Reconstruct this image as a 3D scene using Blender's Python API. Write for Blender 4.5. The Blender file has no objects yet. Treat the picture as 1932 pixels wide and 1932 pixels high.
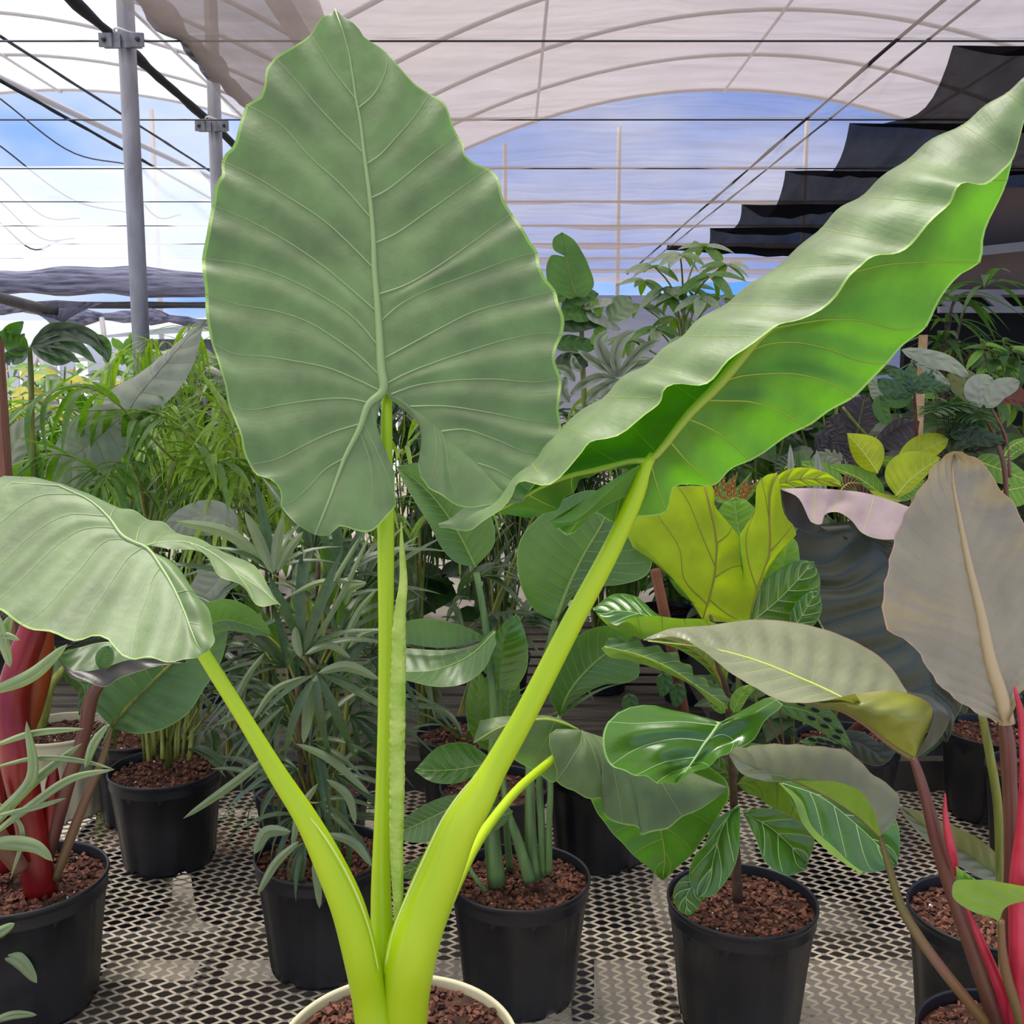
import bpy, math, random
import numpy as np
from mathutils import Vector, Matrix, noise

scene = bpy.context.scene
COL = scene.collection
R = random.Random(7)
PI = math.pi

# ------------------------------------------------------------------ camera
CAM = Vector((0.0, 0.0, 1.80))
PITCH = math.radians(7.55)
cam_data = bpy.data.cameras.new('camera')
cam_data.sensor_width = 36.0
cam_data.lens = 36.0
cam_data.clip_start = 0.05
cam_data.clip_end = 300
cam = bpy.data.objects.new('camera', cam_data)
cam.location = CAM
cam.rotation_euler = (math.radians(90) - PITCH, 0, 0)
COL.objects.link(cam)
scene.camera = cam

# ------------------------------------------------------------------ light
def lin(c):
    c = c / 255.0
    return c / 12.92 if c <= 0.04045 else ((c + 0.055) / 1.055) ** 2.4
def rgb(r, g, b, a=1.0):
    return (lin(r), lin(g), lin(b), a)

world = bpy.data.worlds.new('sky')
scene.world = world
world.use_nodes = True
wn, wl = world.node_tree.nodes, world.node_tree.links
wn.clear()
w_out = wn.new('ShaderNodeOutputWorld')
w_bg = wn.new('ShaderNodeBackground')
w_tc = wn.new('ShaderNodeTexCoord')
w_map = wn.new('ShaderNodeMapping'); w_map.inputs['Scale'].default_value = (1.0, 1.0, 2.6); w_map.inputs['Location'].default_value = (0.35, 0.0, 0.6)
w_no = wn.new('ShaderNodeTexNoise'); w_no.inputs['Scale'].default_value = 1.6; w_no.inputs['Detail'].default_value = 5
w_cr = wn.new('ShaderNodeValToRGB')
w_cr.color_ramp.elements[0].position = 0.51; w_cr.color_ramp.elements[0].color = rgb(96, 152, 240)
w_cr.color_ramp.elements[1].position = 0.72; w_cr.color_ramp.elements[1].color = rgb(253, 247, 240)
wl.new(w_tc.outputs['Generated'], w_map.inputs['Vector'])
wl.new(w_map.outputs['Vector'], w_no.inputs['Vector'])
w_sep = wn.new('ShaderNodeSeparateXYZ'); wl.new(w_tc.outputs['Generated'], w_sep.inputs[0])
w_mul = wn.new('ShaderNodeMath'); w_mul.operation = 'MULTIPLY_ADD'; w_mul.use_clamp = False   # thin cloud thickens towards the zenith
wl.new(w_sep.outputs['Z'], w_mul.inputs[0]); w_mul.inputs[1].default_value = 0.30; wl.new(w_no.outputs['Fac'], w_mul.inputs[2])
wl.new(w_mul.outputs[0], w_cr.inputs['Fac'])
wl.new(w_cr.outputs['Color'], w_bg.inputs['Color'])
w_bg.inputs['Strength'].default_value = 1.35
wl.new(w_bg.outputs['Background'], w_out.inputs['Surface'])

sun_d = bpy.data.lights.new('sun', 'SUN')
sun_d.energy = 5.6
sun_d.angle = math.radians(25)
sun_d.color = (1.0, 0.95, 0.87)
sun = bpy.data.objects.new('sun', sun_d)
sun.rotation_euler = (math.radians(-14), math.radians(-12), 0)
COL.objects.link(sun)

scene.view_settings.view_transform = 'Standard'
scene.view_settings.look = 'None'
scene.view_settings.gamma = 1.0
scene.view_settings.use_curve_mapping = False
scene.view_settings.exposure = 0.0
cy = scene.cycles
cy.use_denoising = True
cy.max_bounces = 7
cy.diffuse_bounces = 3
cy.glossy_bounces = 2
cy.transmission_bounces = 4
cy.transparent_max_bounces = 24
cy.caustics_reflective = False
cy.caustics_refractive = False
cy.sample_clamp_indirect = 6

# ------------------------------------------------------------------ picture-to-place helpers
_R = np.array((1.0, 0, 0)); _F = np.array((0, math.cos(PITCH), -math.sin(PITCH))); _U = np.array((0, math.sin(PITCH), math.cos(PITCH)))
_C = np.array(CAM)
def ray(x, y):
    return _F + _R * ((x - 966) / 1932.0) + _U * ((966 - y) / 1932.0)
def P(x, y, Y):
    r = ray(x, y)
    return _C + r * (Y / r[1])
def G(x, y, z):
    r = ray(x, y)
    return _C + r * ((z - _C[2]) / r[2])
def mpp(Y):           # metres per pixel at distance Y
    return Y / 1932.0

# ------------------------------------------------------------------ object helpers
def link(name, me, mat, parent=None, wloc=None):
    o = bpy.data.objects.new(name, me)
    COL.objects.link(o)
    if mat is not None and len(me.materials) == 0:
        for m in (mat if isinstance(mat, (list, tuple)) else [mat]):
            me.materials.append(m)
    if parent is not None:
        o.parent = parent
    return o
def rootloc(p):
    v = Vector((0, 0, 0))
    while p is not None:
        v = v + p.location
        p = p.parent
    return v
def mesh_obj(name, verts, faces, mat, parent=None, smooth=True, uvs=None, col=None):
    """verts are given in place (world); the parent's own position is taken off"""
    off = np.array(rootloc(parent)) if parent is not None else np.zeros(3)
    v = np.asarray(verts, dtype=float) - off
    me = bpy.data.meshes.new(name)
    me.from_pydata(v.tolist(), [], faces if isinstance(faces, list) else faces.tolist())
    if uvs is not None:
        ul = me.uv_layers.new(name='uv')
        n = len(me.loops)
        idx = np.empty(n, dtype=np.int32); me.loops.foreach_get('vertex_index', idx)
        ul.data.foreach_set('uv', np.asarray(uvs, dtype=np.float32)[idx].ravel())
    if smooth:
        me.polygons.foreach_set('use_smooth', [True] * len(me.polygons))
    me.update()
    return link(name, me, mat, parent)
def thing(name, label, cat, loc, group=None):
    o = bpy.data.objects.new(name, None); COL.objects.link(o)
    o.empty_display_size = 0.05
    o.location = Vector([float(c) for c in loc]); o['label'] = label; o['category'] = cat
    if group: o['group'] = group
    return o
def tag(o, label, cat, group=None):
    o['label'] = label; o['category'] = cat
    if group: o['group'] = group
    return o
def struct(o):
    o['kind'] = 'structure'; return o
def stuff(o):
    o['kind'] = 'stuff'; return o

class MB:
    def __init__(s): s.v = []; s.f = []
    def add(s, v, f):
        n = len(s.v); s.v.extend([tuple(map(float, p)) for p in v]); s.f.extend([tuple(i + n for i in q) for q in f]); return s
    def box(s, lo, hi, bev=0.0):
        x0, y0, z0 = lo; x1, y1, z1 = hi
        v = [(x0,y0,z0),(x1,y0,z0),(x1,y1,z0),(x0,y1,z0),(x0,y0,z1),(x1,y0,z1),(x1,y1,z1),(x0,y1,z1)]
        return s.add(v, [(0,3,2,1),(4,5,6,7),(0,1,5,4),(1,2,6,5),(2,3,7,6),(3,0,4,7)])
    def tube(s, pts, rad, n=8, cap=True):
        v, f = tube_geo(pts, rad, n, cap); return s.add(v, f)
    def lathe(s, prof, c, n=32):
        v = []; f = []
        for (r, z) in prof:
            for k in range(n):
                a = 2 * PI * k / n
                v.append((c[0] + r * math.cos(a), c[1] + r * math.sin(a), c[2] + z))
        for i in range(len(prof) - 1):
            for k in range(n):
                f.append((i*n+k, i*n+(k+1)%n, (i+1)*n+(k+1)%n, (i+1)*n+k))
        return s.add(v, f)
    def build(s, name, mat, parent=None, smooth=False):
        return mesh_obj(name, s.v, s.f, mat, parent, smooth)

def frames(pts):
    pts = np.asarray(pts, float)
    t = np.gradient(pts, axis=0)
    t /= np.linalg.norm(t, axis=1)[:, None] + 1e-12
    ref = np.array((0, 0, 1.0)) if abs(t[0][2]) < 0.9 else np.array((0, 1.0, 0))
    n = np.cross(t[0], ref); n /= np.linalg.norm(n)
    N = [n]
    for i in range(1, len(pts)):
        n = N[-1] - t[i] * np.dot(N[-1], t[i]); n /= np.linalg.norm(n) + 1e-12
        N.append(n)
    N = np.array(N); B = np.cross(t, N)
    return t, N, B
def tube_geo(pts, rad, n=8, cap=True):
    pts = np.asarray(pts, float); m = len(pts)
    rad = np.full(m, rad, float) if np.isscalar(rad) else np.asarray(rad, float)
    t, N, B = frames(pts)
    a = np.arange(n) * 2 * PI / n
    v = (pts[:, None, :] + rad[:, None, None] * (np.cos(a)[None, :, None] * N[:, None, :] + np.sin(a)[None, :, None] * B[:, None, :])).reshape(-1, 3)
    f = []
    for i in range(m - 1):
        for k in range(n):
            f.append((i*n+k, i*n+(k+1)%n, (i+1)*n+(k+1)%n, (i+1)*n+k))
    v = v.tolist()
    if cap:
        f.append(tuple(range(n))[::-1]); f.append(tuple((m-1)*n + k for k in range(n)))
    return v, f
def catmull(pts, m, closed=False):
    """resample control points by chord length through a Catmull-Rom spline; any dimension"""
    p = np.asarray(pts, float)
    if len(p) == 1: return np.repeat(p, m, axis=0)
    d = np.linalg.norm(np.diff(p[:, :2] if p.shape[1] > 1 else p, axis=0), axis=1)
    k = np.concatenate([[0], np.cumsum(np.maximum(d, 1e-6))]); k /= k[-1]
    return spl(p, k, np.linspace(0, 1, m))
def spl(p, k, t):
    """cubic Hermite with finite-difference tangents at knots k, evaluated at t"""
    p = np.asarray(p, float); k = np.asarray(k, float); t = np.asarray(t, float)
    if len(p) == 2:
        u = ((t - k[0]) / (k[1] - k[0]))[:, None]
        return p[0] * (1 - u) + p[1] * u
    h = np.diff(k)[:, None]; s = np.diff(p, axis=0) / h
    m = np.empty_like(p); m[0] = s[0]; m[-1] = s[-1]
    m[1:-1] = (s[:-1] * h[1:] + s[1:] * h[:-1]) / (h[1:] + h[:-1])
    i = np.clip(np.searchsorted(k, t, side='right') - 1, 0, len(k) - 2)
    hh = h[i]; u = ((t - k[i])[:, None]) / hh
    return ((2*u**3-3*u**2+1) * p[i] + (u**3-2*u**2+u) * hh * m[i] + (-2*u**3+3*u**2) * p[i+1] + (u**3-u**2) * hh * m[i+1])

# ------------------------------------------------------------------ materials
def newmat(name):
    m = bpy.data.materials.new(name); m.use_nodes = True
    nt = m.node_tree; nt.nodes.clear()
    return m, nt.nodes, nt.links
def mixrgb(N, L, fac, a, b, mode='MIX'):
    n = N.new('ShaderNodeMix'); n.data_type = 'RGBA'; n.blend_type = mode
    for sock, val in ((n.inputs[0], fac), (n.inputs[6], a), (n.inputs[7], b)):
        if hasattr(val, 'is_linked'): L.new(val, sock)
        else: sock.default_value = val
    return n.outputs[2]
def ramp(N, L, src, stops):
    n = N.new('ShaderNodeValToRGB')
    e = n.color_ramp.elements
    e[0].position, e[0].color = stops[0]; e[1].position, e[1].color = stops[-1]
    for p, c in stops[1:-1]:
        q = e.new(p); q.color = c
    L.new(src, n.inputs[0]); return n.outputs[0]
def math_n(N, L, op, a, b=0.0):
    n = N.new('ShaderNodeMath'); n.operation = op
    for i, val in enumerate((a, b)):
        if hasattr(val, 'is_linked'): L.new(val, n.inputs[i])
        else: n.inputs[i].default_value = val
    return n.outputs[0]
def noise_n(N, L, scale, detail=3, co='Object', sc=(1,1,1), rough=0.5):
    tc = N.new('ShaderNodeTexCoord'); mp = N.new('ShaderNodeMapping'); mp.inputs['Scale'].default_value = sc
    n = N.new('ShaderNodeTexNoise'); n.inputs['Scale'].default_value = scale; n.inputs['Detail'].default_value = detail
    n.inputs['Roughness'].default_value = rough
    L.new(tc.outputs[co], mp.inputs[0]); L.new(mp.outputs[0], n.inputs['Vector'])
    return n.outputs['Fac']
def bump_n(N, L, h, strength=0.3, dist=0.01):
    b = N.new('ShaderNodeBump'); b.inputs['Strength'].default_value = strength; b.inputs['Distance'].default_value = dist
    L.new(h, b.inputs['Height']); return b.outputs['Normal']
G_ = (0.5, 0.5, 0.5, 1)

def leaf_mat(name, top, under, glow, rough=0.42, tf=0.35, spec=0.5, fine=None, mott=0.5, edge=None, rough_u=None, stripes=0.35, sheen=0.08, blot=False):
    """two-sided leaf: upper colour, lower colour, colour of light that comes through"""
    m, N, L = newmat(name)
    geo = N.new('ShaderNodeNewGeometry')
    uv = N.new('ShaderNodeUVMap'); uv.uv_map = 'uv'
    sep = N.new('ShaderNodeSeparateXYZ'); L.new(uv.outputs[0], sep.inputs[0])
    base = mixrgb(N, L, geo.outputs['Backfacing'], top, under)
    nz = noise_n(N, L, 14, 4)
    v = ramp(N, L, nz, [(0.3, (1-mott*0.45,)*3 + (1,)), (0.7, (1+mott*0.25,)*3 + (1,))])
    base = mixrgb(N, L, 1.0, base, v, 'MULTIPLY')
    if blot:
        bz = ramp(N, L, noise_n(N, L, 5.5, 6, rough=.7), [(0.30, (.55, .62, .55, 1)), (0.42, (1, 1, 1, 1))])
        base = mixrgb(N, L, 1.0, base, bz, 'MULTIPLY')
    if edge is not None:
        f = math_n(N, L, 'GREATER_THAN', sep.outputs[1], 0.982)
        base = mixrgb(N, L, f, base, edge)
    # fine cross striation of the blade (relief only)
    mp = N.new('ShaderNodeMapping'); mp.inputs['Scale'].default_value = (260, 5, 1); L.new(uv.outputs[0], mp.inputs[0])
    fn = N.new('ShaderNodeTexNoise'); fn.inputs['Scale'].default_value = 1.0; fn.inputs['Detail'].default_value = 3; L.new(mp.outputs[0], fn.inputs['Vector'])
    n2 = noise_n(N, L, 55, 2)
    hgt = math_n(N, L, 'ADD', math_n(N, L, 'MULTIPLY', fn.outputs['Fac'], stripes), n2)
    nrm = bump_n(N, L, hgt, 0.09, 0.01)
    pb = N.new('ShaderNodeBsdfPrincipled')
    L.new(base, pb.inputs['Base Color']); pb.inputs['Roughness'].default_value = rough
    pb.inputs['Specular IOR Level'].default_value = spec
    L.new(nrm, pb.inputs['Normal']); pb.inputs['Sheen Weight'].default_value = sheen; pb.inputs['Sheen Roughness'].default_value = 0.5
    if rough_u is not None:
        mm = N.new('ShaderNodeMix'); mm.inputs[2].default_value = rough; mm.inputs[3].default_value = rough_u
        L.new(geo.outputs['Backfacing'], mm.inputs[0]); L.new(mm.outputs[0], pb.inputs['Roughness'])
    tr = N.new('ShaderNodeBsdfTranslucent')
    gl = mixrgb(N, L, 1.0, glow, v, 'MULTIPLY')
    L.new(gl, tr.inputs['Color'])
    mx = N.new('ShaderNodeMixShader'); mx.inputs[0].default_value = tf
    L.new(pb.outputs[0], mx.inputs[1]); L.new(tr.outputs[0], mx.inputs[2])
    out = N.new('ShaderNodeOutputMaterial'); L.new(mx.outputs[0], out.inputs[0])
    return m
def plain(name, c, rough=0.5, c2=None, scale=12, bump=0.0, bdist=0.005, metal=0.0, spec=0.5, sc=(1,1,1), bscale=None, trans=0.0):
    m, N, L = newmat(name)
    pb = N.new('ShaderNodeBsdfPrincipled'); pb.inputs['Roughness'].default_value = rough; pb.inputs['Metallic'].default_value = metal
    pb.inputs['Specular IOR Level'].default_value = spec
    nz = noise_n(N, L, scale, 4, sc=sc)
    if c2 is not None:
        L.new(ramp(N, L, nz, [(0.35, c), (0.65, c2)]), pb.inputs['Base Color'])
    else:
        pb.inputs['Base Color'].default_value = c
    if bump:
        h = noise_n(N, L, bscale or scale * 3, 4, sc=sc)
        L.new(bump_n(N, L, h, bump, bdist), pb.inputs['Normal'])
    out = N.new('ShaderNodeOutputMaterial')
    if trans:
        tr = N.new('ShaderNodeBsdfTranslucent'); tr.inputs[0].default_value = c
        mx = N.new('ShaderNodeMixShader'); mx.inputs[0].default_value = trans
        L.new(pb.outputs[0], mx.inputs[1]); L.new(tr.outputs[0], mx.inputs[2]); L.new(mx.outputs[0], out.inputs[0])
    else:
        L.new(pb.outputs[0], out.inputs[0])
    return m
def net_mat(name, col, open_, tl=0.6, wr=0.5, scale=(1.2, 6, 1)):
    """woven sheet: lets part of the light straight through, the rest glows or is held back"""
    m, N, L = newmat(name)
    nz = noise_n(N, L, 2.2, 5, sc=scale, rough=0.65)
    c = ramp(N, L, nz, [(0.35, tuple(x * (1 - 0.35 * wr) for x in col[:3]) + (1,)), (0.65, col)])
    o = ramp(N, L, nz, [(0.3, (open_ * (1 - 0.35*wr),)*3 + (1,)), (0.7, (min(1, open_ * (1 + 0.25*wr)),)*3 + (1,))])
    tp = N.new('ShaderNodeBsdfTransparent'); tl_ = N.new('ShaderNodeBsdfTranslucent'); df = N.new('ShaderNodeBsdfDiffuse')
    L.new(c, tl_.inputs[0]); L.new(c, df.inputs[0])
    m1 = N.new('ShaderNodeMixShader'); m1.inputs[0].default_value = tl
    L.new(df.outputs[0], m1.inputs[1]); L.new(tl_.outputs[0], m1.inputs[2])
    m2 = N.new('ShaderNodeMixShader'); L.new(o, m2.inputs[0]); L.new(m1.outputs[0], m2.inputs[1]); L.new(tp.outputs[0], m2.inputs[2])
    out = N.new('ShaderNodeOutputMaterial'); L.new(m2.outputs[0], out.inputs[0])
    return m

M = {}
M['alo'] = leaf_mat('alocasia leaf', rgb(118, 134, 92), rgb(92, 146, 20), rgb(105, 190, 5), 0.50, 0.34, 0.6, edge=rgb(160, 190, 100), sheen=.12, mott=.7, blot=True)
M['alo_stem'] = plain('alocasia petiole', rgb(178, 210, 18), 0.36, rgb(194, 220, 36), 9, 0.15, 0.002, sc=(1, 1, .15), trans=0.15)
M['alo_vein'] = plain('alocasia vein', rgb(134, 156, 100), 0.45)
M['alo_rib_u'] = plain('alocasia underside rib', rgb(150, 170, 50), 0.5)
M['new_leaf'] = plain('rolled new leaf', rgb(160, 194, 66), 0.42, rgb(194, 216, 104), 30, 0.5, 0.01, sc=(1, 1, 1.2), trans=0.15)
M['strel'] = leaf_mat('bird of paradise leaf', rgb(88, 118, 66), rgb(96, 124, 72), rgb(110, 185, 10), 0.36, 0.25, 0.6, edge=rgb(130, 165, 90))
M['strel_stem'] = plain('bird of paradise stalk', rgb(84, 112, 58), 0.5, rgb(120, 148, 82), 20, 0.2, 0.003, sc=(3, 3, .3))
M['strel_vein'] = plain('bird of paradise midrib', rgb(140, 165, 85), 0.5)
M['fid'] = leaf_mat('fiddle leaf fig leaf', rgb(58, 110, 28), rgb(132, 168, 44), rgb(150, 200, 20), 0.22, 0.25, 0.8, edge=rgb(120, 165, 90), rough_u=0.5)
M['fid_back'] = leaf_mat('backlit fiddle leaf', rgb(90, 140, 40), rgb(176, 204, 40), rgb(190, 220, 10), 0.5, 0.5, 0.4, edge=rgb(170, 200, 90), mott=.5)  # brighter copy of the fig leaf, backlight put into its colours
M['fid_vein'] = plain('fiddle leaf vein', rgb(170, 200, 130), 0.4)
M['fid_vein_u'] = plain('fiddle leaf underside vein', rgb(140, 130, 50), 0.5)
M['fid_stem'] = plain('fig bark', rgb(70, 46, 30), 0.7, rgb(105, 78, 48), 40, 0.3, 0.004)
M['phi'] = leaf_mat('philodendron leaf', rgb(92, 104, 74), rgb(124, 128, 38), rgb(140, 150, 20), 0.27, 0.22, 0.8, edge=rgb(150, 120, 90), rough_u=0.4)
M['phi_vein'] = plain('philodendron midrib', rgb(186, 164, 122), 0.4)
M['phi_stem'] = plain('philodendron stem', rgb(104, 52, 50), 0.38, rgb(120, 84, 60), 10, 0.12, 0.002, sc=(2, 2, .4))
M['phi_stem_g'] = plain('philodendron green brown stem', rgb(108, 100, 42), 0.38, rgb(124, 84, 60), 6)
M['phi_red'] = plain('philodendron red sheath', rgb(168, 24, 48), 0.3, rgb(205, 60, 80), 12)
M['phi_wine'] = plain('philodendron wine red sheath', rgb(110, 6, 16), 0.28, rgb(140, 30, 26), 7)
M['phi_rust'] = plain('philodendron rust sheath', rgb(150, 58, 20), 0.4, rgb(176, 84, 40), 7)
M['darkphi'] = leaf_mat('dark philodendron leaf', rgb(58, 66, 46), rgb(50, 46, 40), rgb(60, 50, 20), 0.35, 0.08, 0.6, edge=rgb(150, 160, 100))
M['purple'] = leaf_mat('bronze philodendron leaf', rgb(58, 50, 52), rgb(70, 40, 34), rgb(90, 30, 20), 0.3, 0.08, 0.7)
M['pink'] = leaf_mat('pink grey leaf', rgb(206, 180, 176), rgb(70, 60, 50), rgb(120, 90, 70), 0.5, 0.15, 0.5, edge=rgb(200, 200, 150))
M['yellow'] = leaf_mat('yellow green ficus leaf', rgb(206, 220, 30), rgb(190, 208, 30), rgb(210, 225, 10), 0.35, 0.4, 0.5, edge=rgb(200, 215, 90))
M['yel_vein'] = plain('pale ficus vein', rgb(205, 218, 100), 0.5)
M['lime'] = leaf_mat('light green leaf', rgb(122, 172, 62), rgb(140, 180, 70), rgb(150, 200, 40), 0.4, 0.3, 0.5, edge=rgb(190, 210, 120))
M['palm'] = leaf_mat('palm leaflet', rgb(92, 128, 48), rgb(110, 158, 36), rgb(125, 190, 10), 0.38, 0.35, 0.6, stripes=0.8)
M['palm_dark'] = leaf_mat('lady palm leaflet', rgb(70, 92, 54), rgb(76, 104, 44), rgb(80, 140, 15), 0.36, 0.2, 0.6, stripes=0.8)
M['palm_lime'] = leaf_mat('bright palm leaflet', rgb(146, 180, 66), rgb(156, 190, 60), rgb(165, 210, 20), 0.42, 0.35, 0.5, stripes=0.8)
M['mons'] = leaf_mat('monstera leaf', rgb(60, 92, 52), rgb(82, 128, 34), rgb(90, 160, 20), 0.34, 0.25, 0.6)
M['foliage'] = leaf_mat('mixed green leaf', rgb(66, 104, 44), rgb(92, 134, 50), rgb(110, 170, 40), 0.45, 0.28, 0.5)
M['cane'] = plain('green palm cane', rgb(88, 104, 38), 0.5, rgb(150, 150, 60), 18, 0.2, 0.003, sc=(3, 3, .3))
M['brown_cane'] = plain('fibrous brown cane', rgb(58, 46, 30), 0.8, rgb(98, 80, 52), 50, 0.4, 0.004)
M['black_pot'] = plain('black nursery pot plastic', rgb(17, 18, 22), 0.42, rgb(25, 28, 36), 5, 0.1, 0.002, spec=0.5)
M['beige_pot'] = plain('beige nursery pot plastic', rgb(206, 196, 158), 0.5, rgb(220, 210, 175), 6)
M['soil'] = plain('dark potting soil', rgb(46, 26, 18), 0.9, rgb(84, 48, 34), 60, 0.8, 0.01)
M['bark'] = [plain('bark chip brown', rgb(98, 57, 43), 0.85, rgb(130, 84, 64), 30, 0.3, 0.003),
             plain('bark chip dark', rgb(64, 36, 26), 0.85, rgb(92, 54, 40), 30, 0.3, 0.003)]
M['perlite'] = plain('white perlite', rgb(226, 220, 210), 0.8)
M['galv'] = plain('galvanised steel', rgb(150, 148, 146), 0.5, rgb(116, 113, 110), 20, 0.2, 0.002, metal=0.35)
M['mesh'] = plain('weathered expanded steel', rgb(196, 184, 166), 0.6, rgb(150, 140, 124), 8, metal=0.15, bump=0.1)
M['bench_wood'] = plain('weathered grey wood', rgb(120, 112, 100), 0.8, rgb(82, 75, 66), 10, 0.4, 0.004, sc=(.4, 6, 6))
M['dark_rail'] = plain('dark bench rail', rgb(66, 62, 58), 0.6, rgb(50, 47, 44), 10, 0.2, 0.003)
M['black_rope'] = plain('black rope', rgb(20, 20, 20), 0.8)
M['white_tie'] = plain('white tie wire', rgb(225, 225, 225), 0.5)
M['wire'] = plain('steel cable', rgb(60, 58, 62), 0.5)

# ------------------------------------------------------------------ leaves, stems, pots
def P3(pts, Y):
    """a list of (x, y[, dz]) picked from the photograph -> array (n,3)"""
    return np.array([(p[0], p[1], p[2] if len(p) > 2 else 0.0) for p in pts], float)
def plane_fn(plane):
    if np.isscalar(plane): return lambda x, y: plane
    Y0, x0, y0, ax, ay = plane
    return lambda x, y: Y0 + ax * (x - x0) / 100.0 + ay * (y - y0) / 100.0
def to_world(g, plane):
    f = plane_fn(plane)
    sh = g.shape[:-1]; q = g.reshape(-1, 3)
    Y = np.array([f(a, b) for a, b in q[:, :2]]) + q[:, 2]
    r = _F[None] + _R[None] * ((q[:, 0] - 966) / 1932.0)[:, None] + _U[None] * ((966 - q[:, 1]) / 1932.0)[:, None]
    return (_C[None] + r * (Y / r[:, 1])[:, None]).reshape(sh + (3,))

def grid_veins(h, nu, per):
    mid = catmull(P3(h['mid'], 0), 200); edge = catmull(P3(h['edge'], 0), 400)
    rows = []
    for v in h['veins']:
        v = P3(v, 0)
        im = int(np.argmin(np.linalg.norm(mid[:, :2] - v[0, :2], axis=1))); ie = int(np.argmin(np.linalg.norm(edge[:, :2] - v[-1, :2], axis=1)))
        rows.append((im / 199.0, ie / 399.0, v))
    rows.sort(key=lambda r: r[1])
    rows = [(0.0, 0.0, None)] + rows + [(1.0, 1.0, None)]
    u = np.linspace(0, 1, nu)
    shp = []
    for (a, b, v) in rows:
        if v is None or len(v) == 2:
            shp.append((u.astype(complex), np.zeros(nu)))
        else:
            c = catmull(v, nu); z = c[:, 0] + 1j * c[:, 1]
            w = (z - z[0]) / (z[-1] - z[0])
            dz = c[:, 2] - (c[0, 2] * (1 - u) + c[-1, 2] * u)
            shp.append((w, dz))
    G_, ph, S = [], [], []
    for i in range(len(rows) - 1):
        n = per
        for k in range(n + (1 if i == len(rows) - 2 else 0)):
            f = k / n
            tm = rows[i][0] * (1 - f) + rows[i+1][0] * f; te = rows[i][1] * (1 - f) + rows[i+1][1] * f
            pm = mid[0] * 0 + np.array([np.interp(tm * 199, np.arange(200), mid[:, c]) for c in range(3)])
            pe = np.array([np.interp(te * 399, np.arange(400), edge[:, c]) for c in range(3)])
            w = shp[i][0] * (1 - f) + shp[i+1][0] * f; dz = shp[i][1] * (1 - f) + shp[i+1][1] * f
            z0 = pm[0] + 1j * pm[1]; z1 = pe[0] + 1j * pe[1]
            z = z0 + w * (z1 - z0)
            G_.append(np.stack([z.real, z.imag, pm[2] * (1 - u) + pe[2] * u + dz], 1)); ph.append(f); S.append((i + f) / (len(rows) - 1))
    vr = [(i * per) for i in range(1, len(rows) - 1)]
    return np.array(G_), np.array(ph), np.array(S), vr
def grid_rails(h, nu, ns):
    rails = [P3(r, 0) for r in h['rails']]
    n0 = len(rails[0])
    if all(len(r) == n0 for r in rails) and n0 > 2:
        d = sum(np.linalg.norm(np.diff(r[:, :2], axis=0), axis=1) for r in rails)
        k = np.concatenate([[0], np.cumsum(np.maximum(d, 1e-3))]); k /= k[-1]
        rs = [spl(r, k, np.linspace(0, 1, ns)) for r in rails]
    else:
        rs = [catmull(r, ns) for r in rails]
    rs = np.array(rs)                       # rails, ns, 3
    dd = np.linalg.norm(np.diff(rs[:, :, :2], axis=0), axis=2).mean(axis=1)
    ku = np.concatenate([[0], np.cumsum(np.maximum(dd, 1e-3))]); ku /= ku[-1]
    u = np.linspace(0, 1, nu)
    g = np.stack([spl(rs[:, i, :], ku, u) for i in range(ns)], 0)
    return g

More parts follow.
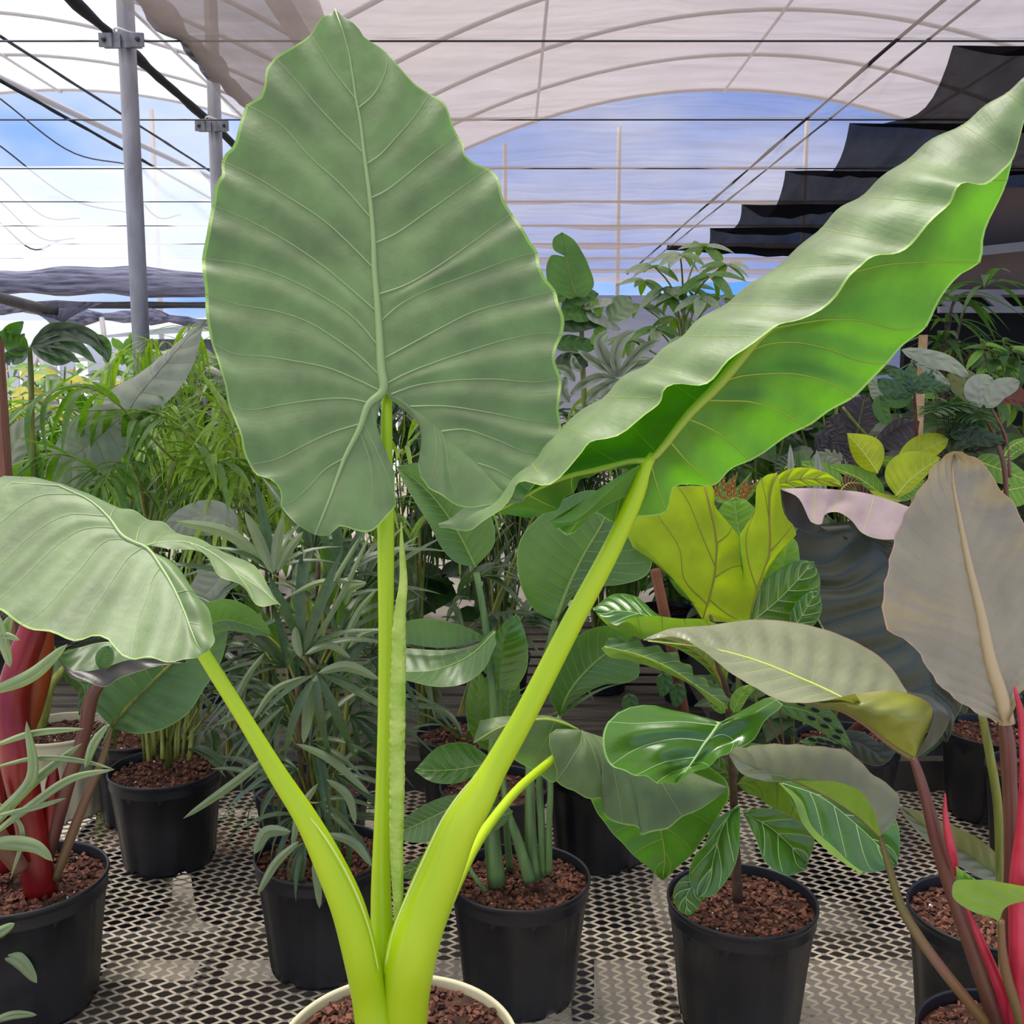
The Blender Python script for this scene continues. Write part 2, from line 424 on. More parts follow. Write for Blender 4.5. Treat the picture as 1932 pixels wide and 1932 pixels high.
def leaf(parent, halves, plane, mat, face='top', name='leaf', label=None, vein=None, rib=None, ribw=(8, 2), vw=3.0,
         corr=0.004, ripple=0.0, nv=8, slant=0.14, ns=44, nu=13, per=7, ribof=0, veins=True, cup=0.0, under_rib=False):
    V, F, UV = [], [], []
    vein_curves = []; rib_curves = []
    grids = []
    for hi, h in enumerate(halves):
        if 'veins' in h:
            g, ph, S, vr = grid_veins(h, nu, per)
        else:
            g = grid_rails(h, nu, ns); S = np.linspace(0, 1, ns); n_v = h.get('nv', nv); vr = None
        grids.append([h, g, S, vr])
    flip = None
    u = np.linspace(0, 1, nu)
    for hi, (h, g, S, vr) in enumerate(grids):
        if cup: g = g.copy(); g[:, :, 2] += cup * (u ** 2)[None, :]
        W = to_world(g, plane)
        a = np.gradient(W, axis=0); b = np.gradient(W, axis=1)
        n = np.cross(a, b); n /= np.linalg.norm(n, axis=2)[:, :, None] + 1e-9
        side = h.get('side', hi)
        s = 1 if side == 0 else -1
        n = n * s
        if flip is None:
            q = n[2:-2, 1:max(3, nu // 3)].reshape(-1, 3); p = W[2:-2, 1:max(3, nu // 3)].reshape(-1, 3)
            d = ((_C[None] - p) * q).sum()
            flip = 1 if (d > 0) == (face == 'top') else -1
        nt = n * flip
        sg = S[:, None]
        if vr is not None:
            frac = (S * (len(vr) + 1)) % 1.0; frac = np.where(S >= 0.9999, 0, frac)
            phz = np.repeat(frac[:, None], nu, 1)
        else:
            nvh = h.get('nv', nv)
            phz = (sg * (nvh + 1) - h.get('slant', slant) * (nvh + 1) * u[None, :] * 1.0)
        bul = np.sin(PI * phz) ** 2
        W = W + nt * (corr * bul * (np.sin(PI * np.clip(u, 0, 1) ** 0.8) * 0.9 + 0.1 * u)[None, :] + ripple * (bul - 0.5) * (u ** 4)[None, :])[:, :, None]
        grids[hi] += [W, nt]
        m0 = len(V); ns_ = W.shape[0]
        V.extend(W.reshape(-1, 3).tolist())
        UV.extend([(float(S[i]) + 0.37 * side, float(u[j])) for i in range(ns_) for j in range(nu)])
        for i in range(ns_ - 1):
            for j in range(nu - 1):
                q = (m0 + i*nu + j, m0 + (i+1)*nu + j, m0 + (i+1)*nu + j + 1, m0 + i*nu + j + 1)
                F.append(q if (s * flip) > 0 else q[::-1])
        if veins and vein is not None:
            if vr is not None:
                for r in vr: vein_curves.append((W[r, :, :], h.get('vw', vw)))
            else:
                nvh = h.get('nv', nv); sl = h.get('slant', slant)
                for k in range(1, nvh + 1):
                    s0 = k / (nvh + 1.0)
                    ss = np.clip(s0 + sl * u, 0, 0.995) * (ns_ - 1)
                    i0 = np.floor(ss).astype(int); fr = (ss - i0)[:, None]; i1 = np.minimum(i0 + 1, ns_ - 1)
                    c = W[i0, np.arange(nu)] * (1 - fr) + W[i1, np.arange(nu)] * fr
                    vein_curves.append((c[: max(3, int(nu * 0.93))], h.get('vw', vw)))
        if h.get('rib', hi == 0) and rib is not None:
            rib_curves.append((W[:, 0, :], h.get('ribw', ribw)))
    o = mesh_obj(name, V, F, mat, parent, True, UV)
    if label: o['label'] = label
    if vein_curves:
        b = MB()
        for c, w in vein_curves:
            Y = c[0][1]; r = w * 0.5 * mpp(Y) * np.linspace(1.0, 0.45, len(c))
            b.tube(c, r, 5, False)
        stuff(b.build('veins', vein, o, True))
    if rib_curves:
        b = MB()
        for c, w in rib_curves:
            c = c[::2] if len(c) > 12 else c
            r = 0.5 * mpp(c[0][1]) * np.interp(np.linspace(0, 1, len(c)), np.linspace(0, 1, len(w)), w)
            b.tube(c, r, 7, True)
        b.build('midrib', rib, o, True)
    return o

def prof(shape, s):
    s = np.asarray(s, float)
    if shape == 'ovate': v = np.sin(PI * s ** 0.72) ** 0.75
    elif shape == 'lance': v = np.sin(PI * s ** 0.85)
    elif shape == 'paddle': v = np.sin(PI * np.clip(s, 0, 1) ** 0.95) ** 0.55
    elif shape == 'fiddle': v = (np.sin(PI * s ** 1.35) ** 0.6) * (0.62 + 0.38 * s)
    elif shape == 'heart': v = np.clip(np.sin(PI * (s * 0.93 + 0.07) ** 0.55), 0, 1) ** 0.8
    else: v = np.sin(PI * s)
    return np.clip(v, 0, None)
def oval(parent, mid, wl, wr, plane, mat, shape='ovate', fl=0.0, fr=0.0, wav=0.0, n=12, face='top', seed=0, **kw):
    """leaf from its midrib (picked from the photograph) and the half widths on its two sides, in pixels; fl, fr lift the margins (m)"""
    m = catmull(P3(mid, 0), n)
    t = np.gradient(m[:, :2], axis=0); t /= np.linalg.norm(t, axis=1)[:, None] + 1e-9
    nrm = np.stack([t[:, 1], -t[:, 0]], 1)        # left of travel, picture y downwards
    s = np.linspace(0, 1, n); pr = prof(shape, s)
    rg = random.Random(seed + int(mid[0][0]))
    a = rg.random() * 6
    w1 = 1 + wav * np.sin(9 * s + a); w2 = 1 + wav * np.sin(8 * s + a + 2)
    L_ = np.concatenate([m[:, :2] + nrm * (wl * pr * w1)[:, None], (m[:, 2] + fl * pr)[:, None]], 1)
    R_ = np.concatenate([m[:, :2] - nrm * (wr * pr * w2)[:, None], (m[:, 2] + fr * pr)[:, None]], 1)
    return leaf(parent, [dict(rails=[m.tolist(), L_.tolist()]), dict(rails=[m.tolist(), R_.tolist()])], plane, mat, face, **kw)

def stem(parent, pts, mat, name='petiole', label=None, n=12, m=28, cap=True, wob=0.0):
    """pts: (x, y, Y, width in px)"""
    p = catmull(np.array([(a, b, c, d) for a, b, c, d in pts], float), m)
    w = np.array([P(q[0], q[1], q[2]) for q in p]); r = np.array([0.5 * q[3] * mpp(q[2]) for q in p])
    b = MB(); b.tube(w, r, n, cap)
    o = b.build(name, mat, parent, True)
    if label: o['label'] = label
    return o

POT_SEED = [0]
def pot_at(parent, c, dia, h, mat, soil_level=0.9, chips=260, ribs=10, name='pot', holes=True, chipmat=0, inner=None, perl=10, taper=0.80, clear=()):
    """round nursery pot: rolled rim, band, drafted wall with panels, foot with drain holes, soil and bark on top; c = centre of its base"""
    POT_SEED[0] += 1; rg = random.Random(100 + POT_SEED[0])
    r = dia / 2.0; rb = r * taper
    off = c
    n = 72
    prof_ = [(rb*0.55, .012), (rb*0.93, 0.004), (rb*0.985, 0.0), (rb, .006), (rb*1.0 + (r-rb)*0.08, h*0.10), (rb + (r*0.965-rb)*0.5, h*0.5), (r*0.958, h*0.845),
             (r*0.975, h*0.855), (r*0.978, h*0.865), (r*0.972, h*0.93), (r*0.985, h*0.955), (r, h*0.965), (r*1.003, h*0.985), (r*0.997, h), (r*0.975, h), (r*0.965, h*0.985), (r*0.955, h*0.9), (rb*0.97, h*0.4)]
    v, f = [], []
    for i, (rr, z) in enumerate(prof_):
        for k in range(n):
            a = 2 * PI * k / n
            q = rr
            if 3 <= i <= 6 and ribs:
                q = rr - 0.0042 * (1 if (k % max(1, n // ribs)) in (0,) else 0) - 0.0030 * (1 if (k % max(1, n // ribs)) in (1, 2) else 0)
            if i in (2, 3, 4) and holes and (k % 12) in (0, 1) and i < 4:
                v.append((off[0] + q * math.cos(a), off[1] + q * math.sin(a), off[2] + z + 0.014)); continue
            v.append((off[0] + q * math.cos(a), off[1] + q * math.sin(a), off[2] + z))
    for i in range(len(prof_) - 1):
        for k in range(n):
            f.append((i*n+k, i*n+(k+1) % n, (i+1)*n+(k+1) % n, (i+1)*n+k))
    mesh_obj(name, v, f, mat, parent, True)
    # soil
    zs = off[2] + h * soil_level; rs = r * 0.955
    sv = [(off[0], off[1], zs + 0.004)]; sf = []
    rings, m = 9, 40
    for i in range(1, rings + 1):
        for k in range(m):
            a = 2 * PI * k / m; rr = rs * i / rings
            z = zs + (noise.noise(Vector((rr*math.cos(a)*30 + POT_SEED[0], rr*math.sin(a)*30, 0))) * 0.006 if i < rings else 0)
            sv.append((off[0] + rr*math.cos(a), off[1] + rr*math.sin(a), z))
    for k in range(m): sf.append((0, 1 + k, 1 + (k+1) % m))
    for i in range(rings - 1):
        for k in range(m):
            sf.append((1+i*m+k, 1+(i+1)*m+k, 1+(i+1)*m+(k+1) % m, 1+i*m+(k+1) % m))
    so = mesh_obj('soil', sv, sf, M['soil'], parent, True)
    for cm, cnt, size in ((M['bark'][0], int(chips * 0.75), 1.0), (M['bark'][1], int(chips * 0.6), 1.0), (M['perlite'], perl, 0.4)):
        b = MB()
        for _ in range(cnt):
            rr = rs * 0.97 * math.sqrt(rg.random()); a = rg.random() * 2 * PI
            L_, W_, T_ = rg.uniform(.003, .009) * size, rg.uniform(.0025, .006) * size, rg.uniform(.0015, .003)
            if size < 1: L_ = W_ = T_ = rg.uniform(.0012, .003)
            e = Matrix.Rotation(rg.random() * 6.3, 3, 'Z') @ Matrix.Rotation(rg.uniform(-.6, .6), 3, 'X') @ Matrix.Rotation(rg.uniform(-.6, .6), 3, 'Y')
            ce = Vector((off[0] + rr*math.cos(a), off[1] + rr*math.sin(a), zs + rg.uniform(.000, .007)))
            pts = []
            for (x, y, z) in ((-1,-.6,-1),(1,-.8,-1),(.8,.9,-1),(-.7,1,-1),(-.9,-.5,1),(.9,-.6,1),(.7,.8,1),(-.6,.8,1)):
                pts.append(ce + e @ Vector((x*L_*rg.uniform(.8, 1.1), y*W_*rg.uniform(.8, 1.1), z*T_)))
            b.add(pts, [(0,3,2,1),(4,5,6,7),(0,1,5,4),(1,2,6,5),(2,3,7,6),(3,0,4,7)])
        if cnt:
            o = b.build('bark_chips' if size == 1 else 'perlite', cm, parent); stuff(o)
    return zs
BENCH = 0.62
def potted(x, y, zr, dia, name, label, cat='plant', h=None, base=BENCH, mat='black_pot', group=None, **kw):
    """pot whose rim centre shows at pixel (x, y) at height zr"""
    c = G(x, y, zr)
    t = thing(name, label, cat, (c[0], c[1], base), group)
    z = pot_at(t, (c[0], c[1], base), dia, zr - base, M[mat], **kw)
    return t, np.array((c[0], c[1], z))

def instance_leaf(parent, me, name, loc, d, up, s, wide=1.0):
    """copy of a shared unit leaf (grows along +Y, faces +Z) put at loc pointing along d"""
    y = Vector(d).normalized(); x = y.cross(Vector(up))
    if x.length < 1e-4: x = y.cross(Vector((1, 0, 0)))
    x.normalize(); z = x.cross(y)
    o = bpy.data.objects.new(name, me); COL.objects.link(o)
    o.parent = parent
    m = Matrix((( x.x*s*wide, y.x*s, z.x*s, 0), (x.y*s*wide, y.y*s, z.y*s, 0), (x.z*s*wide, y.z*s, z.z*s, 0), (0, 0, 0, 1)))
    off = rootloc(parent)
    m.translation = Vector([float(q) for q in loc]) - off
    o.matrix_basis = m
    return o
def unit_leaf(name, mat, width=0.2, droop=0.3, fold=0.15, shape='lance', n=7, wav=0.0, twist=0.0, cols=4):
    """unit leaf mesh of length 1"""
    v, f, uv = [], [], []
    m = cols
    for i in range(n + 1):
        s = i / n
        y = s; z = -droop * s * s
        w = width * 0.5 * float(prof(shape, np.array([max(0.0, min(1.0, 0.02 + 0.97 * s))]))[0])
        for j in range(-m // 2, m // 2 + 1):
            q = j / (m / 2)
            a = twist * s
            xx = q * w; zz = abs(q) * w * fold * 2 + wav * math.sin(s * 14 + q * 2) * abs(q)
            v.append((xx * math.cos(a) - zz * math.sin(a), y * (1 - 0.25 * droop * s), z + xx * math.sin(a) + zz * math.cos(a)))
            uv.append((s, abs(q)))
    k = m + 1
    for i in range(n):
        for j in range(m):
            f.append((i*k+j, i*k+j+1, (i+1)*k+j+1, (i+1)*k+j))
    me = bpy.data.meshes.new(name)
    me.from_pydata(v, [], f)
    ul = me.uv_layers.new(name='uv')
    for lp in me.loops: ul.data[lp.index].uv = uv[lp.vertex_index]
    me.polygons.foreach_set('use_smooth', [True] * len(f))
    me.materials.append(mat); me.update()
    return me

# ------------------------------------------------------------------ greenhouse structure
GUT, PEAK, XG, WB, YEND = 5.25, 6.95, -2.17, 12.0, 19.4
def archz(xp):            # xp: distance from the middle of the bay
    return GUT + (PEAK - GUT) * (1 - (xp / (WB / 2)) ** 2)
M['concrete'] = plain('pale concrete floor', rgb(198, 190, 176), 0.85, rgb(178, 168, 152), 2.5, 0.25, 0.004, bscale=60)
M['pipe'] = plain('painted hoop pipe', rgb(188, 184, 182), 0.5)
M['post'] = plain('galvanised post', rgb(168, 166, 166), 0.5, rgb(138, 136, 136), 14, 0.15, 0.002, metal=0.2, sc=(1, 1, .3))
M['film'] = net_mat('milky roof film', rgb(198, 188, 184), 0.2, 0.6, 0.25, (0.6, 2.5, 1))
M['film_left'] = net_mat('clear roof film', rgb(240, 236, 236), 0.5, 0.8, 0.3, (0.6, 2.5, 1))
M['net'] = net_mat('white shade net', rgb(196, 184, 180), 0.5, 0.55, 0.6, (0.7, 5, 1))
M['net_thin'] = net_mat('thin white net', rgb(240, 246, 252), 0.52, 0.85, 0.6, (0.5, 5, 1))
M['shade'] = net_mat('black shade cloth', rgb(24, 24, 28), 0.07, 0.2, 0.9, (2.5, 0.8, 1))
M['shade_roll'] = plain('dark rolled shade cloth', rgb(74, 76, 98), 0.8, rgb(150, 150, 172), 5, 0.8, 0.03, sc=(.25, 3, 4))
M['brown_net'] = net_mat('brown folded net', rgb(170, 158, 152), 0.25, 0.5, 0.5, (3, 0.8, 1))

fl = MB(); fl.box((-26, -6, -0.1), (24, 50, 0.0)); struct(fl.build('floor', M['concrete']))

def film(name, cx, mat, y0, y1):
    nx, ny = 32, 2
    v = []; f = []
    for j in range(ny + 1):
        for i in range(nx + 1):
            xp = -WB/2 + WB * i / nx
            v.append((cx + xp, y0 + (y1 - y0) * j / ny, archz(xp) + 0.03))
    for j in range(ny):
        for i in range(nx): f.append((j*(nx+1)+i, j*(nx+1)+i+1, (j+1)*(nx+1)+i+1, (j+1)*(nx+1)+i))
    return struct(mesh_obj(name, v, f, mat))
CR, CL = XG + WB / 2, XG - WB / 2
film('ceiling', CR, M['film'], 3.0, YEND)
film('ceiling', CL, M['film_left'], 3.0, YEND)

frame = thing('greenhouse_frame', 'white pipe frame of the greenhouse: hoops, purlins and gutters overhead', 'frame', (0, YEND, 0))
for cx in (CR, CL):
    for k in range(9):
        y = YEND - 2.05 * k
        if y < 2: continue
        pts = [(cx + xp, y, archz(xp)) for xp in np.linspace(-WB/2, WB/2, 28)]
        b = MB(); b.tube(pts, 0.032, 6); b.build('hoop', M['pipe'], frame, True)
    for xp in (-3.4, 0.0, 3.4):
        b = MB(); b.tube([(cx + xp, 3.0, archz(xp) - .05), (cx + xp, YEND, archz(xp) - .05)], 0.024, 6); b.build('purlin', M['pipe'], frame, True)
b = MB(); b.box((XG - .09, 2.0, GUT - .05), (XG + .09, YEND, GUT + .06)); b.build('gutter', M['pipe'], frame)
b = MB(); b.tube([P(-80, 108, 9.3), P(0, 148, 10.0), P(404, 338, 17.5)], 0.038, 7); b.build('brace', M['pipe'], frame, True)
for (x, h_) in ((P(1168, 300, YEND)[0], 6.3), (P(1520, 300, YEND)[0], 6.4), (P(953, 300, YEND)[0], 6.0), (P(290, 300, YEND)[0], 6.6), (-10.4, 6.0)):
    b = MB(); b.tube([(x, YEND, 0), (x, YEND, h_)], 0.042 if x > -4 else 0.05, 7); b.build('gable_post', M['pipe'], frame, True)

def post(pxt, pxb, Y, w, lab):
    """gutter post with its cable clamp"""
    xt = P(pxt[0], pxt[1], Y); 
    t = thing('gutter_post', lab, 'post', (xt[0], Y, 0), None)
    b = MB(); b.tube([(xt[0], Y, 0), (xt[0], Y, GUT)], w * 0.5 * mpp(Y), 16); b.build('pole', M['post'], t, True)
    zc = pxb
    b = MB()
    for s in (-1, 1):
        b.box((xt[0] + s * .055 - .045, Y - .075, zc - .05), (xt[0] + s * .055 + .045, Y - .05, zc + .02))
        b.box((xt[0] + s * .085 - .035, Y - .09, zc - .05), (xt[0] + s * .085 + .035, Y - .075, zc + .02))
    b.build('clamp_plate', M['galv'], t)
    for s in (-1, 1):
        b = MB(); b.tube([(xt[0] + s*.09, Y - .105, zc - .015), (xt[0] + s*.09, Y - .08, zc - .015)], 0.012, 8); b.build('bolt', M['dark_rail'], t, True)
    b = MB(); b.tube([(xt[0] + .065*math.cos(a), Y + .065*math.sin(a), zc + .045 + .012*math.sin(a*2)) for a in np.linspace(0, 6.28, 20)], 0.006, 5); b.build('tie', M['white_tie'], t, True)
    return t
NETZ = 3.60
post((250, 300), NETZ, 5.85, 31, 'nearer thick grey steel post left of the tall alocasia leaf')
post((408, 300), NETZ, 7.75, 24, 'farther grey steel post with a clamp plate partly behind the tall alocasia leaf')

# cables across the house, and the nets that lie on them
cab_y = [4.1 + 1.71 * k for k in range(9)]
for i, y in enumerate(cab_y):
    b = MB(); b.tube([(-14, y, NETZ - .008), (XG, y, NETZ - .008), (8, y, NETZ - .008)], 0.006, 5); o = b.build('cross_cable', M['wire'], None, True)
    tag(o, ('hidden nearest', 'topmost visible', 'second', 'third', 'fourth', 'fifth', 'sixth', 'seventh', 'eighth')[i] + ' of the straight steel cables across the house, counted downwards in the picture', 'cable', 'cables across the greenhouse')
def net(name, x0, x1, ys, sag, mat, edge_in=0.0, wob=0.02, nx=40, per=10, zoff=0.01, pull=0):
    """sheet lying on the cables, hanging a little between them; its side edges draw in between cables"""
    rows = []
    for i in range(len(ys) - 1):
        for k in range(per + (1 if i == len(ys) - 2 else 0)):
            f = k / per; rows.append((ys[i] + (ys[i+1] - ys[i]) * f, f if f < 1 else 0))
    v = []; f_ = []
    for (y, f) in rows:
        h = 4 * f * (1 - f)
        a = x0 + edge_in * h; bb = x1
        for j in range(nx + 1):
            x = a + (bb - a) * j / nx
            e = noise.noise(Vector((x * 1.3, y * 0.9, 3.1))) * wob + noise.noise(Vector((x * 5, y * 1.5, 1.0))) * wob * 0.4
            v.append((x, y, NETZ + zoff - sag * h * (1 + 0.4 * noise.noise(Vector((x * .7, y * .2, 9)))) + e * (h + 0.1)))
    n = nx + 1
    for i in range(len(rows) - 1):
        for j in range(nx): f_.append((i*n+j, i*n+j+1, (i+1)*n+j+1, (i+1)*n+j))
    return mesh_obj(name, v, f_, mat, None, True)
ys_net = [2.39] + cab_y + [cab_y[-1] + 1.6]
tag(net('shade_net', -1.75, 8.0, ys_net, 0.14, M['net'], wob=0.05, nx=60), 'white translucent net lying on the cables over the right side of the house', 'netting')
tag(net('insect_net', -14.0, -2.75, cab_y[3:] + [cab_y[-1] + 1.6], 0.10, M['net_thin'], wob=0.06), 'thin white net on the cables left of the posts', 'netting')
bs = net('black_shade_cloth', 2.38, 8.0, cab_y[:7], 0.20, M['shade'], edge_in=0.10, wob=0.10, nx=50, per=12, zoff=-0.03)
tag(bs, 'black shade cloth draped over the cables at upper right', 'shade cloth')
def rolled(name, p0, p1, r, mat, lab, cat, lump=0.3, n=14, m=60, sag=0.0, group=None):
    a = np.array(p0, float); c = np.array(p1, float); pts = []; rad = []
    for i in range(m + 1):
        s = i / m; q = a * (1 - s) + c * s; q[2] -= sag * 4 * s * (1 - s)
        q[2] += noise.noise(Vector((s * 9, r * 10, q[0] * .3))) * r * lump; q[1] += noise.noise(Vector((s * 7, 4, r))) * r * lump
        pts.append(q); rad.append(r * (1 + lump * noise.noise(Vector((s * 22, r * 3, 2)))))
    b = MB(); b.tube(pts, rad, n); o = b.build(name, mat, None, True)
    return tag(o, lab, cat, group)
rolled('shade_roll', (2.13, cab_y[6] + .05, NETZ - .05), (8, cab_y[6] + .05, NETZ - .05), 0.035, M['black_rope'], 'black rolled hem along the far end of the shade cloth', 'roll', 0.2, sag=0.03)
rolled('pull_rope', (2.02, 2.2, NETZ - .06), (1.98, 18.0, NETZ - .06), 0.010, M['black_rope'], 'black pull rope running away under the white net at right', 'rope', 0.8)
rolled('thin_pull_rope', (2.20, 2.2, NETZ - .05), (2.12, 18.0, NETZ - .06), 0.008, M['wire'], 'thinner grey rope beside the black pull rope', 'rope', 0.8)
rolled('bundled_net', (-1.80, 3.0, NETZ + .05), (-1.78, 9.6, NETZ + .02), 0.055, M['shade_roll'], 'bunched dark edge of the net just right of the posts', 'net bundle', 0.9, m=90)
rolled('power_cable', (-2.42, 3.5, NETZ + .30), (-2.32, 9.8, NETZ + .10), 0.030, M['black_rope'], 'thick black cable running along the row of posts', 'cable', 0.5)
rolled('guy_wire', P(0, 68, 6.5), P(470, 370, 12), 0.010, M['wire'], 'thin dark wire slanting down behind the nearer post', 'wire', 0.3)
rolled('low_guy_wire', P(0, 152, 6.5), P(400, 376, 12), 0.012, M['black_rope'], 'black wire slanting under the white brace pipe at left', 'wire', 0.3)
for i, (a_, b_) in enumerate((((0, 186), (240, 310)), ((0, 275), (245, 402)), ((0, 335), (150, 412)), ((0, 380), (140, 450)), ((240, 345), (340, 405)), ((0, 420), (110, 455)))):
    pa, pb = P(a_[0], a_[1], 13.0), P(b_[0], b_[1], 15.5)
    mm = (pa + pb) / 2; mm[2] -= .22
    b = MB(); b.tube(catmull([pa, mm, pb], 14), 0.011, 5); o = b.build('hanging_string', M['wire'], None, True)
    tag(o, 'loose dark string sagging in the left bay, ' + ('topmost one at the edge', 'second from the top at the edge', 'third from the top at the edge', 'second lowest at the edge', 'the one right of the nearer post', 'lowest one')[i], 'string', 'strings sagging in the left bay')
# folded brownish strip of net at the top (upper left of the tall leaf) and the lattice of clear film beside it
v = []; f_ = []
for i, y in enumerate(np.linspace(3.0, 9.4, 24)):
    for j in range(5):
        v.append((-1.76 + 0.22 * j + .05 * noise.noise(Vector((y * 2, j, 0))), y, NETZ - .05 - .02 * j + .05 * noise.noise(Vector((y * 1.5, j * .7, 3)))))
for i in range(23):
    for j in range(4): f_.append((i*5+j, i*5+j+1, (i+1)*5+j+1, (i+1)*5+j))
tag(mesh_obj('folded_net_strip', v, f_, M['brown_net']), 'brownish folded strip of net at the top left of the tall leaf', 'netting')

# far ends
M['gable_net'] = net_mat('grey violet end wall net', rgb(112, 112, 128), 0.12, 0.5, 0.5, (0.6, 1, 9))
M['gable_white'] = net_mat('bright white end film', rgb(238, 242, 250), 0.35, 0.85, 0.25, (1, 1, 5))
v = []; f_ = []
xs = np.linspace(XG, 12, 40); zs = np.linspace(0, 3.3, 14)
for z in zs:
    for x in xs: v.append((x, YEND + .1 + .12 * noise.noise(Vector((x * .5, z * 3, 0))), z))
for i in range(13):
    for j in range(39): f_.append((i*40+j, i*40+j+1, (i+1)*40+j+1, (i+1)*40+j))
struct(mesh_obj('wall_back', v, f_, M['gable_net']))
v = []; f_ = []
xs = np.linspace(-24, XG, 40)
for z in zs:
    for x in xs: v.append((x, YEND + .1 + .05 * noise.noise(Vector((x * .5, z * 3, 0))), z * .86))
for i in range(13):
    for j in range(39): f_.append((i*40+j, i*40+j+1, (i+1)*40+j+1, (i+1)*40+j))
struct(mesh_obj('wall_back', v, f_, M['gable_white']))
rolled('net_roll', (-18, 16.0, 3.28), (-1.9, 16.3, 3.22), 0.21, M['shade_roll'], 'thick dark roll of netting hung across the far left bay', 'roll', 0.35, n=18, m=90)
rolled('net_roll_hem', (-18, 16.0, 2.92), (-1.9, 16.3, 2.88), 0.05, M['dark_rail'], 'thin dark hem hanging under the thick roll of netting', 'roll', 0.5)
rolled('sagging_net', (-9.5, 14.5, 2.9), (-1.9, 17.5, 2.75), 0.10, M['shade_roll'], 'sagging grey net under the hem in the far left bay', 'net bundle', 1.1, sag=.12)
# gathered net hanging over a dark pole
t = thing('gathered_net', 'grey net gathered to a dark point, hanging from a slanting dark pole at left', 'netting', P(105, 600, 13.5))
b = MB(); b.tube([P(-40, 548, 13.0), P(0, 562, 13.2), P(60, 578, 13.4), P(110, 588, 13.5)], [.07, .07, .075, .05], 8); b.build('pole', M['dark_rail'], t, True)
v = []; f_ = []
for i in range(9):
    s = i / 8; 
    for j in range(13):
        a = (j / 12 - .5) * 2; wpx = 12 + 75 * (1 - s) ** 1.6
        v.append(P(107 + a * wpx, 572 + 42 * s - 6 * (1 - abs(a)) * (1 - s), 13.5 + .1 * math.sin(j * 2.4)))
for i in range(8):
    for j in range(12): f_.append((i*13+j, i*13+j+1, (i+1)*13+j+1, (i+1)*13+j))
mesh_obj('gathered_sheet', v, f_, M['gable_net'], t)

# ------------------------------------------------------------------ bench of expanded metal
def expanded(name, x0, x1, y0, y1, z, mat, parent):
    L_, S_ = 0.056, 0.0275
    ni = int((x1 - x0) / (L_ / 2)); nj = int((y1 - y0) / (S_ / 2))
    V = []; F = []
    fl_ = 0.16 * L_ / 2
    i = np.arange(ni + 1)
    base = 0
    Vs = []; Fs = []
    for j in range(nj):
        up = ((i + j) % 2 == 1)
        yy = y0 + (j + up) * S_ / 2
        x = np.concatenate([(x0 + i * L_ / 2 - fl_)[:, None], (x0 + i * L_ / 2 + fl_)[:, None]], 1).ravel()
        y = np.repeat(yy, 2); n = len(x)
        c = np.stack([x, y, np.full(n, z)], 1)
        w, t = 0.0032, 0.0022
        sec = [np.array((0, -w, -t * .2)), np.array((0, 0.0006, t)), np.array((0, w, -t))]
        vv = np.stack([c + s for s in sec], 1).reshape(-1, 3)
        k = np.arange(n - 1)[:, None] * 3
        q = np.concatenate([np.stack([k[:, 0] + a, k[:, 0] + (a + 1) % 3, k[:, 0] + 3 + (a + 1) % 3, k[:, 0] + 3 + a], 1) for a in (0, 1)])
        Vs.append(vv); Fs.append(q + base); base += len(vv)
    V = np.concatenate(Vs); F = np.concatenate(Fs)
    off = np.array(rootloc(parent))
    me = bpy.data.meshes.new(name)
    me.vertices.add(len(V)); me.vertices.foreach_set('co', (V - off).ravel())
    me.loops.add(len(F) * 4); me.loops.foreach_set('vertex_index', F.ravel().astype(np.int32))
    me.polygons.add(len(F)); me.polygons.foreach_set('loop_start', np.arange(0, len(F) * 4, 4, dtype=np.int32))
    me.update(calc_edges=True)
    me.materials.append(mat)
    o = bpy.data.objects.new(name, me); COL.objects.link(o); o.parent = parent
    return o
bench = thing('mesh_bench', 'long greenhouse bench topped with weathered expanded metal, carrying the nearest row of pots', 'bench', (0.2, 2.0, 0))
stuff(expanded('mesh_top', -2.1, 2.3, 0.3, 2.82, BENCH - .004, M['mesh'], bench))
b = MB(); b.box((-2.1, 2.82, BENCH - .06), (2.3, 2.86, BENCH + .085)); b.build('back_rail', M['dark_rail'], bench)
for x in (-1.55, -.62, .30, 1.22, 2.14):
    b = MB(); b.box((x - .018, 0.3, BENCH - .06), (x + .018, 2.82, BENCH - .012)); b.build('bearer', M['dark_rail'], bench)
for y in (.75, 1.45, 2.15):
    b = MB(); b.box((-2.1, y - .018, BENCH - .11), (2.3, y + .018, BENCH - .062)); b.build('cross_bar', M['dark_rail'], bench)
for x in (-1.9, .2, 2.1):
    for y in (.4, 2.7):
        b = MB(); b.box((x - .03, y - .03, 0), (x + .03, y + .03, BENCH - .11)); b.build('leg', M['dark_rail'], bench)

gc = thing('dark_floor_sheet', 'added dark sheet darkening the floor seen under the left half of the near bench', 'cloth', (-1.2, 2.0, 0))  # added sheet; its dark colour stands for shade seen through the mesh
v = []; f_ = []
for j in range(16):
    for i in range(24):
        v.append((-2.6 + 2.35 * i / 23, .9 + 1.95 * j / 15, .006 + .012 * abs(noise.noise(Vector((i * .5, j * .5, 0))))))
for j in range(15):
    for i in range(23): f_.append((j*24+i, j*24+i+1, (j+1)*24+i+1, (j+1)*24+i))
mesh_obj('sheet', v, f_, plain('added dark floor sheet', rgb(44, 38, 34), .85, rgb(62, 54, 48), 6), gc)
for k, (x, y0, y1, w_) in enumerate(((-1.02, .9, 2.0, .09), (-.80, .7, 1.75, .16))):
    b = MB(); b.box((x, y0, .03), (x + w_, y1, .05)); o = b.build('board', M['bench_wood'], None)
    tag(o, ('narrow', 'wide')[k] + ' grey board lying on the floor under the bench at left', 'board')

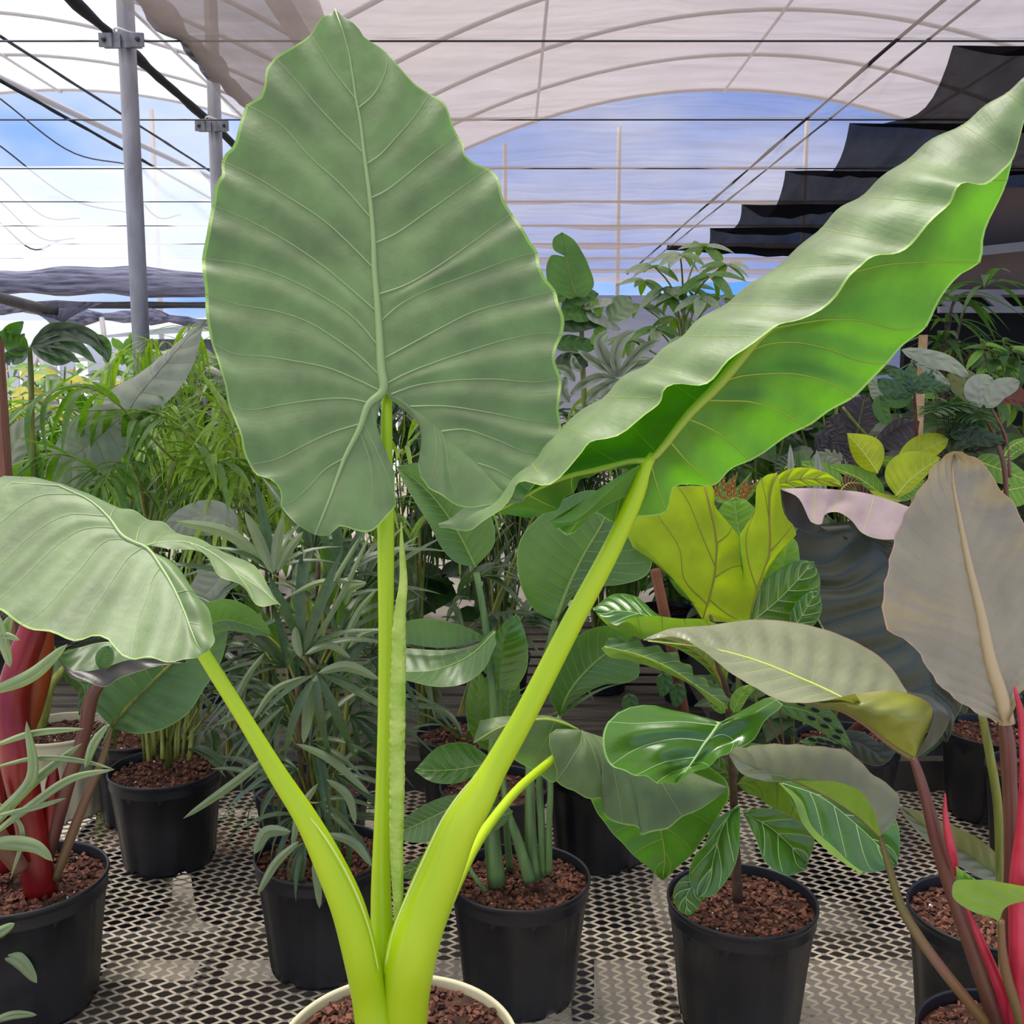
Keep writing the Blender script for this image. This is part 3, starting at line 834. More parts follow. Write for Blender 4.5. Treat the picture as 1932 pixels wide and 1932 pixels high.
# ------------------------------------------------------------------ the tall alocasia in front
zr = 0.92
A, Asoil = potted(752, 1969, zr, 0.322, 'potted_alocasia', 'giant alocasia in a beige pot, tallest plant, with lime stems and huge green leaves', mat='beige_pot', h=.3, chips=620, soil_level=.955, ribs=0, perl=16)
YA = float(Asoil[1])
lf = dict(vein=M['alo_vein'], rib=M['alo_vein'])
tip = (632, 17)
midrib = [tip, (646, 56), (661, 112), (670, 179), (679, 224), (687, 291), (693, 335), (700, 391), (705, 455), (707, 514), (711, 560), (716, 630), (720, 700), (723, 738)]
ribL = [(698, 761), (679, 809), (650, 865), (627, 929), (594, 1009)]
ribR = [(739, 744), (772, 765), (806, 791), (832, 813), (866, 847), (903, 876), (929, 906), (951, 927), (985, 948)]
leftH = dict(mid=midrib + ribL,
    edge=[tip, (585, 60), (555, 92), (517, 105), (504, 125), (500, 165), (492, 182), (463, 193), (457, 215), (450, 253), (443, 274), (418, 294), (416, 309), (420, 332),
          (409, 350), (398, 385), (393, 440), (379, 486), (385, 520), (385, 552), (392, 604), (396, 642), (411, 679), (424, 724), (428, 757), (444, 794), (456, 824),
          (459, 854), (469, 876), (482, 895), (512, 906), (527, 921), (530, 936), (527, 951), (538, 966), (564, 992), (594, 1009)],
    veins=[[(669, 187), (627, 130), (585, 60)], [(682, 293), (600, 205), (560, 155), (517, 105)], [(697, 416), (640, 350), (579, 293), (530, 235), (463, 193)],
           [(702, 508), (600, 410), (538, 369), (474, 328), (418, 300)], [(707, 593), (661, 552), (620, 516), (538, 457), (463, 414), (398, 385)],
           [(711, 660), (661, 601), (601, 560), (519, 519), (463, 500), (379, 486)], [(713, 716), (668, 671), (623, 638), (571, 606), (519, 588), (445, 573), (385, 552)],
           [(716, 735), (668, 712), (612, 690), (556, 679), (500, 670), (437, 664), (396, 642)], [(698, 761), (661, 753), (594, 755), (538, 763), (445, 768), (428, 757)],
           [(683, 797), (631, 813), (575, 839), (519, 867), (469, 876)], [(650, 865), (616, 884), (579, 921), (545, 947), (527, 951)]])
leftI = dict(mid=[(720, 742)] + ribL, side=0, rib=False,
    edge=[(722, 745), (715, 768), (713, 817), (724, 847), (737, 873), (745, 891), (743, 932), (746, 953), (735, 970), (717, 990), (694, 1003), (668, 1000), (642, 994), (623, 1009), (594, 1009)],
    veins=[[(688, 795), (705, 835), (728, 891), (744, 945)], [(684, 815), (702, 873), (704, 929), (694, 1003)]], vw=2.0)
leftI['mid'] = leftI['mid']; leftI['side'] = 1
rightH = dict(mid=midrib + ribR, rib=False,
    edge=[tip, (653, 34), (676, 56), (690, 75), (713, 84), (728, 95), (746, 119), (780, 157), (810, 173), (832, 188), (845, 209), (851, 227), (862, 250), (875, 272), (877, 294), (892, 307),
          (922, 315), (936, 328), (944, 354), (948, 373), (966, 399), (985, 432), (1000, 455), (1015, 473), (1017, 496), (1026, 522), (1048, 545), (1054, 575), (1065, 608), (1061, 630),
          (1050, 657), (1046, 679), (1059, 712), (1056, 753), (1054, 776), (1059, 798), (1058, 822), (1046, 855), (1030, 890), (1000, 925), (985, 948)],
    veins=[[(679, 206), (705, 183), (724, 149), (731, 115), (728, 95)], [(693, 309), (717, 293), (746, 261), (780, 220), (802, 186), (810, 173)],
           [(700, 373), (724, 362), (765, 332), (810, 294), (851, 261), (862, 250)], [(706, 462), (743, 445), (799, 406), (855, 365), (903, 328), (922, 315)],
           [(711, 554), (758, 539), (828, 500), (892, 455), (937, 421), (966, 399)], [(716, 612), (754, 578), (817, 545), (873, 524), (929, 502), (975, 484), (1015, 473)],
           [(719, 680), (769, 653), (836, 617), (892, 589), (937, 575), (1004, 558), (1048, 545)], [(723, 730), (761, 709), (836, 679), (892, 660), (966, 638), (1048, 627), (1061, 630)],
           [(739, 744), (780, 729), (836, 720), (929, 716), (1022, 720), (1059, 712)], [(775, 767), (836, 766), (910, 776), (1004, 793), (1059, 798)],
           [(832, 813), (873, 809), (929, 826), (1004, 854), (1046, 855)], [(903, 876), (929, 884), (963, 902), (1000, 925)]])
rightI = dict(mid=[(728, 742)] + ribR, side=0, rib=False,
    edge=[(730, 748), (750, 762), (765, 776), (784, 791), (795, 817), (799, 835), (789, 861), (791, 891), (802, 914), (828, 932), (854, 949), (884, 957), (930, 953), (985, 948)],
    veins=[[(832, 813), (842, 848), (846, 880), (868, 950)], [(820, 800), (826, 850), (812, 916)]], vw=2.0)
leaf(A, [leftH, rightH, leftI, rightI], (1.31, 720, 740, 0.0, -0.022), M['alo'], 'top', corr=0.0032, ripple=0.010, vw=3.4, ribw=(3, 8, 12, 17, 12, 4), per=8, nu=18,
     label='largest upright heart shaped leaf, face on', **lf)

# right leaf: blade seen from below, its upper half folded over to show the pale top
st = [((1965,130),(1965,130),(1966,131)), ((1915,200),(1897,177),(1932,230)), ((1850,265),(1835,224),(1912,298)), ((1780,330),(1742,280),(1866,342)), ((1740,365),(1692,317),(1816,351)),
      ((1690,410),(1640,360),(1788,385)), ((1640,450),(1590,395),(1740,440)), ((1590,495),(1540,440),(1681,483)), ((1550,530),(1493,485),(1634,489)), ((1515,560),(1450,515),(1614,513)),
      ((1480,590),(1400,553),(1575,560)), ((1450,617),(1350,587),(1500,611)), ((1428,637),(1316,610),(1462,615)), ((1398,674),(1280,640),(1392,671)), ((1348,733),(1230,680),(1329,722)),
      ((1298,783),(1176,715),(1255,735)), ((1245,851),(1131,755),(1232,775)), ((1226,867),(1100,777),(1177,817)), ((1200,871),(1066,800),(1118,829)), ((1160,876),(1037,829),(1099,860)),
      ((1120,886),(1015,855),(1040,909)), ((1060,900),(990,880),(988,912)), ((1010,925),(960,915),(966,931)), ((970,948),(930,938),(935,969)), ((930,965),(898,951),(907,991)),
      ((880,982),(851,979),(868,1000)), ((835,990),(826,988),(832,993))]
def _amp(i): return min(1.0, i / 4.0, (len(st) - 1 - i) / 5.0)
r_mid = [(a[0], a[1], 0) for a, c, m in st]
r_via = [((a[0] + c[0]) / 2, (a[1] + c[1]) / 2, .055 * _amp(i)) for i, (a, c, m) in enumerate(st)]
r_cr = [(c[0], c[1], .035 * _amp(i)) for i, (a, c, m) in enumerate(st)]
r_cr2 = [(c[0]*.75 + m[0]*.25, c[1]*.75 + m[1]*.25, -.01 * _amp(i)) for i, (a, c, m) in enumerate(st)]
r_ma = [(m[0], m[1], -.075 * _amp(i)) for i, (a, c, m) in enumerate(st)]
upH = dict(rails=[r_mid, r_via, r_cr, r_cr2, r_ma], nv=13, slant=-0.03, vw=2.0, ribw=(3, 10, 20, 22, 9, 3))
lowM = [(1965,130),(1915,200),(1850,265),(1780,330),(1690,410),(1590,495),(1515,560),(1450,617),(1398,674),(1348,733),(1298,783),(1245,851),(1226,869)]
lowH = dict(mid=lowM, side=1, rib=False,
    edge=[(1965,130),(1932,233,.02),(1909,301,.03),(1881,391,.04),(1856,450,.05),(1846,495,.06),(1816,515,.06),(1791,545,.06),(1766,580,.06),(1746,615,.06),(1716,645,.06),(1671,685,.06),(1641,725,.06),
          (1606,750,.06),(1556,785,.06),(1491,820,.06),(1466,840,.06),(1391,880,.05),(1345,913,.05),(1301,916,.05),(1270,923,.04),(1264,938,.04),(1255,963,.04),(1221,975,.03),(1193,978,.03),(1158,985,.02),
          (1120,969,.02),(1109,988,.02),(1084,1002,.01),(1068,1008,.0),(1050,997,.0),(1037,983,0)],
    veins=[[(1730,340),(1800,330,.01),(1860,335,.02),(1900,340,.03)], [(1560,520),(1611,512,.02),(1666,500,.03),(1741,495,.04),(1846,495,.06)], [(1446,620),(1491,612,.01),(1566,602,.03),(1631,605,.04),(1701,622,.05),(1746,615,.06)],
           [(1401,670),(1441,650,.01),(1496,645,.03),(1566,660,.04),(1636,685,.05),(1671,687,.06)], [(1357,725),(1391,712,.01),(1441,706,.02),(1506,707,.03),(1586,735,.05),(1606,750,.06)],
           [(1326,757),(1366,758,.01),(1416,760,.02),(1466,775,.04),(1520,805,.06)], [(1295,790),(1331,805,.01),(1366,825,.03),(1416,870,.05)], [(1262,832),(1295,870,.02),(1345,913,.05)],
           [(1228,868),(1240,915,.02),(1255,963,.04)], [(1226,869),(1180,915,.01),(1158,985,.02)], [(1226,869),(1140,930,.0),(1068,1008,0)]])
flap = dict(rails=[[(1205,878,.0),(1160,903,-.005),(1120,930,-.01),(1090,955,-.01),(1060,975,-.01),(1037,983,-.0)], [(1203,880,-.01),(1166,912,-.025),(1130,945,-.04),(1105,968,-.045),(1075,985,-.03),(1040,986,-.005)]], nv=2, side=0, rib=False)
innr = dict(rails=[[(1224,869),(1178,873),(1130,886),(1080,897),(1010,925),(970,948),(935,967)], [(1200,879,.01),(1130,889,.01),(1106,901,.01),(1087,920,.01),(1062,947,.02),(1047,963,.02),(1000,978,.01)]], nv=3, slant=.05, side=1, rib=True, ribw=(14, 3))
tipl = dict(rails=[[(1000,978,.01),(970,975,.0),(935,969,0)], [(1015,968,-.0),(995,992,-.01),(965,985,-.01)]], nv=1, side=1, rib=False)
leaf(A, [upH, lowH, innr], (1.27, 1224, 867, -.002, 0.0), M['alo'], 'under', vein=M['alo_rib_u'], rib=M['alo_rib_u'], corr=0.004, ripple=.006, nu=24, ns=110, vw=4, per=8, label='long right leaf seen from below, margin folded over')
leaf(A, [flap, dict(rails=[[(1205, 878), (1160, 903), (1120, 930), (1060, 975), (1037, 983)], [(1220, 885, .01), (1190, 930, .01), (1150, 950, .01), (1090, 985, .01), (1050, 997)]], side=1, nv=2, rib=False)], (1.26, 1224, 867, 0, 0), M['alo'], 'top', name='leaf_fold', vein=M['alo_vein'], nu=7, ns=20, corr=.002, veins=False)

# left leaf, drooping towards the camera
J = (272, 1031)
l_mid = [(-120, 1000), (-60, 945), (0, 917), (60, 909), (110, 916), (150, 933), (180, 952), (208, 980), (232, 1012), (258, 1026), J]
l_rib = [(304, 1070), (345, 1147), (368, 1207), (382, 1232)]
frontH = dict(mid=l_mid + l_rib,
    edge=[(-120, 1000), (-130, 1040), (-110, 1090), (-60, 1130), (0, 1152), (17, 1164), (38, 1176), (64, 1190), (101, 1196), (139, 1207), (185, 1202), (209, 1213), (223, 1231), (246, 1241), (290, 1244), (316, 1247), (368, 1242), (382, 1232)],
    veins=[[(150, 933), (116, 932), (75, 935), (38, 955), (0, 987), (-128, 1060)], [(203, 975), (174, 973), (136, 971), (93, 987), (49, 1019), (0, 1065), (-80, 1118)],
           [(220, 995), (188, 994), (162, 997), (116, 1022), (81, 1054), (29, 1106), (-20, 1148)], [(240, 1018), (203, 1019), (180, 1037), (157, 1068), (130, 1097), (72, 1158), (38, 1176)],
           [(272, 1031), (246, 1048), (223, 1077), (203, 1109), (174, 1150), (139, 1207)], [(304, 1070), (290, 1089), (278, 1126), (261, 1170), (246, 1241)], [(345, 1147), (335, 1200), (316, 1247)]])
frontI = dict(mid=[J] + l_rib, side=1, rib=False,
    edge=[(272, 1032), (307, 1051, .02), (327, 1065, .03), (348, 1089, .03), (374, 1120, .03), (391, 1155, .02), (404, 1190, .01), (400, 1222), (382, 1232)],
    veins=[[(330, 1120), (362, 1115), (374, 1120, .03)], [(355, 1175), (380, 1180), (404, 1190, .01)]])
backH = dict(mid=l_mid + [(304, 1024, .01), (362, 1026, .02), (406, 1047, .02), (449, 1082, .02), (493, 1112, .01), (528, 1143)], side=1, rib=False,
    edge=[(-120, 1000), (-60, 930, .03), (0, 903, .05), (67, 904, .07), (96, 908, .08), (122, 916, .08), (145, 922, .08), (174, 932, .09), (214, 950, .09), (261, 970, .09), (290, 981, .09), (339, 1004, .08), (377, 1021, .07), (420, 1038, .06), (464, 1060, .04), (487, 1077, .03), (507, 1109, .02), (530, 1141)],
    veins=[[(208, 980), (212, 966, .04), (223, 953, .09)], [(258, 1026), (264, 998, .04), (281, 978, .09)], [(285, 1028), (304, 1010, .03), (333, 1002, .08)], [(380, 1034, .02), (400, 1033, .04), (420, 1038, .06)]])
backI = dict(rails=[[(272, 1031), (304, 1024, .01), (362, 1026, .02), (406, 1047, .02), (449, 1082, .02), (493, 1112, .01), (528, 1143)],
                    [(278, 1032, 0), (319, 1032, 0), (355, 1036, 0), (403, 1068, -.01), (423, 1092, -.02), (464, 1113, -.02), (481, 1118, -.02), (504, 1152, -.02), (528, 1144)]], side=0, nv=2, rib=True, ribw=(6, 2))
backI['rails'][1] = [(278, 1032), (319, 1032), (388, 1051, -.01), (420, 1088, -.02), (462, 1114, -.02), (495, 1143, -.02), (528, 1144)]
leaf(A, [frontH, backH, frontI, backI], (1.19, 272, 1031, 0.0, -0.065), M['alo'], 'top', vein=M['alo_vein'], rib=M['alo_vein'], corr=.004, ripple=.005, vw=3, ribw=(3, 6, 9, 7, 3), per=7, nu=16, label='broad left leaf drooping towards the viewer')

# small right leaf drooping over the bench
bl = leaf(A, [dict(rails=[[(1150, 1400), (1200, 1480), (1240, 1550), (1254, 1610), (1250, 1661)], [(1110, 1400, 0), (1114, 1505, 0), (1140, 1552, 0), (1186, 1604, 0), (1250, 1661)]]),
         dict(rails=[[(1150, 1400), (1200, 1480), (1240, 1550), (1254, 1610), (1250, 1661)], [(1200, 1380, 0), (1376, 1486, 0), (1344, 1560, 0), (1295, 1622, 0), (1250, 1661)]])],
     (1.70, 1200, 1500, 0, .0), M['alo'], 'under', vein=M['alo_rib_u'], rib=M['alo_rib_u'], ribw=(5, 2), vw=2, nv=5, corr=.005, ripple=.006, name='leaf', label='small drooping leaf over the mesh, pale tip part')
J4 = (1098, 1378)
leaf(bl, [dict(mid=[J4, (1140, 1392, .01), (1220, 1425, .02), (1300, 1455, .02), (1374, 1486)],
     edge=[(1088, 1381), (1070, 1376), (1041, 1380), (1035, 1394), (1041, 1412), (1044, 1433), (1050, 1448), (1048, 1475), (1062, 1485), (1089, 1493), (1103, 1503), (1116, 1508), (1143, 1510), (1148, 1518), (1141, 1530),
           (1145, 1539), (1176, 1557), (1201, 1559), (1209, 1568), (1207, 1575), (1234, 1568), (1259, 1563), (1288, 1542), (1310, 1532), (1340, 1514), (1374, 1487)],
     veins=[[J4, (1095, 1405, -.01), (1083, 1425, -.015), (1066, 1452, -.01), (1048, 1475)], [J4, (1112, 1400, -.01), (1125, 1435, -.015), (1135, 1475, -.01), (1143, 1510)], [(1120, 1385), (1150, 1425, -.01), (1165, 1490, -.01), (1176, 1557)],
            [(1150, 1396), (1185, 1450, -.01), (1207, 1575)], [(1210, 1420), (1250, 1480, -.01), (1288, 1542)]])],
     (1.655, 1100, 1400, .0, -.02), M['alo'], 'top', name='leaf_half', vein=M['alo_vein'], rib=M['alo_vein'], ribw=(6, 3), vw=2.5, corr=.008, ripple=.006, per=8, label='front half of the small leaf, folded down')
leaf(bl, [dict(rails=[[(1092, 1378), (1062, 1364), (1030, 1357), (995, 1360), (950, 1370), (893, 1400)], [(1088, 1374, .02), (1063, 1359, .03), (1030, 1350, .04), (999, 1351, .04), (950, 1352, .03), (905, 1360, .01)]], nv=3),
          dict(rails=[[(1092, 1378), (1062, 1364), (1030, 1357), (995, 1360), (950, 1370), (893, 1400)], [(1060, 1440, .0), (1046, 1476, .01), (1007, 1453, .02), (975, 1436, .02), (935, 1396, .0), (893, 1402)]], nv=3, side=1)],
     (1.67, 1090, 1380, 0, .01), M['alo'], 'top', name='leaf_half', vein=M['alo_rib_u'], rib=M['alo_rib_u'], ribw=(6, 2), vw=2, corr=.003, label='far lobe of the small leaf')

# petioles
stem(A, [(730, 742, 1.325, 20), (729, 860, 1.325, 24), (728, 990, 1.315, 32), (728, 1200, 1.30, 29), (725, 1400, 1.29, 28), (721, 1550, 1.28, 32), (719, 1700, 1.27, 42), (724, 1800, YA, 52), (738, 1900, YA, 70)], M['alo_stem'], label='upright middle petiole')
stem(A, [(1232, 858, 1.275, 17), (1218, 880, 1.27, 24), (1207, 915, 1.27, 30), (1171, 1000, 1.27, 35), (1079, 1176, 1.265, 41), (966, 1393, 1.25, 47), (930, 1455, 1.25, 52), (902, 1505, 1.245, 66), (867, 1560, 1.24, 76), (836, 1631, 1.24, 88), (803, 1714, 1.235, 96), (777, 1797, 1.23, 104), (766, 1880, YA-.02, 96), (762, 1960, YA-.02, 92)], M['alo_stem'], m=60, n=20, label='thickest petiole leaning right')
stem(A, [(275, 1040, 1.215, 12), (320, 1130, 1.20, 20), (385, 1235, 1.19, 27), (477, 1383, 1.19, 31), (527, 1466, 1.19, 38), (578, 1545, 1.195, 46), (622, 1631, 1.20, 60), (657, 1714, 1.205, 68), (679, 1797, 1.21, 70), (698, 1880, YA-.03, 74), (712, 1960, YA-.03, 84)], M['alo_stem'], m=60, n=20, label='thick petiole leaning left')
stem(A, [(1094, 1382, 1.67, 8), (1060, 1415, 1.67, 13), (1041, 1433, 1.66, 16), (980, 1486, 1.58, 18), (930, 1546, 1.50, 20), (893, 1600, 1.43, 24), (866, 1656, 1.37, 24), (843, 1712, 1.32, 22), (815, 1790, 1.28, 22), (790, 1860, YA, 24)], M['alo_stem'], m=36, label='thin petiole of the small right leaf')
# rolled new leaf
pp = catmull(np.array([(757, 985, 1.275, 2), (758, 1030, 1.275, 9), (761, 1097, 1.272, 16), (755, 1156, 1.27, 23), (751, 1280, 1.262, 30), (749, 1393, 1.258, 31), (749, 1500, 1.252, 30), (748, 1590, 1.248, 27), (750, 1660, 1.245, 24), (752, 1720, 1.243, 20), (752, 1800, 1.25, 22)], float), 260)
w = np.array([P(q[0], q[1], q[2]) for q in pp]); rr = np.array([.5 * q[3] * mpp(q[2]) for q in pp])
v, f_ = tube_geo(w, rr, 22); v = np.array(v)
for i in range(260):
    for k in range(22):
        q = v[i*22+k]; c = w[i]
        amp = .19 * max(0, min(1, (i - 32) / 45.0)) * max(0, min(1, (205 - i) / 35.0))
        e = noise.noise(Vector((k * .14, i * .30, 0))) * amp + noise.noise(Vector((k * .7, i * .9, 5))) * amp * .5 - (.12 if k in (5, 6) else 0)
        v[i*22+k] = c + (q - c) * (1 + e)
mesh_obj('rolled_leaf', v, f_, M['new_leaf'], A)['label'] = 'young leaf still rolled and wrinkled beside the middle petiole'

M['sheath_edge'] = plain('pale sheath margin', rgb(205, 222, 120), .5)
for pts in ([(574, 1528, 1.185, 2), (620, 1590, 1.185, 4), (655, 1650, 1.188, 4), (684, 1715, 1.192, 4), (700, 1765, 1.196, 3), (714, 1830, 1.2, 3)],
            [(900, 1460, 1.235, 2), (868, 1497, 1.23, 4), (838, 1540, 1.222, 4), (802, 1615, 1.215, 4), (768, 1690, 1.21, 4), (742, 1757, 1.2, 3), (728, 1820, 1.2, 3)]):
    stem(A, pts, M['sheath_edge'], 'sheath_margin', None, 6, 30)

# ------------------------------------------------------------------ bird of paradise, centre
S, Ss = potted(981, 1650, .855, .270, 'potted_bird_of_paradise', 'bird of paradise in a black pot directly right of the alocasia stems', h=.235, chips=420)
YS = float(Ss[1])
kv = dict(vein=M['strel_vein'], rib=M['strel_vein'], vw=1.6, nv=12, corr=.002)
def sstem(pts, lab=None, m=26): return stem(S, pts, M['strel_stem'], 'stalk', lab, 10, m)
sstem([(938, 1668, YS-.02, 38), (930, 1600, YS-.02, 34), (928, 1480, YS, 24), (932, 1354, YS+.02, 17), (925, 1267, YS+.03, 15), (915, 1172, YS+.04, 14), (899, 1080, YS+.05, 12)])
sstem([(962, 1640, YS+.05, 16), (958, 1590, YS+.05, 14), (950, 1480, YS+.05, 12), (944, 1380, YS+.05, 12), (940, 1290, YS+.05, 12)])
sstem([(1012, 1655, YS-.01, 36), (1003, 1600, YS-.01, 26), (1000, 1500, YS, 20), (1000, 1430, YS+.02, 18), (1012, 1300, YS+.05, 16), (1035, 1220, YS+.05, 13), (1047, 1172, YS+.05, 12)])
sstem([(1026, 1650, YS-.02, 15), (1022, 1560, YS-.02, 15), (1020, 1450, YS-.01, 13), (1035, 1390, YS, 10), (1056, 1352, YS, 9)])
sstem([(1036, 1648, YS-.03, 14), (1036, 1560, YS-.03, 12), (1038, 1470, YS-.02, 12), (1030, 1400, YS, 10)])
sstem([(1000, 1662, YS-.03, 26), (975, 1580, YS-.03, 20), (955, 1520, YS-.02, 12), (948, 1470, YS, 9)])
sstem([(916, 1682, YS-.06, 9), (890, 1645, YS-.07, 9), (870, 1600, YS-.06, 6)])
oval(S, [(897, 1070), (870, 1015), (835, 960), (795, 915), (748, 880)], 42, 78, YS+.06, M['strel'], 'ovate', fl=-.05, fr=-.02, wav=.08, ribw=(7, 2), **kv)
leaf(S, [dict(rails=[[(1047, 1172), (1075, 1100), (1105, 1040), (1135, 990), (1160, 930)], [(1047, 1172), (1008, 1150, .0), (980, 1096, -.02), (981, 1020, -.03), (1037, 960, -.02), (1110, 925), (1160, 930)]]),
         dict(rails=[[(1047, 1172), (1075, 1100), (1105, 1040), (1135, 990), (1160, 930)], [(1047, 1172), (1065, 1150), (1085, 1122), (1131, 1107, -.02), (1171, 1103, -.03), (1224, 1080, -.03), (1232, 1050, -.02), (1210, 980), (1160, 930)]])],
     YS+.08, M['strel'], 'top', ribw=(9, 3), **kv)
leaf(S, [dict(rails=[[(1056, 1352), (1072, 1310), (1100, 1272), (1145, 1232), (1200, 1200)], [(1056, 1352), (1036, 1316), (1045, 1265), (1072, 1217), (1101, 1193), (1146, 1181), (1178, 1189), (1200, 1200)]]),
         dict(rails=[[(1056, 1352), (1072, 1310), (1100, 1272), (1145, 1232), (1200, 1200)], [(1056, 1352), (1077, 1326), (1098, 1312), (1140, 1292), (1187, 1286), (1203, 1278), (1206, 1250), (1200, 1200)]])],
     YS+.04, M['strel'], 'top', ribw=(8, 3), cup=-.02, **kv)
leaf(S, [dict(rails=[[(1060, 1345), (1085, 1325), (1120, 1304), (1160, 1290)], [(1062, 1350), (1100, 1322, -.01), (1140, 1300, -.01), (1190, 1286, 0)]], nv=3)], YS+.03, M['strel'], 'under', name='leaf_fold', corr=.001)
leaf(S, [dict(rails=[[(918, 1206), (880, 1216), (830, 1222), (755, 1213)], [(918, 1204), (895, 1190), (850, 1174), (800, 1167), (750, 1176)]], nv=10, slant=.02)], YS+.02, M['strel'], 'under', name='leaf', vein=M['strel_vein'], vw=1.0, corr=.003, label='rolled leaf, bright green underside showing')
leaf(S, [dict(rails=[[(935, 1192), (890, 1235), (830, 1262), (750, 1268)], [(930, 1188, .02), (900, 1215, .04), (850, 1226, .05), (750, 1222, .05)]]),
         dict(rails=[[(935, 1192), (890, 1235), (830, 1262), (750, 1268)], [(936, 1215, -.02), (910, 1266, -.03), (872, 1291, -.04), (835, 1296, -.05), (750, 1280, -.03)]])], YS-.02, M['strel'], 'top', ribw=(4, 2), vein=M['strel_vein'], rib=M['strel_vein'], vw=1.2, nv=7, corr=.002)
leaf(S, [dict(rails=[[(940, 1300), (946, 1240), (962, 1162)], [(935, 1290), (908, 1258), (935, 1195), (962, 1162)]]),
         dict(rails=[[(940, 1300), (946, 1240), (962, 1162)], [(972, 1302, -.01), (993, 1265, -.02), (992, 1200, -.02), (979, 1162)]])], YS+.03, M['fid'], 'top', corr=.002, name='leaf')
leaf(S, [dict(rails=[[(925, 1440), (860, 1452), (781, 1454)], [(925, 1442), (860, 1478, -.02), (812, 1474, -.02), (781, 1454)]]),
         dict(rails=[[(925, 1440), (860, 1452), (781, 1454)], [(920, 1425, .02), (880, 1402, .04), (830, 1408, .03), (781, 1454)]])], YS-.05, M['fid'], 'top', ribw=(3, 1.5), vein=M['strel_vein'], rib=M['strel_vein'], vw=1, nv=6, corr=.002)
oval(S, [(885, 1505), (820, 1540), (745, 1575)], 42, 28, YS-.06, M['strel'], 'paddle', fl=-.03, ribw=(4, 2), **kv)
oval(S, [(880, 1600), (810, 1630), (745, 1650)], 34, 22, YS-.05, M['strel'], 'ovate', ribw=(3, 2), **kv)
oval(S, [(890, 1560), (925, 1548), (968, 1530)], 26, 22, YS-.04, M['strel'], 'ovate', ribw=(3, 2), **kv)
oval(S, [(932, 1420), (905, 1330), (900, 1260)], 30, 34, YS+.10, M['fid'], 'ovate', corr=.002)
oval(S, [(960, 1400), (958, 1330), (975, 1265)], 30, 26, YS+.12, M['strel'], 'ovate', ribw=(3, 2), **kv)

# ------------------------------------------------------------------ fiddle leaf fig
Fg, Fs = potted(1400, 1693, .855, .272, 'potted_fiddle_leaf_fig', 'fiddle leaf fig in a black pot standing clear on the mesh right of centre', h=.235, chips=420)
YF = float(Fs[1])
stem(Fg, [(1392, 1700, YF, 22), (1388, 1600, YF, 18), (1384, 1500, YF, 16), (1378, 1390, YF, 15), (1374, 1330, YF, 14), (1368, 1290, YF, 11), (1352, 1250, YF, 8), (1345, 1180, YF, 7), (1340, 1160, YF, 6)], M['fid_stem'], 'trunk', n=10)
stem(Fg, [(1378, 1400, YF, 8), (1368, 1378, YF-.1, 7), (1358, 1364, YF-.21, 6)], M['fid_stem'])
fk = dict(vein=M['fid_vein'], rib=M['fid_vein'], vw=2.2, corr=.004, slant=.26)
fm = [(1358, 1364), (1344, 1384), (1328, 1405), (1312, 1430), (1290, 1460), (1274, 1478)]
leaf(Fg, [dict(mid=fm, edge=[(1358, 1362), (1320, 1350, .02), (1280, 1348, .03), (1227, 1332, .04), (1172, 1340, .03), (1149, 1357, .01), (1139, 1379, -.01), (1137, 1412, -.03), (1144, 1431, -.04), (1163, 1450, -.05), (1210, 1464, -.05), (1258, 1479, -.04), (1274, 1478, -.03)],
               veins=[[(1353, 1368), (1294, 1362), (1187, 1365), (1149, 1362)], [(1332, 1398), (1282, 1393), (1199, 1413), (1155, 1440, -.04)], [(1312, 1428), (1258, 1436), (1200, 1460, -.05)], [(1300, 1448), (1262, 1460), (1240, 1473, -.05)]]),
          dict(mid=fm, rib=False, edge=[(1360, 1362), (1389, 1352, .02), (1425, 1329, .04), (1453, 1314, .05), (1477, 1326, .04), (1439, 1364, .01), (1425, 1393, 0), (1377, 1419, -.02), (1330, 1448, -.03), (1274, 1478, -.03)],
               veins=[[(1356, 1370), (1400, 1358), (1465, 1322, .05)], [(1335, 1396), (1365, 1386), (1384, 1398), (1377, 1419, -.02)], [(1305, 1440), (1325, 1438), (1338, 1443, -.03)]])],
     (YF-.24, 1300, 1400, 0, -.04), M['fid'], 'top', ribw=(8, 2.5), per=9, nu=18, ripple=.004, label='glossy broad front leaf with pale veins', **fk)
ku = dict(vein=M['fid_vein_u'], rib=M['fid_vein_u'], vw=2.4, corr=.006)
leaf(Fg, [dict(mid=[(1326, 1170), (1348, 1085), (1352, 1020), (1340, 960), (1330, 917)],
               edge=[(1326, 1170), (1300, 1130), (1232, 1058), (1180, 1013), (1192, 979), (1240, 970), (1260, 951), (1265, 922), (1298, 917), (1330, 917)], veins=[[(1335, 1140), (1290, 1090), (1284, 1040), (1240, 970)], [(1349, 1070), (1320, 1000), (1300, 950), (1280, 918)]]),
          dict(mid=[(1326, 1170), (1348, 1085), (1352, 1020), (1340, 960), (1330, 917)], rib=False, edge=[(1326, 1170), (1359, 1173), (1412, 1170), (1402, 1100), (1395, 1015), (1365, 976), (1349, 955), (1343, 917), (1330, 917)],
               veins=[[(1336, 1130), (1370, 1150), (1400, 1160)], [(1346, 1090), (1380, 1070), (1402, 1065)], [(1352, 1025), (1375, 1005), (1380, 995)]])],
     YF+.12, M['fid_back'], 'under', ribw=(3, 4), per=8, label='backlit yellow green upright leaf, left of the two', **ku)
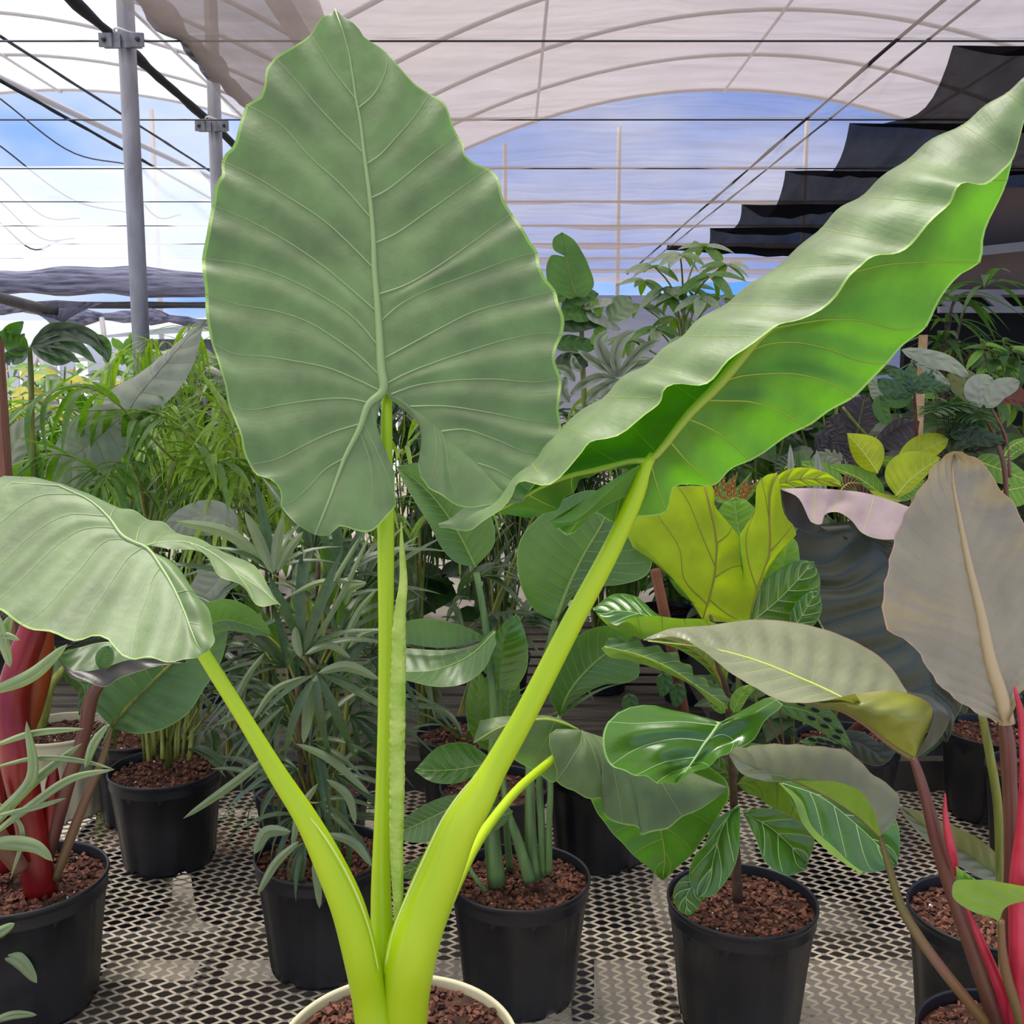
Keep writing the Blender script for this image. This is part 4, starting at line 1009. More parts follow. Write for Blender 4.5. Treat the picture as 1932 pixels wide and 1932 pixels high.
leaf(Fg, [dict(mid=[(1416, 1162), (1430, 1105), (1452, 1045), (1452, 980), (1455, 920), (1466, 892)],
               edge=[(1416, 1162), (1402, 1110), (1400, 1050), (1395, 1012), (1424, 966), (1431, 911), (1445, 897), (1466, 892)], veins=[[(1428, 1112), (1412, 1060), (1408, 1010), (1424, 966)], [(1452, 985), (1445, 940), (1438, 905)]]),
          dict(mid=[(1416, 1162), (1430, 1105), (1452, 1045), (1452, 980), (1455, 920), (1466, 892)], rib=False, edge=[(1418, 1155), (1437, 1100), (1464, 1051), (1503, 999), (1483, 976), (1472, 921), (1470, 905), (1466, 892)], veins=[[(1452, 1040), (1475, 1015), (1497, 990)]])],
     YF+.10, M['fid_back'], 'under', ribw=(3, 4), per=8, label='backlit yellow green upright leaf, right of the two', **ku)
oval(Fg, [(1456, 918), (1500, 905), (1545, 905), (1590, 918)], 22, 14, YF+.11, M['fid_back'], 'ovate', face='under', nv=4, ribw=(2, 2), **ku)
oval(Fg, [(1398, 1018), (1390, 980), (1386, 938)], 38, 42, YF+.2, M['lime'], 'paddle', ribw=(2, 1.5), nv=4, vein=M['fid_vein'], rib=M['fid_vein'], vw=1.5)
oval(Fg, [(1500, 1120), (1480, 1080), (1492, 1010)], 40, 30, YF+.22, M['lime'], 'paddle', nv=4)
oval(Fg, [(1412, 1178), (1470, 1130), (1535, 1060)], 46, 62, YF+.18, M['fid'], 'paddle', ribw=(3, 2), nv=6, **fk)
oval(Fg, [(1495, 1190), (1520, 1150), (1540, 1115)], 22, 30, YF+.15, M['fid'], 'paddle', ribw=(2, 1), nv=4, **fk)
leaf(Fg, [dict(rails=[[(1255, 1172), (1190, 1155), (1120, 1152)], [(1240, 1163, .03), (1200, 1126, .05), (1160, 1121, .05), (1118, 1148, .02)]], nv=5),
          dict(rails=[[(1255, 1172), (1190, 1155), (1120, 1152)], [(1187, 1168, -.02), (1163, 1181, -.03), (1120, 1152)]], nv=2)], YF+.0, M['fid'], 'top', ribw=(3, 1), **fk)
leaf(Fg, [dict(rails=[[(1125, 1157), (1163, 1180), (1187, 1167), (1218, 1162), (1282, 1167), (1330, 1169), (1365, 1180), (1401, 1167), (1415, 1174)],
                      [(1125, 1158, .01), (1153, 1184, .01), (1187, 1196, .02), (1212, 1206, .02), (1272, 1184, .02), (1330, 1184, .02), (1365, 1186, .02), (1401, 1178, .01), (1415, 1176, .01)]], nv=6, slant=.04)], YF-.03, M['fid'], 'under', name='leaf_fold', vein=M['fid_vein_u'], vw=1.5, corr=.003)
fr9 = [(1140, 1220), (1200, 1234), (1258, 1258), (1320, 1298), (1372, 1332)]
leaf(Fg, [dict(rails=[fr9, [(1149, 1201, .02), (1206, 1214, .04), (1270, 1233, .05), (1322, 1280, .04), (1376, 1314, .02)]], nv=6)], YF-.05, M['strel'], 'top', rib=M['fid_vein'], ribw=(2, 2), vein=M['fid_vein'], vw=1.5, corr=.006, ripple=.01)
leaf(Fg, [dict(rails=[fr9, [(1134, 1222, -.01), (1146, 1237, .0), (1187, 1246, .01), (1258, 1270, .01), (1306, 1294, .01), (1353, 1332, .0), (1374, 1338, .0)]], nv=4)], YF-.055, M['fid'], 'under', name='leaf_fold', vein=M['fid_vein_u'], vw=1.5, corr=.002)
oval(Fg, [(1366, 1300), (1335, 1248), (1285, 1216), (1212, 1206)], 12, 44, YF+.02, M['fid'], 'lance', face='under', ribw=(7, 3), nv=7, **ku)
oval(Fg, [(1368, 1345), (1350, 1330), (1332, 1318)], 9, 10, YF-.02, M['lime'], 'ovate', nv=3, ribw=(1.5, 1), vein=M['fid_vein'], rib=M['fid_vein'], vw=1)
oval(Fg, [(1384, 1345), (1400, 1312), (1430, 1292)], 16, 12, YF-.02, M['lime'], 'ovate', nv=3, ribw=(1.5, 1), vein=M['fid_vein'], rib=M['fid_vein'], vw=1)
leaf(Fg, [dict(rails=[[(1396, 1518), (1381, 1530), (1360, 1568), (1348, 1613), (1340, 1646), (1318, 1690)], [(1396, 1518), (1352, 1545, -.02), (1330, 1590, -.03), (1305, 1625, -.02), (1300, 1660), (1318, 1692)]], nv=3),
          dict(rails=[[(1396, 1518), (1381, 1530), (1360, 1568), (1348, 1613), (1340, 1646), (1318, 1690)], [(1396, 1518), (1396, 1560, -.01), (1393, 1610, -.02), (1378, 1650, -.02), (1345, 1690, -.01), (1318, 1692)]], nv=3)],
     (YF-.12, 1350, 1600, 0, -.03), M['fid'], 'top', ribw=(3, 1.5), **fk)
oval(Fg, [(1330, 1650), (1295, 1690), (1300, 1728)], 34, 26, YF-.13, M['fid'], 'paddle', ribw=(2, 1), nv=4, **fk)
leaf(Fg, [dict(rails=[[(1402, 1534), (1450, 1559), (1485, 1589), (1521, 1628)], [(1402, 1534), (1425, 1582, -.02), (1448, 1632, -.03), (1490, 1652, -.02), (1521, 1640)]], nv=3),
          dict(rails=[[(1402, 1534), (1450, 1559), (1485, 1589), (1521, 1628)], [(1402, 1530), (1440, 1524, -.01), (1500, 1544, -.02), (1536, 1580, -.02), (1524, 1630)]], nv=3)],
     (YF-.08, 1460, 1590, 0, -.03), M['fid'], 'top', ribw=(3, 1.5), **fk)
# dark glossy leaf with a pale rolled margin at the right of the fig
leaf(Fg, [dict(rails=[[(1475, 1478), (1540, 1500), (1620, 1560), (1692, 1632)], [(1500, 1478, .02), (1600, 1480, .02), (1690, 1545, .01), (1698, 1600), (1692, 1634)]], nv=3),
          dict(rails=[[(1475, 1478), (1540, 1500), (1620, 1560), (1692, 1632)], [(1475, 1480), (1510, 1540, -.02), (1570, 1600, -.03), (1632, 1646, -.03), (1692, 1636)]], nv=4)],
     (YF-.06, 1600, 1560, 0, -.03), M['fid'], 'top', ribw=(3, 1.5), **fk)
leaf(Fg, [dict(rails=[[(1472, 1476), (1512, 1510), (1530, 1555), (1575, 1600), (1630, 1646)], [(1470, 1478, -.01), (1498, 1510, -.03), (1514, 1552, -.03), (1560, 1604, -.03), (1622, 1648, -.02)]], nv=1)], (YF-.09, 1600, 1560, 0, -.03), M['lime'], 'under', name='leaf_fold')
oval(Fg, [(1390, 1480), (1440, 1470), (1500, 1500), (1540, 1560)], 22, 45, YF+.02, M['fid'], 'paddle', face='under', nv=4, ribw=(2, 1), **ku)
oval(Fg, [(1392, 1470), (1360, 1450), (1345, 1420)], 20, 20, YF+.05, M['fid'], 'ovate', nv=4, ribw=(2, 1), **fk)
t = thing('stake', 'brown wooden plant stake leaning behind the fiddle leaf fig', 'stake', P(1300, 1400, YF+.55))
b = MB()
pa, pb = P(1236, 1075, YF+.5), P(1300, 1400, YF+.55)
b.tube([pa, (pa+pb)/2 + np.array((.003, 0, 0)), pb], [.012, .013, .014], 6); o = b.build('shaft', plain('brown stake wood', rgb(122, 72, 42), .7, rgb(90, 52, 30), 30), t, True)

# ------------------------------------------------------------------ dark philodendron behind the fig
D_, Ds = potted(1600, 1392, .855, .270, 'potted_dark_philodendron', 'dark leaved philodendron with a pinkish grey curled top, behind the fiddle leaf fig', chips=200)
YD = float(Ds[1])
leaf(D_, [dict(mid=[(1600, 985), (1680, 1060), (1730, 1180), (1772, 1350), (1785, 1395)], edge=[(1560, 985, .02), (1503, 996), (1490, 1028), (1493, 1065), (1503, 1104), (1529, 1127), (1542, 1166), (1575, 1220), (1630, 1290), (1700, 1350), (1785, 1400)],
               veins=[[(1625, 1005), (1560, 1060), (1495, 1048)], [(1680, 1060), (1600, 1105), (1510, 1100)], [(1712, 1130), (1640, 1150), (1550, 1178)], [(1735, 1200), (1670, 1230), (1590, 1240)], [(1755, 1290), (1700, 1310), (1650, 1310)]]),
          dict(rails=[[(1600, 985), (1680, 1060), (1730, 1180), (1772, 1350), (1785, 1395)], [(1650, 985), (1750, 1050), (1800, 1180), (1810, 1340), (1785, 1400)]])],
     (YD-.45, 1600, 1100, 0, -.02), M['darkphi'], 'top', vein=M['darkphi'], vw=3, corr=.012, ripple=.01, per=9, label='large dark grey green blade with grooved veins')
leaf(D_, [dict(mid=[(1472, 922), (1530, 921), (1581, 924), (1627, 929), (1683, 945), (1730, 962)], side=1,
               edge=[(1474, 924), (1503, 937, -.02), (1522, 970, -.03), (1529, 984, -.03), (1549, 989, -.03), (1558, 970, -.02), (1578, 966, -.02), (1604, 980, -.03), (1627, 1006, -.04), (1657, 1017, -.04), (1700, 1016, -.04), (1730, 1010)],
               veins=[[(1540, 921), (1537, 955, -.01), (1540, 988, -.03)], [(1581, 924), (1580, 945), (1570, 966, -.02)], [(1650, 934), (1640, 970, -.02), (1627, 1006, -.04)]])],
     YD-.50, M['pink'], 'top', name='leaf', vein=M['yel_vein'], vw=1.6, per=10, corr=.006, label='pinkish grey wavy top, rolled over')
leaf(D_, [dict(rails=[[(1472, 922), (1510, 935), (1540, 985), (1600, 1015)], [(1474, 935), (1488, 985), (1510, 1000), (1600, 1020)]], nv=1)], YD-.44, M['darkphi'], 'under', name='leaf_fold')
leaf(D_, [dict(rails=[[(1540, 990), (1600, 985), (1680, 1010), (1740, 1015)], [(1530, 1000), (1600, 1022), (1680, 1030), (1740, 1040)]], nv=1)], YD-.43, M['darkphi'], 'under', name='leaf_fold')
stem(D_, [(1600, 1392, YD, 24), (1650, 1340, YD-.2, 18), (1720, 1240, YD-.35, 14)], M['phi_stem'])
oval(D_, [(1560, 1395), (1620, 1400), (1660, 1420), (1690, 1370)], 20, 30, YD-.2, M['darkphi'], 'ovate')
# Swiss cheese like small leaves with holes beside it
t2 = thing('perforated_leaf_vine', 'small vine with perforated pale green leaves behind the fig trunk', 'plant', P(1480, 1420, YF+.5))
for (a, w_, f_) in (([(1470, 1330), (1530, 1345), (1608, 1412)], 26, 22), ([(1440, 1340), (1400, 1360), (1370, 1400)], 14, 14), ([(1510, 1400), (1550, 1402), (1600, 1418)], 12, 10)):
    m_ = catmull(P3(a, 0), 12)
    lo = oval(t2, a, w_, f_, YF+.42, M['strel'], 'ovate', ribw=(3, 1), nv=6, vein=M['strel_vein'], rib=M['strel_vein'], vw=1.2, corr=.003)
    b = MB()
    rg = random.Random(len(a) + w_)
    for k in range(7):
        q = m_[3 + k]; s_ = 1 if k % 2 else -1
        c = P(q[0] + s_ * 3, q[1] + s_ * w_ * .42, YF + .415)
        e1 = np.array((.010, 0, -.004)) ; e2 = np.array((.002, 0, .004))
        b.add([c + e1 * math.cos(x) + e2 * math.sin(x) for x in np.linspace(0, 2*PI, 9)[:-1]], [tuple(range(8))])
    b.build('leaf_hole', M['black_rope'], lo)
    stem(t2, [(1480, 1420, YF+.5, 4), ((a[0][0] + 1480) / 2, (a[0][1] + 1420) / 2, YF+.46, 4), (a[0][0], a[0][1], YF+.42, 3)], M['phi_stem_g'])
for (x, y) in ((1250, 1290), (1275, 1310), (1185, 1330), (1170, 1360), (1350, 1265)):
    oval(t2, [(x, y - 22), (x + 3, y), (x - 3, y + 26)], 17, 15, YF+.5, M['mons'], 'ovate', nv=3)

# ------------------------------------------------------------------ philodendron at the right edge
b_ = G(1905, 1962, .83)
H_ = thing('potted_red_stem_philodendron', 'red stemmed philodendron at the right edge with the big bronze grey upright leaf', 'plant', (b_[0], b_[1], BENCH))
pot_at(H_, (b_[0], b_[1], BENCH), .26, .21, M['black_pot'], chips=260)
YH = float(b_[1])
pk = dict(vein=M['phi_vein'], rib=M['phi_vein'], vw=1.2, corr=.004)
h1 = [(1899, 1366), (1889, 1316), (1869, 1251), (1850, 1156), (1830, 1074), (1810, 976), (1797, 885), (1800, 852)]
M['phi1'] = leaf_mat('bronze grey philodendron leaf', rgb(152, 142, 112), rgb(150, 90, 70), rgb(150, 130, 60), 0.28, 0.15, 0.9, mott=.45, edge=rgb(190, 150, 120))
leaf(H_, [dict(rails=[h1, [(1880, 1364, 0), (1823, 1333, .0), (1774, 1294, 0), (1715, 1212, .0), (1672, 1185, -.01), (1665, 1146, -.02), (1676, 1068, -.02), (1692, 1002, -.01), (1745, 908), (1774, 865), (1800, 852)]], nv=13, slant=.20),
          dict(rails=[h1, [(1905, 1364, 0), (1917, 1325, .01), (1950, 1270, .02), (1962, 1150, .04), (1955, 1040, .04), (1932, 990, .03), (1908, 943, .03), (1889, 927, .02), (1876, 904, .01), (1856, 875, .01), (1823, 855), (1800, 852)]], nv=13, slant=.20)],
     (YH+.02, 1830, 1300, 0, -.012), M['phi1'], 'top', ribw=(32, 3), nu=16, cup=-.02, ripple=.004, label='big upright bronze grey leaf with a broad pinkish midrib', **pk)
h3 = [(1604, 1328), (1585, 1316), (1496, 1274), (1431, 1248), (1333, 1222), (1260, 1200), (1212, 1210)]
M['phi3'] = leaf_mat('grey green philodendron leaf', rgb(132, 138, 106), rgb(126, 130, 36), rgb(150, 160, 30), 0.33, 0.15, 0.8, edge=rgb(140, 110, 90))
leaf(H_, [dict(rails=[[(1640, 1350), (1590, 1318), (1496, 1274), (1431, 1248), (1333, 1222), (1212, 1208)], [(1712, 1306, .05), (1676, 1254, .08), (1594, 1202, .09), (1522, 1179, .09), (1431, 1169, .07), (1330, 1181, .04), (1258, 1188, .02), (1212, 1208)]], nv=10, slant=.12),
          dict(rails=[[(1640, 1350), (1590, 1318), (1496, 1274), (1431, 1248), (1333, 1222), (1212, 1208)], [(1614, 1309, -.03), (1529, 1326, -.05), (1477, 1324, -.05), (1425, 1298, -.04), (1377, 1269, -.03), (1330, 1231, -.02), (1280, 1203, -.01), (1212, 1208)]], nv=10, slant=.12)],
     (YH+.04, 1500, 1280, 0, -.05), M['phi3'], 'top', ribw=(7, 3), vein=M['strel_vein'], rib=M['yel_vein'], vw=1.2, corr=.006, nu=16, label='long grey green leaf pointing left')
leaf(H_, [dict(rails=[[(1510, 1326), (1593, 1344), (1634, 1369), (1675, 1402), (1724, 1434)], [(1514, 1324, -.01), (1593, 1331, -.02), (1655, 1348, -.03), (1700, 1365, -.03), (1726, 1432)], [(1518, 1324, 0), (1593, 1316, 0), (1642, 1305, 0), (1711, 1307, .0), (1760, 1335, .0), (1740, 1400, .01), (1728, 1430)]], nv=5)],
     YH+.02, M['phi3'], 'under', name='leaf_fold', rib=M['phi_stem_g'], ribw=(3, 12), nu=14, corr=.003, label='olive underside of the same leaf near its stalk')
leaf(H_, [dict(rails=[[(1711, 1307), (1745, 1325), (1762, 1345), (1752, 1380), (1728, 1428)], [(1714, 1305, .01), (1758, 1317, .03), (1790, 1350, .04), (1772, 1394, .03), (1730, 1428, .01)]], nv=1)], YH+.02, M['darkphi'], 'top', name='leaf_fold')
h2 = [(1660, 1578), (1618, 1540), (1570, 1508), (1520, 1482), (1450, 1460), (1376, 1425)]
leaf(H_, [dict(rails=[h2, [(1662, 1578), (1690, 1545, .03), (1697, 1508, .05), (1640, 1455, .06), (1600, 1418, .06), (1540, 1408, .05), (1450, 1404, .04), (1390, 1408, .02), (1374, 1424)]], nv=9),
          dict(rails=[[(1600, 1480), (1560, 1476), (1520, 1470), (1450, 1455), (1376, 1425)], [(1602, 1482), (1560, 1475), (1510, 1476), (1440, 1473), (1400, 1460), (1376, 1428)]], nv=3, side=1)],
     (YH+.06, 1540, 1480, 0, -.05), M['phi3'], 'top', vein=M['strel_vein'], rib=M['phi_stem_g'], ribw=(9, 2), vw=1.4, corr=.004, ripple=.002, nu=16, label='dark grey green leaf over the fig, second from the bottom')
leaf(H_, [dict(rails=[h2[:5], [(1662, 1574, -.01), (1648, 1530, -.03), (1625, 1495, -.04), (1590, 1478, -.04), (1460, 1474, -.02)]], nv=4, side=1)], (YH+.045, 1540, 1480, 0, -.05), M['fid'], 'under', name='leaf_fold', corr=.003, label='bright green folded underside')
ps = lambda pts, mt, nm='petiole', m=30: stem(H_, pts, M[mt], nm, None, 14, m)
ps([(1722, 1428, YH+.03, 14), (1730, 1450, YH+.03, 18), (1748, 1510, YH+.03, 23), (1772, 1600, YH+.03, 30), (1797, 1680, YH+.03, 33), (1824, 1755, YH+.02, 36), (1860, 1858, YH+.01, 40), (1892, 1950, YH, 46)], 'phi_stem')
ps([(1660, 1576, YH+.05, 8), (1667, 1600, YH+.05, 12), (1681, 1648, YH+.04, 15), (1701, 1712, YH+.03, 19), (1735, 1770, YH+.0, 21), (1779, 1830, YH-.02, 22), (1822, 1884, YH-.02, 23), (1862, 1935, YH-.02, 24)], 'phi_stem_g')
ps([(1893, 1350, YH+.03, 16), (1898, 1380, YH+.03, 26), (1905, 1482, YH+.04, 28), (1909, 1617, YH+.04, 29), (1906, 1760, YH+.04, 34), (1910, 1950, YH+.02, 44)], 'phi_stem')
ps([(1851, 1340, YH+.10, 14), (1869, 1432, YH+.10, 17), (1882, 1516, YH+.10, 17), (1886, 1628, YH+.10, 15), (1890, 1760, YH+.08, 18), (1900, 1930, YH+.04, 20)], 'cane')
ps([(1783, 1497, YH+.0, 3), (1784, 1540, YH, 11), (1790, 1580, YH, 17), (1799, 1620, YH, 17), (1804, 1650, YH+.01, 9)], 'phi_red', 'sheath')
ps([(1822, 1708, YH-.01, 4), (1846, 1765, YH-.01, 15), (1876, 1837, YH-.01, 23), (1900, 1904, YH-.01, 27), (1912, 1960, YH-.01, 26)], 'phi_red', 'sheath')
ps([(1914, 1296, YH-.03, 5), (1925, 1340, YH-.03, 13), (1932, 1430, YH-.03, 16), (1936, 1540, YH-.03, 34), (1932, 1680, YH-.03, 56), (1936, 1800, YH-.04, 64), (1940, 1960, YH-.04, 74)], 'phi_red', 'sheath')
ps([(1889, 1736, YH-.05, 13), (1891, 1790, YH-.05, 17), (1902, 1850, YH-.05, 21), (1922, 1910, YH-.05, 25), (1935, 1960, YH-.05, 27)], 'phi_stem_g')
leaf(H_, [dict(rails=[[(1884, 1738), (1895, 1715), (1932, 1700), (1990, 1690)], [(1862, 1730), (1825, 1715), (1797, 1690), (1800, 1665), (1840, 1660), (1932, 1672), (1990, 1680)]], nv=5)], YH-.06, M['fid'], 'under', corr=.003, label='small leaf at the right edge, green underside')
leaf(H_, [dict(rails=[[(1805, 1666), (1822, 1664), (1842, 1661)], [(1803, 1634), (1812, 1640), (1842, 1660)]], nv=2)], YH-.05, M['lime'], 'top', name='leaf_fold')
oval(H_, [(1905, 1665), (1830, 1612), (1765, 1572), (1694, 1520)], 30, 34, YH+.16, M['phi3'], 'ovate', ribw=(2, 1.5), nv=8, fl=-.02, fr=-.02, vein=M['strel_vein'], rib=M['strel_vein'], vw=1)

# ------------------------------------------------------------------ left front philodendron with wine red sheaths
W_, Ws = potted(45, 1652, .87, .300, 'potted_wine_stem_philodendron', 'wine red stemmed philodendron in the big black pot at the left edge', h=.25, chips=420)
YW = float(Ws[1])
ws = lambda pts, mt, nm='petiole', m=30, n=14: stem(W_, pts, M[mt], nm, None, n, m)
ws([(78, 1690, YW-.02, 64), (58, 1560, YW-.02, 58), (32, 1420, YW-.02, 66), (22, 1330, YW-.01, 62), (40, 1250, YW, 56), (65, 1180, YW+.02, 50), (72, 1140, YW+.03, 40)], 'phi_wine', 'sheath')
ws([(40, 1420, YW+.03, 20), (60, 1330, YW+.04, 46), (72, 1250, YW+.05, 56), (80, 1180, YW+.05, 40)], 'phi_rust', 'sheath')
ws([(10, 1640, YW+.02, 40), (5, 1500, YW+.02, 46), (-2, 1400, YW+.02, 50), (-5, 1330, YW+.02, 30)], 'phi_wine', 'sheath')
ws([(95, 1600, YW+.0, 26), (98, 1520, YW, 30), (100, 1470, YW, 24), (103, 1440, YW, 8)], 'phi_wine', 'sheath')
ws([(70, 1675, YW, 30), (98, 1580, YW, 30), (130, 1470, YW, 28), (160, 1380, YW, 26), (182, 1300, YW, 22), (192, 1290, YW, 16)], 'phi_stem')
ws([(105, 1660, YW-.02, 16), (130, 1590, YW-.01, 20), (165, 1500, YW, 18), (195, 1430, YW+.02, 14), (210, 1375, YW+.03, 8)], 'phi_stem_g')
ws([(40, 1640, YW-.06, 34), (-10, 1570, YW-.08, 40), (-40, 1500, YW-.08, 40)], 'phi_stem')
leaf(W_, [dict(rails=[[(211, 1372), (235, 1340), (270, 1305), (310, 1265), (400, 1190)], [(209, 1370), (190, 1350, .0), (165, 1310, .01), (180, 1260, .02), (240, 1225, .03), (330, 1190, .03), (400, 1185)]], nv=8),
          dict(rails=[[(211, 1372), (235, 1340), (270, 1305), (310, 1265), (400, 1190)], [(213, 1374), (250, 1384, -.02), (300, 1378, -.02), (350, 1350, -.02), (385, 1300, -.01), (420, 1240, .0), (430, 1190)]], nv=8)],
     YW+.08, M['strel'], 'top', rib=M['cane'], ribw=(9, 4), vein=M['strel_vein'], vw=1, corr=.004, name='leaf', label='dark glossy blade with a green midrib behind the stems')
leaf(W_, [dict(rails=[[(112, 1240), (125, 1260), (165, 1266), (190, 1262), (240, 1246), (300, 1243), (350, 1245)], [(113, 1243, -.01), (130, 1275, -.02), (170, 1288, -.02), (192, 1296, -.02), (225, 1280, -.02), (300, 1256, -.01), (350, 1250)]], nv=4)],
     YW-.01, M['darkphi'], 'under', name='leaf_fold', corr=.003)
leaf(W_, [dict(rails=[[(112, 1238), (125, 1262), (172, 1266), (240, 1246), (320, 1242)], [(120, 1232, .02), (150, 1222, .05), (190, 1212, .06), (250, 1215, .06), (320, 1225, .04)]], nv=5)], YW+.0, M['strel'], 'top', name='leaf', corr=.003)
oval(W_, [(190, 1262), (198, 1240), (205, 1218)], 18, 18, YW-.02, M['strel'], 'paddle')
oval(W_, [(365, 1200), (420, 1170), (470, 1180), (514, 1200)], 40, 20, YW+.06, M['strel'], 'ovate', fl=-.02, ribw=(2, 1), vein=M['strel_vein'], rib=M['strel_vein'], vw=.8, nv=10, corr=.003)
oval(W_, [(20, 1165), (0, 1158), (-40, 1150)], 14, 30, YW+.05, M['purple'], 'ovate')
oval(W_, [(240, 1208), (190, 1200), (120, 1225)], 14, 12, YW+.08, M['darkphi'], 'ovate')

# strap leaved plant in front of it: long pale striped leaves
t = thing('striped_strap_plant', 'long narrow pale striped leaves arching in from the lower left edge', 'plant', P(-60, 1600, YW-.15))
M['strap'] = leaf_mat('striped strap leaf', rgb(150, 168, 118), rgb(128, 160, 80), rgb(140, 185, 50), 0.4, 0.25, 0.5, stripes=1.2)
for k, (pts, wd) in enumerate((
        ([(-30, 1310), (60, 1275), (128, 1215)], 14), ([(-40, 1230), (10, 1200), (38, 1208)], 9), ([(-20, 1410), (60, 1385), (160, 1375)], 7), ([(-20, 1450), (80, 1430), (160, 1437), (217, 1452)], 5),
        ([(-10, 1560), (60, 1480), (120, 1430), (155, 1402)], 10), ([(-20, 1580), (60, 1520), (140, 1468), (216, 1452)], 9), ([(-10, 1540), (60, 1470), (50, 1360)], 12), ([(160, 1450), (180, 1400), (205, 1365)], 9),
        ([(-30, 1595), (30, 1592), (70, 1600), (100, 1625)], 16), ([(-30, 1800), (30, 1810), (70, 1855)], 17), ([(-30, 1775), (0, 1760), (28, 1742)], 11), ([(-20, 1930), (30, 1915), (70, 1915)], 9), ([(-30, 1690), (-10, 1650), (-20, 1600)], 10),
        ([(-20, 1240), (10, 1190), (22, 1160)], 14), ([(-20, 1500), (40, 1560), (20, 1660)], 3), ([(-10, 1540), (60, 1525), (125, 1506)], 6), ([(20, 1260), (0, 1180), (-10, 1150)], 12))):
    oval(t, pts, wd, wd * .8, YW - .17 + .01 * (k % 5), M['strap'], 'paddle', fl=.004, fr=.004, nv=0, name='leaf', rib=M['strap'], ribw=(2, 1))

# ------------------------------------------------------------------ middle left pot: clump of green canes
C_, Cs = potted(313, 1446, .855, .272, 'potted_cane_clump', 'black pot left of the slanting lime stem with a clump of short green canes', chips=380)
YC = float(Cs[1])
rg = random.Random(5)
for k in range(17):
    x = 274 + 5.4 * k + rg.uniform(-3, 3)
    yb = 1432 + rg.uniform(-8, 10) + (6 if 4 < k < 12 else -4)
    stem(C_, [(x, yb, YC + rg.uniform(-.03, .03), rg.uniform(7, 11)), (x + (k - 8) * .8, yb - 60, YC, 7), (x + (k - 8) * 3.2, yb - 160, YC + .02, 5)], M['cane'], 'cane', None, 8, 8)
UL = [unit_leaf('leaflet', M['palm'], .125, d, .2, 'lance', 6) for d in (.1, .3, .6, .95)]
ULD = [unit_leaf('leaflet', M['palm_dark'], .11, d, .2, 'lance', 6) for d in (.1, .3, .6, .9)]
ULL = [unit_leaf('leaflet', M['palm_lime'], .07, d, .2, 'lance', 6) for d in (.15, .4, .8, 1.1)]
def fan(parent, px, Y, d0, n, length, spread=130, mat=None, ul=None, petiole=None, droop=.0, seed=0, wide=1.0):
    """fan leaf: leaflets radiating from the tip of a petiole; d0 is the direction the middle leaflet points"""
    rg = random.Random(seed * 31 + int(px[0]) + int(px[1]))
    c = P(px[0], px[1], Y)
    par = parent
    if petiole is not None:
        b = MB(); pts = catmull(np.array([petiole, (np.array(petiole) + c) / 2 + np.array((rg.uniform(-.03, .03), 0, .02)), c]), 8)
        b.tube(pts, np.linspace(.0035, .0018, 8), 5); par = b.build('fan_leaf', M['cane'], parent, True)
    d0 = Vector(d0).normalized()
    ax = Vector((rg.uniform(-.3, .3), -1, rg.uniform(0, .5))); ax = (ax - d0 * ax.dot(d0)).normalized()
    for k in range(n):
        a = math.radians((k / (n - 1) - .5) * spread + rg.uniform(-6, 6))
        d = Matrix.Rotation(a, 3, ax) @ d0
        d = (d + Vector((0, rg.uniform(-.25, .25), rg.uniform(-.15, .05)))).normalized()
        instance_leaf(par, rg.choice(ul or ULD), 'leaflet', c, d, (rg.uniform(-.3, .3), -.4, 1), length * rg.uniform(.8, 1.1) * (1 - .25 * abs(k / (n - 1) - .5)), wide)
    return par
def frond(parent, p0, p1, p2, nl, length, ul, ang=50, seed=0, wide=1.0, mat='cane', r=.004, start=.25, drop=.5):
    """feather palm frond along a curved rachis p0-p1-p2 (places), leaflets down both sides"""
    rg = random.Random(seed)
    pts = catmull(np.array([p0, p1, p2], float), 18)
    b = MB(); b.tube(pts, np.linspace(r, r * .35, 18), 5); f = b.build('frond', M[mat], parent, True)
    for k in range(nl):
        s = start + (1 - start) * (k + .5) / nl
        i = min(16, int(s * 17)); q = pts[i] + (pts[i+1] - pts[i]) * (s * 17 - i)
        t_ = Vector(pts[i+1] - pts[i]).normalized()
        side = t_.cross(Vector((0, 0, 1)));
        if side.length < .05: side = Vector((1, 0, 0))
        side.normalize()
        L_ = length * (math.sin(PI * (0.12 + 0.8 * (s - start) / (1 - start))) ** .6) * rg.uniform(.85, 1.1)
        for sg in (-1, 1):
            a = math.radians(ang * (1.15 - .5 * s) + rg.uniform(-8, 8))
            d = t_ * math.cos(a) + side * sg * math.sin(a) + Vector((0, 0, .15 - drop * rg.uniform(0, .5)))
            instance_leaf(f, rg.choice(ul), 'leaflet', q, d, (0, 0, 1), L_, wide)
    return f
for k in range(7):
    a = k / 6.0
    p0 = P(300 + 8 * k, 1400, YC); p2 = P(230 + 45 * k, 1250 + 30 * abs(k - 3), YC + .1 * math.sin(k * 2)); p1 = (p0 + p2) / 2 + np.array((0, 0, .06))
    frond(C_, p0, p1, p2, 7, .16, ULD, 40, 40 + k, .8)
for k, (x, y) in enumerate(((372, 1385), (395, 1400), (355, 1395))):
    instance_leaf(C_, ULD[2], 'leaf', P(345, 1420, YC), Vector(P(x + 40, y - 20, YC - .1) - P(345, 1420, YC)), (0, 0, 1), .2, 1.3)

